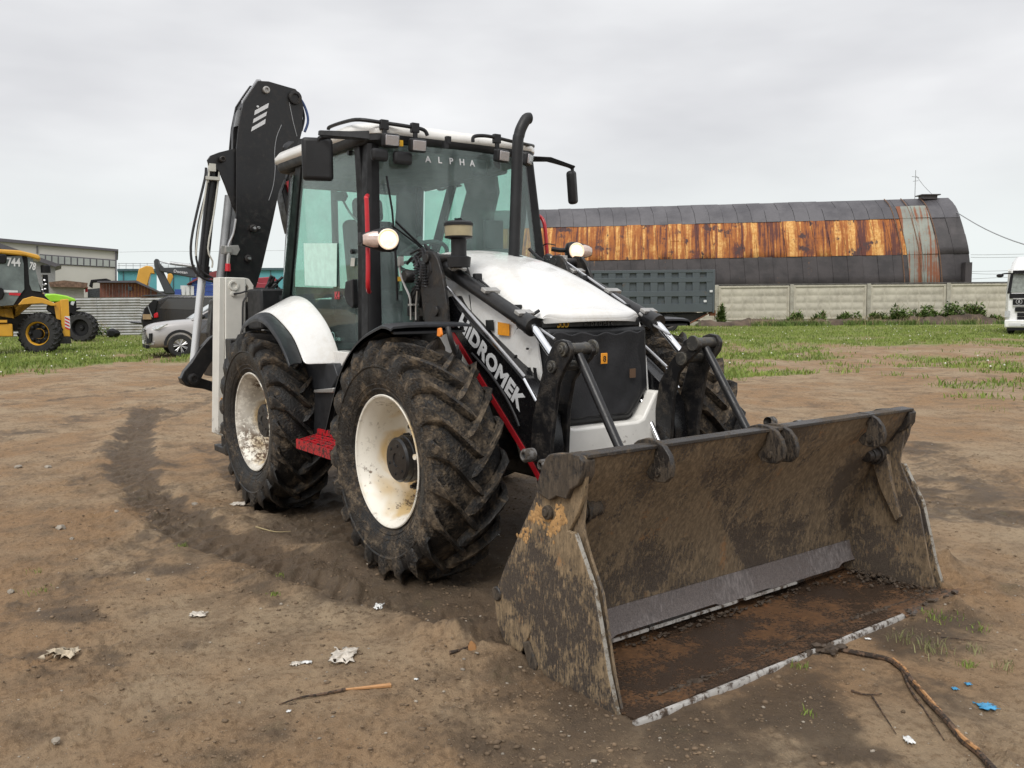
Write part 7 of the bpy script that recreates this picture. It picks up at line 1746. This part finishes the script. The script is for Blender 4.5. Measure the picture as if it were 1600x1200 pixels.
scrap(1420, 1160, .035, .06, M['white2'], 'small white curl of plastic between the root and the bucket', 11, .5); scrap(1356, 1000, .03, .02, M['white2'], 'tiny white scrap just in front of the cutting edge', 12); scrap(1455, 902, .04, .03, M['plas'], 'pale chip by the far corner of the bucket', 13)
scrap(451, 1112, .02, .02, M['white2'], 'tiny white chip by the left end of the thin stick', 14); scrap(650, 1058, .022, .02, M['white2'], 'small round white chip between stick and bucket', 15); scrap(778, 837, .03, .03, M['white2'], 'small white piece in the shade of the front wheel', 16)
def stick(pts, r, mt, label, name='stick', cat='stick', lift=.008, smooth=4, taper=True):
    P = [G0(*p) + np.array([0, 0, lift]) for p in pts]; m = MB(); m.tube(P, (lambda t: r * (1 - .65 * t)) if taper else r, 7, smooth); o = m.build(name, mt); tag(o, label, cat); return o
M['bark'] = dirty('wet_bark', (.12, .07, .04), (.04, .028, .02), .5, .6, .9, 30, bump=.5); M['rawwood'] = dirty('split_wood', (.46, .24, .10), (.10, .06, .035), .35, .6, .9, 26, bump=.5, streak=False)
stick([(611, 1071), (575, 1077), (540, 1080)], .011, M['rawwood'], 'pale broken end of the thin stick lying left of the bucket'); stick([(540, 1080), (500, 1088), (470, 1094), (436, 1104)], .007, M['bark'], 'dark thin twig trailing left from the pale stick')
rt = [(1288, 1012), (1320, 1020), (1362, 1028), (1392, 1036), (1412, 1052), (1432, 1078), (1455, 1104), (1480, 1132), (1505, 1162), (1530, 1182), (1560, 1215)]
o1 = stick(rt, .012, M['bark'], 'long peeling root running from the cutting edge to the lower right corner', 'root', 'root', .010, 4, False)
m = MB(); m.tube([G0(*p) + np.array([0, 0, .020]) for p in ((1395, 1036), (1412, 1050), (1418, 1058))], .006, 6, 3); m.tube([G0(*p) + np.array([0, 0, .020]) for p in ((1428, 1072), (1455, 1103), (1470, 1120))], .007, 6, 3); m.tube([G0(*p) + np.array([0, 0, .020]) for p in ((1474, 1128), (1503, 1160), (1528, 1180))], .0085, 6, 3); WM[o1] = Matrix.Identity(4); m.build('bare_wood', M['rawwood'], o1)
stick([(1410, 1052), (1425, 1085), (1450, 1120), (1475, 1160)], .006, M['bark'], 'thin dark strand of bark curling beside the long root', 'bark_strand', 'bark'); stick([(1330, 1082), (1352, 1088), (1378, 1087)], .005, M['bark'], 'short dark twig lying left of the root'); stick([(1362, 1090), (1378, 1115), (1400, 1150)], .004, M['bark'], 'thin twig pointing down beside the short dark twig')
stick([(1470, 998), (1510, 1002), (1552, 1006)], .003, M['bark'], 'thin dark twig near the far bucket corner'); stick([(400, 825), (430, 832), (455, 832)], .006, M['straw'], 'pale straw stalk lying on the track before the rear wheel')
stick([(702, 1021), (716, 1016), (738, 1008)], .009, M['bark'], 'dark wood splinter beside the bucket skid')
p = G0(736, 1003); T = thing('wood_chip', 'orange wood chip standing beside the dark splinter', 'wood chip', tuple(p), YAW); m = MB(); m.prism([(-.012, 0, 0), (.022, .01, .0), (.014, .012, .03), (-.004, .005, .045), (-.014, 0, .03)], (.004, .009, 0)); m.build('chip', M['rawwood'], T, local=True)
def stone(px, py, r, label, sq=.55):
    p = G0(px, py); m = MB(); m.ico((p[0], p[1], p[2] + r * .1), r * .9, (1.25, .85, sq), .22, 2); o = m.build('stone', M['stone'], recalc=False, ang=30); tag(o, label, 'stone', 'pale stones on the left of the yard')
M['stone'] = plain('grey_stone', (.27, .235, .19), .8, var=.25, vscale=12, bump=.3)
for px_, py_, r, lb in ((95, 826, .042, 'largest pale flat stone on the left of the yard'), (29, 731, .05, 'pale stone near the left edge above the largest one'), (112, 843, .02, 'small stone just below the largest flat stone'), (75, 730, .04, 'grey stone in the upper left of the bare soil'), (232, 906, .018, 'small stone in the faint wheel mark'), (182, 800, .022, 'little stone right of the largest flat stone'), (17, 924, .025, 'small pale stone by the left edge low down'), (304, 783, .03, 'little stone beside the dark curved track'), (88, 1166, .02, 'stone near the lower left corner')): stone(px_, py_, r, lb)
def tuft(px, py, n, h, spread, label, seed, mt='grass', wid=.0022):
    p = G0(px, py); rg2 = np.random.default_rng(seed); V, F = blades(np.array([0.0]), np.array([0.0]), np.array([0.0]), n, h * .4, h, wid, spread, rg2)
    T = thing('grass_tuft', label, 'grass tuft', tuple(p), 0, 'small grass tufts sprouting from the bare soil'); m = MB(); m.v = [tuple(v) for v in V]; m.f = [tuple(int(i) for i in f) for f in F]; m.build('grass_blades', M[mt], T, local=True, recalc=False, kind='stuff')
for k, (px_, py_, n, h, s, lb, mt_) in enumerate(((1512, 1041, 46, .030, .020, 'bright green tuft left of the blue plastic', 'grass'), (1455, 1018, 60, .07, .05, 'pale long bladed tuft in front of the far bucket corner', 'straw2'), (1528, 1020, 26, .06, .03, 'thin tuft right above the bright green one', 'straw2'), (1245, 1042, 22, .04, .02, 'sparse tuft below the middle of the cutting edge', 'grass'), (1462, 966, 60, .035, .05, 'low green patch at the end of the cutting edge', 'grass'), (1410, 1000, 30, .06, .035, 'thin pale tuft between root and cutting edge', 'straw2'), (1572, 1045, 22, .05, .03, 'faint tuft at the right edge', 'straw2'), (430, 928, 40, .022, .016, 'bright green sprout on the dark curved track', 'grass'), (285, 855, 46, .030, .025, 'green sprout at the bend of the dark track', 'grass'), (437, 900, 20, .03, .02, 'faint sprout above the bright green one on the track', 'grass'), (1262, 1118, 14, .03, .02, 'tiny sprout beside the long root', 'grass'), (60, 925, 30, .03, .05, 'flat green patch at the lower left wheel mark', 'grass'), (55, 895, 20, .03, .03, 'small green patch by the left edge', 'grass'), (1545, 640, 40, .09, .15, 'green tuft on the open ground at the right', 'grass'), (1530, 985, 30, .03, .03, 'small green patch right of the far bucket corner', 'grass'))):
    M.setdefault('straw2', grassmat('pale_grass_blades', (.14, .15, .06), (.24, .23, .11))); tuft(px_, py_, n, h, s, lb, k + 60, mt_)
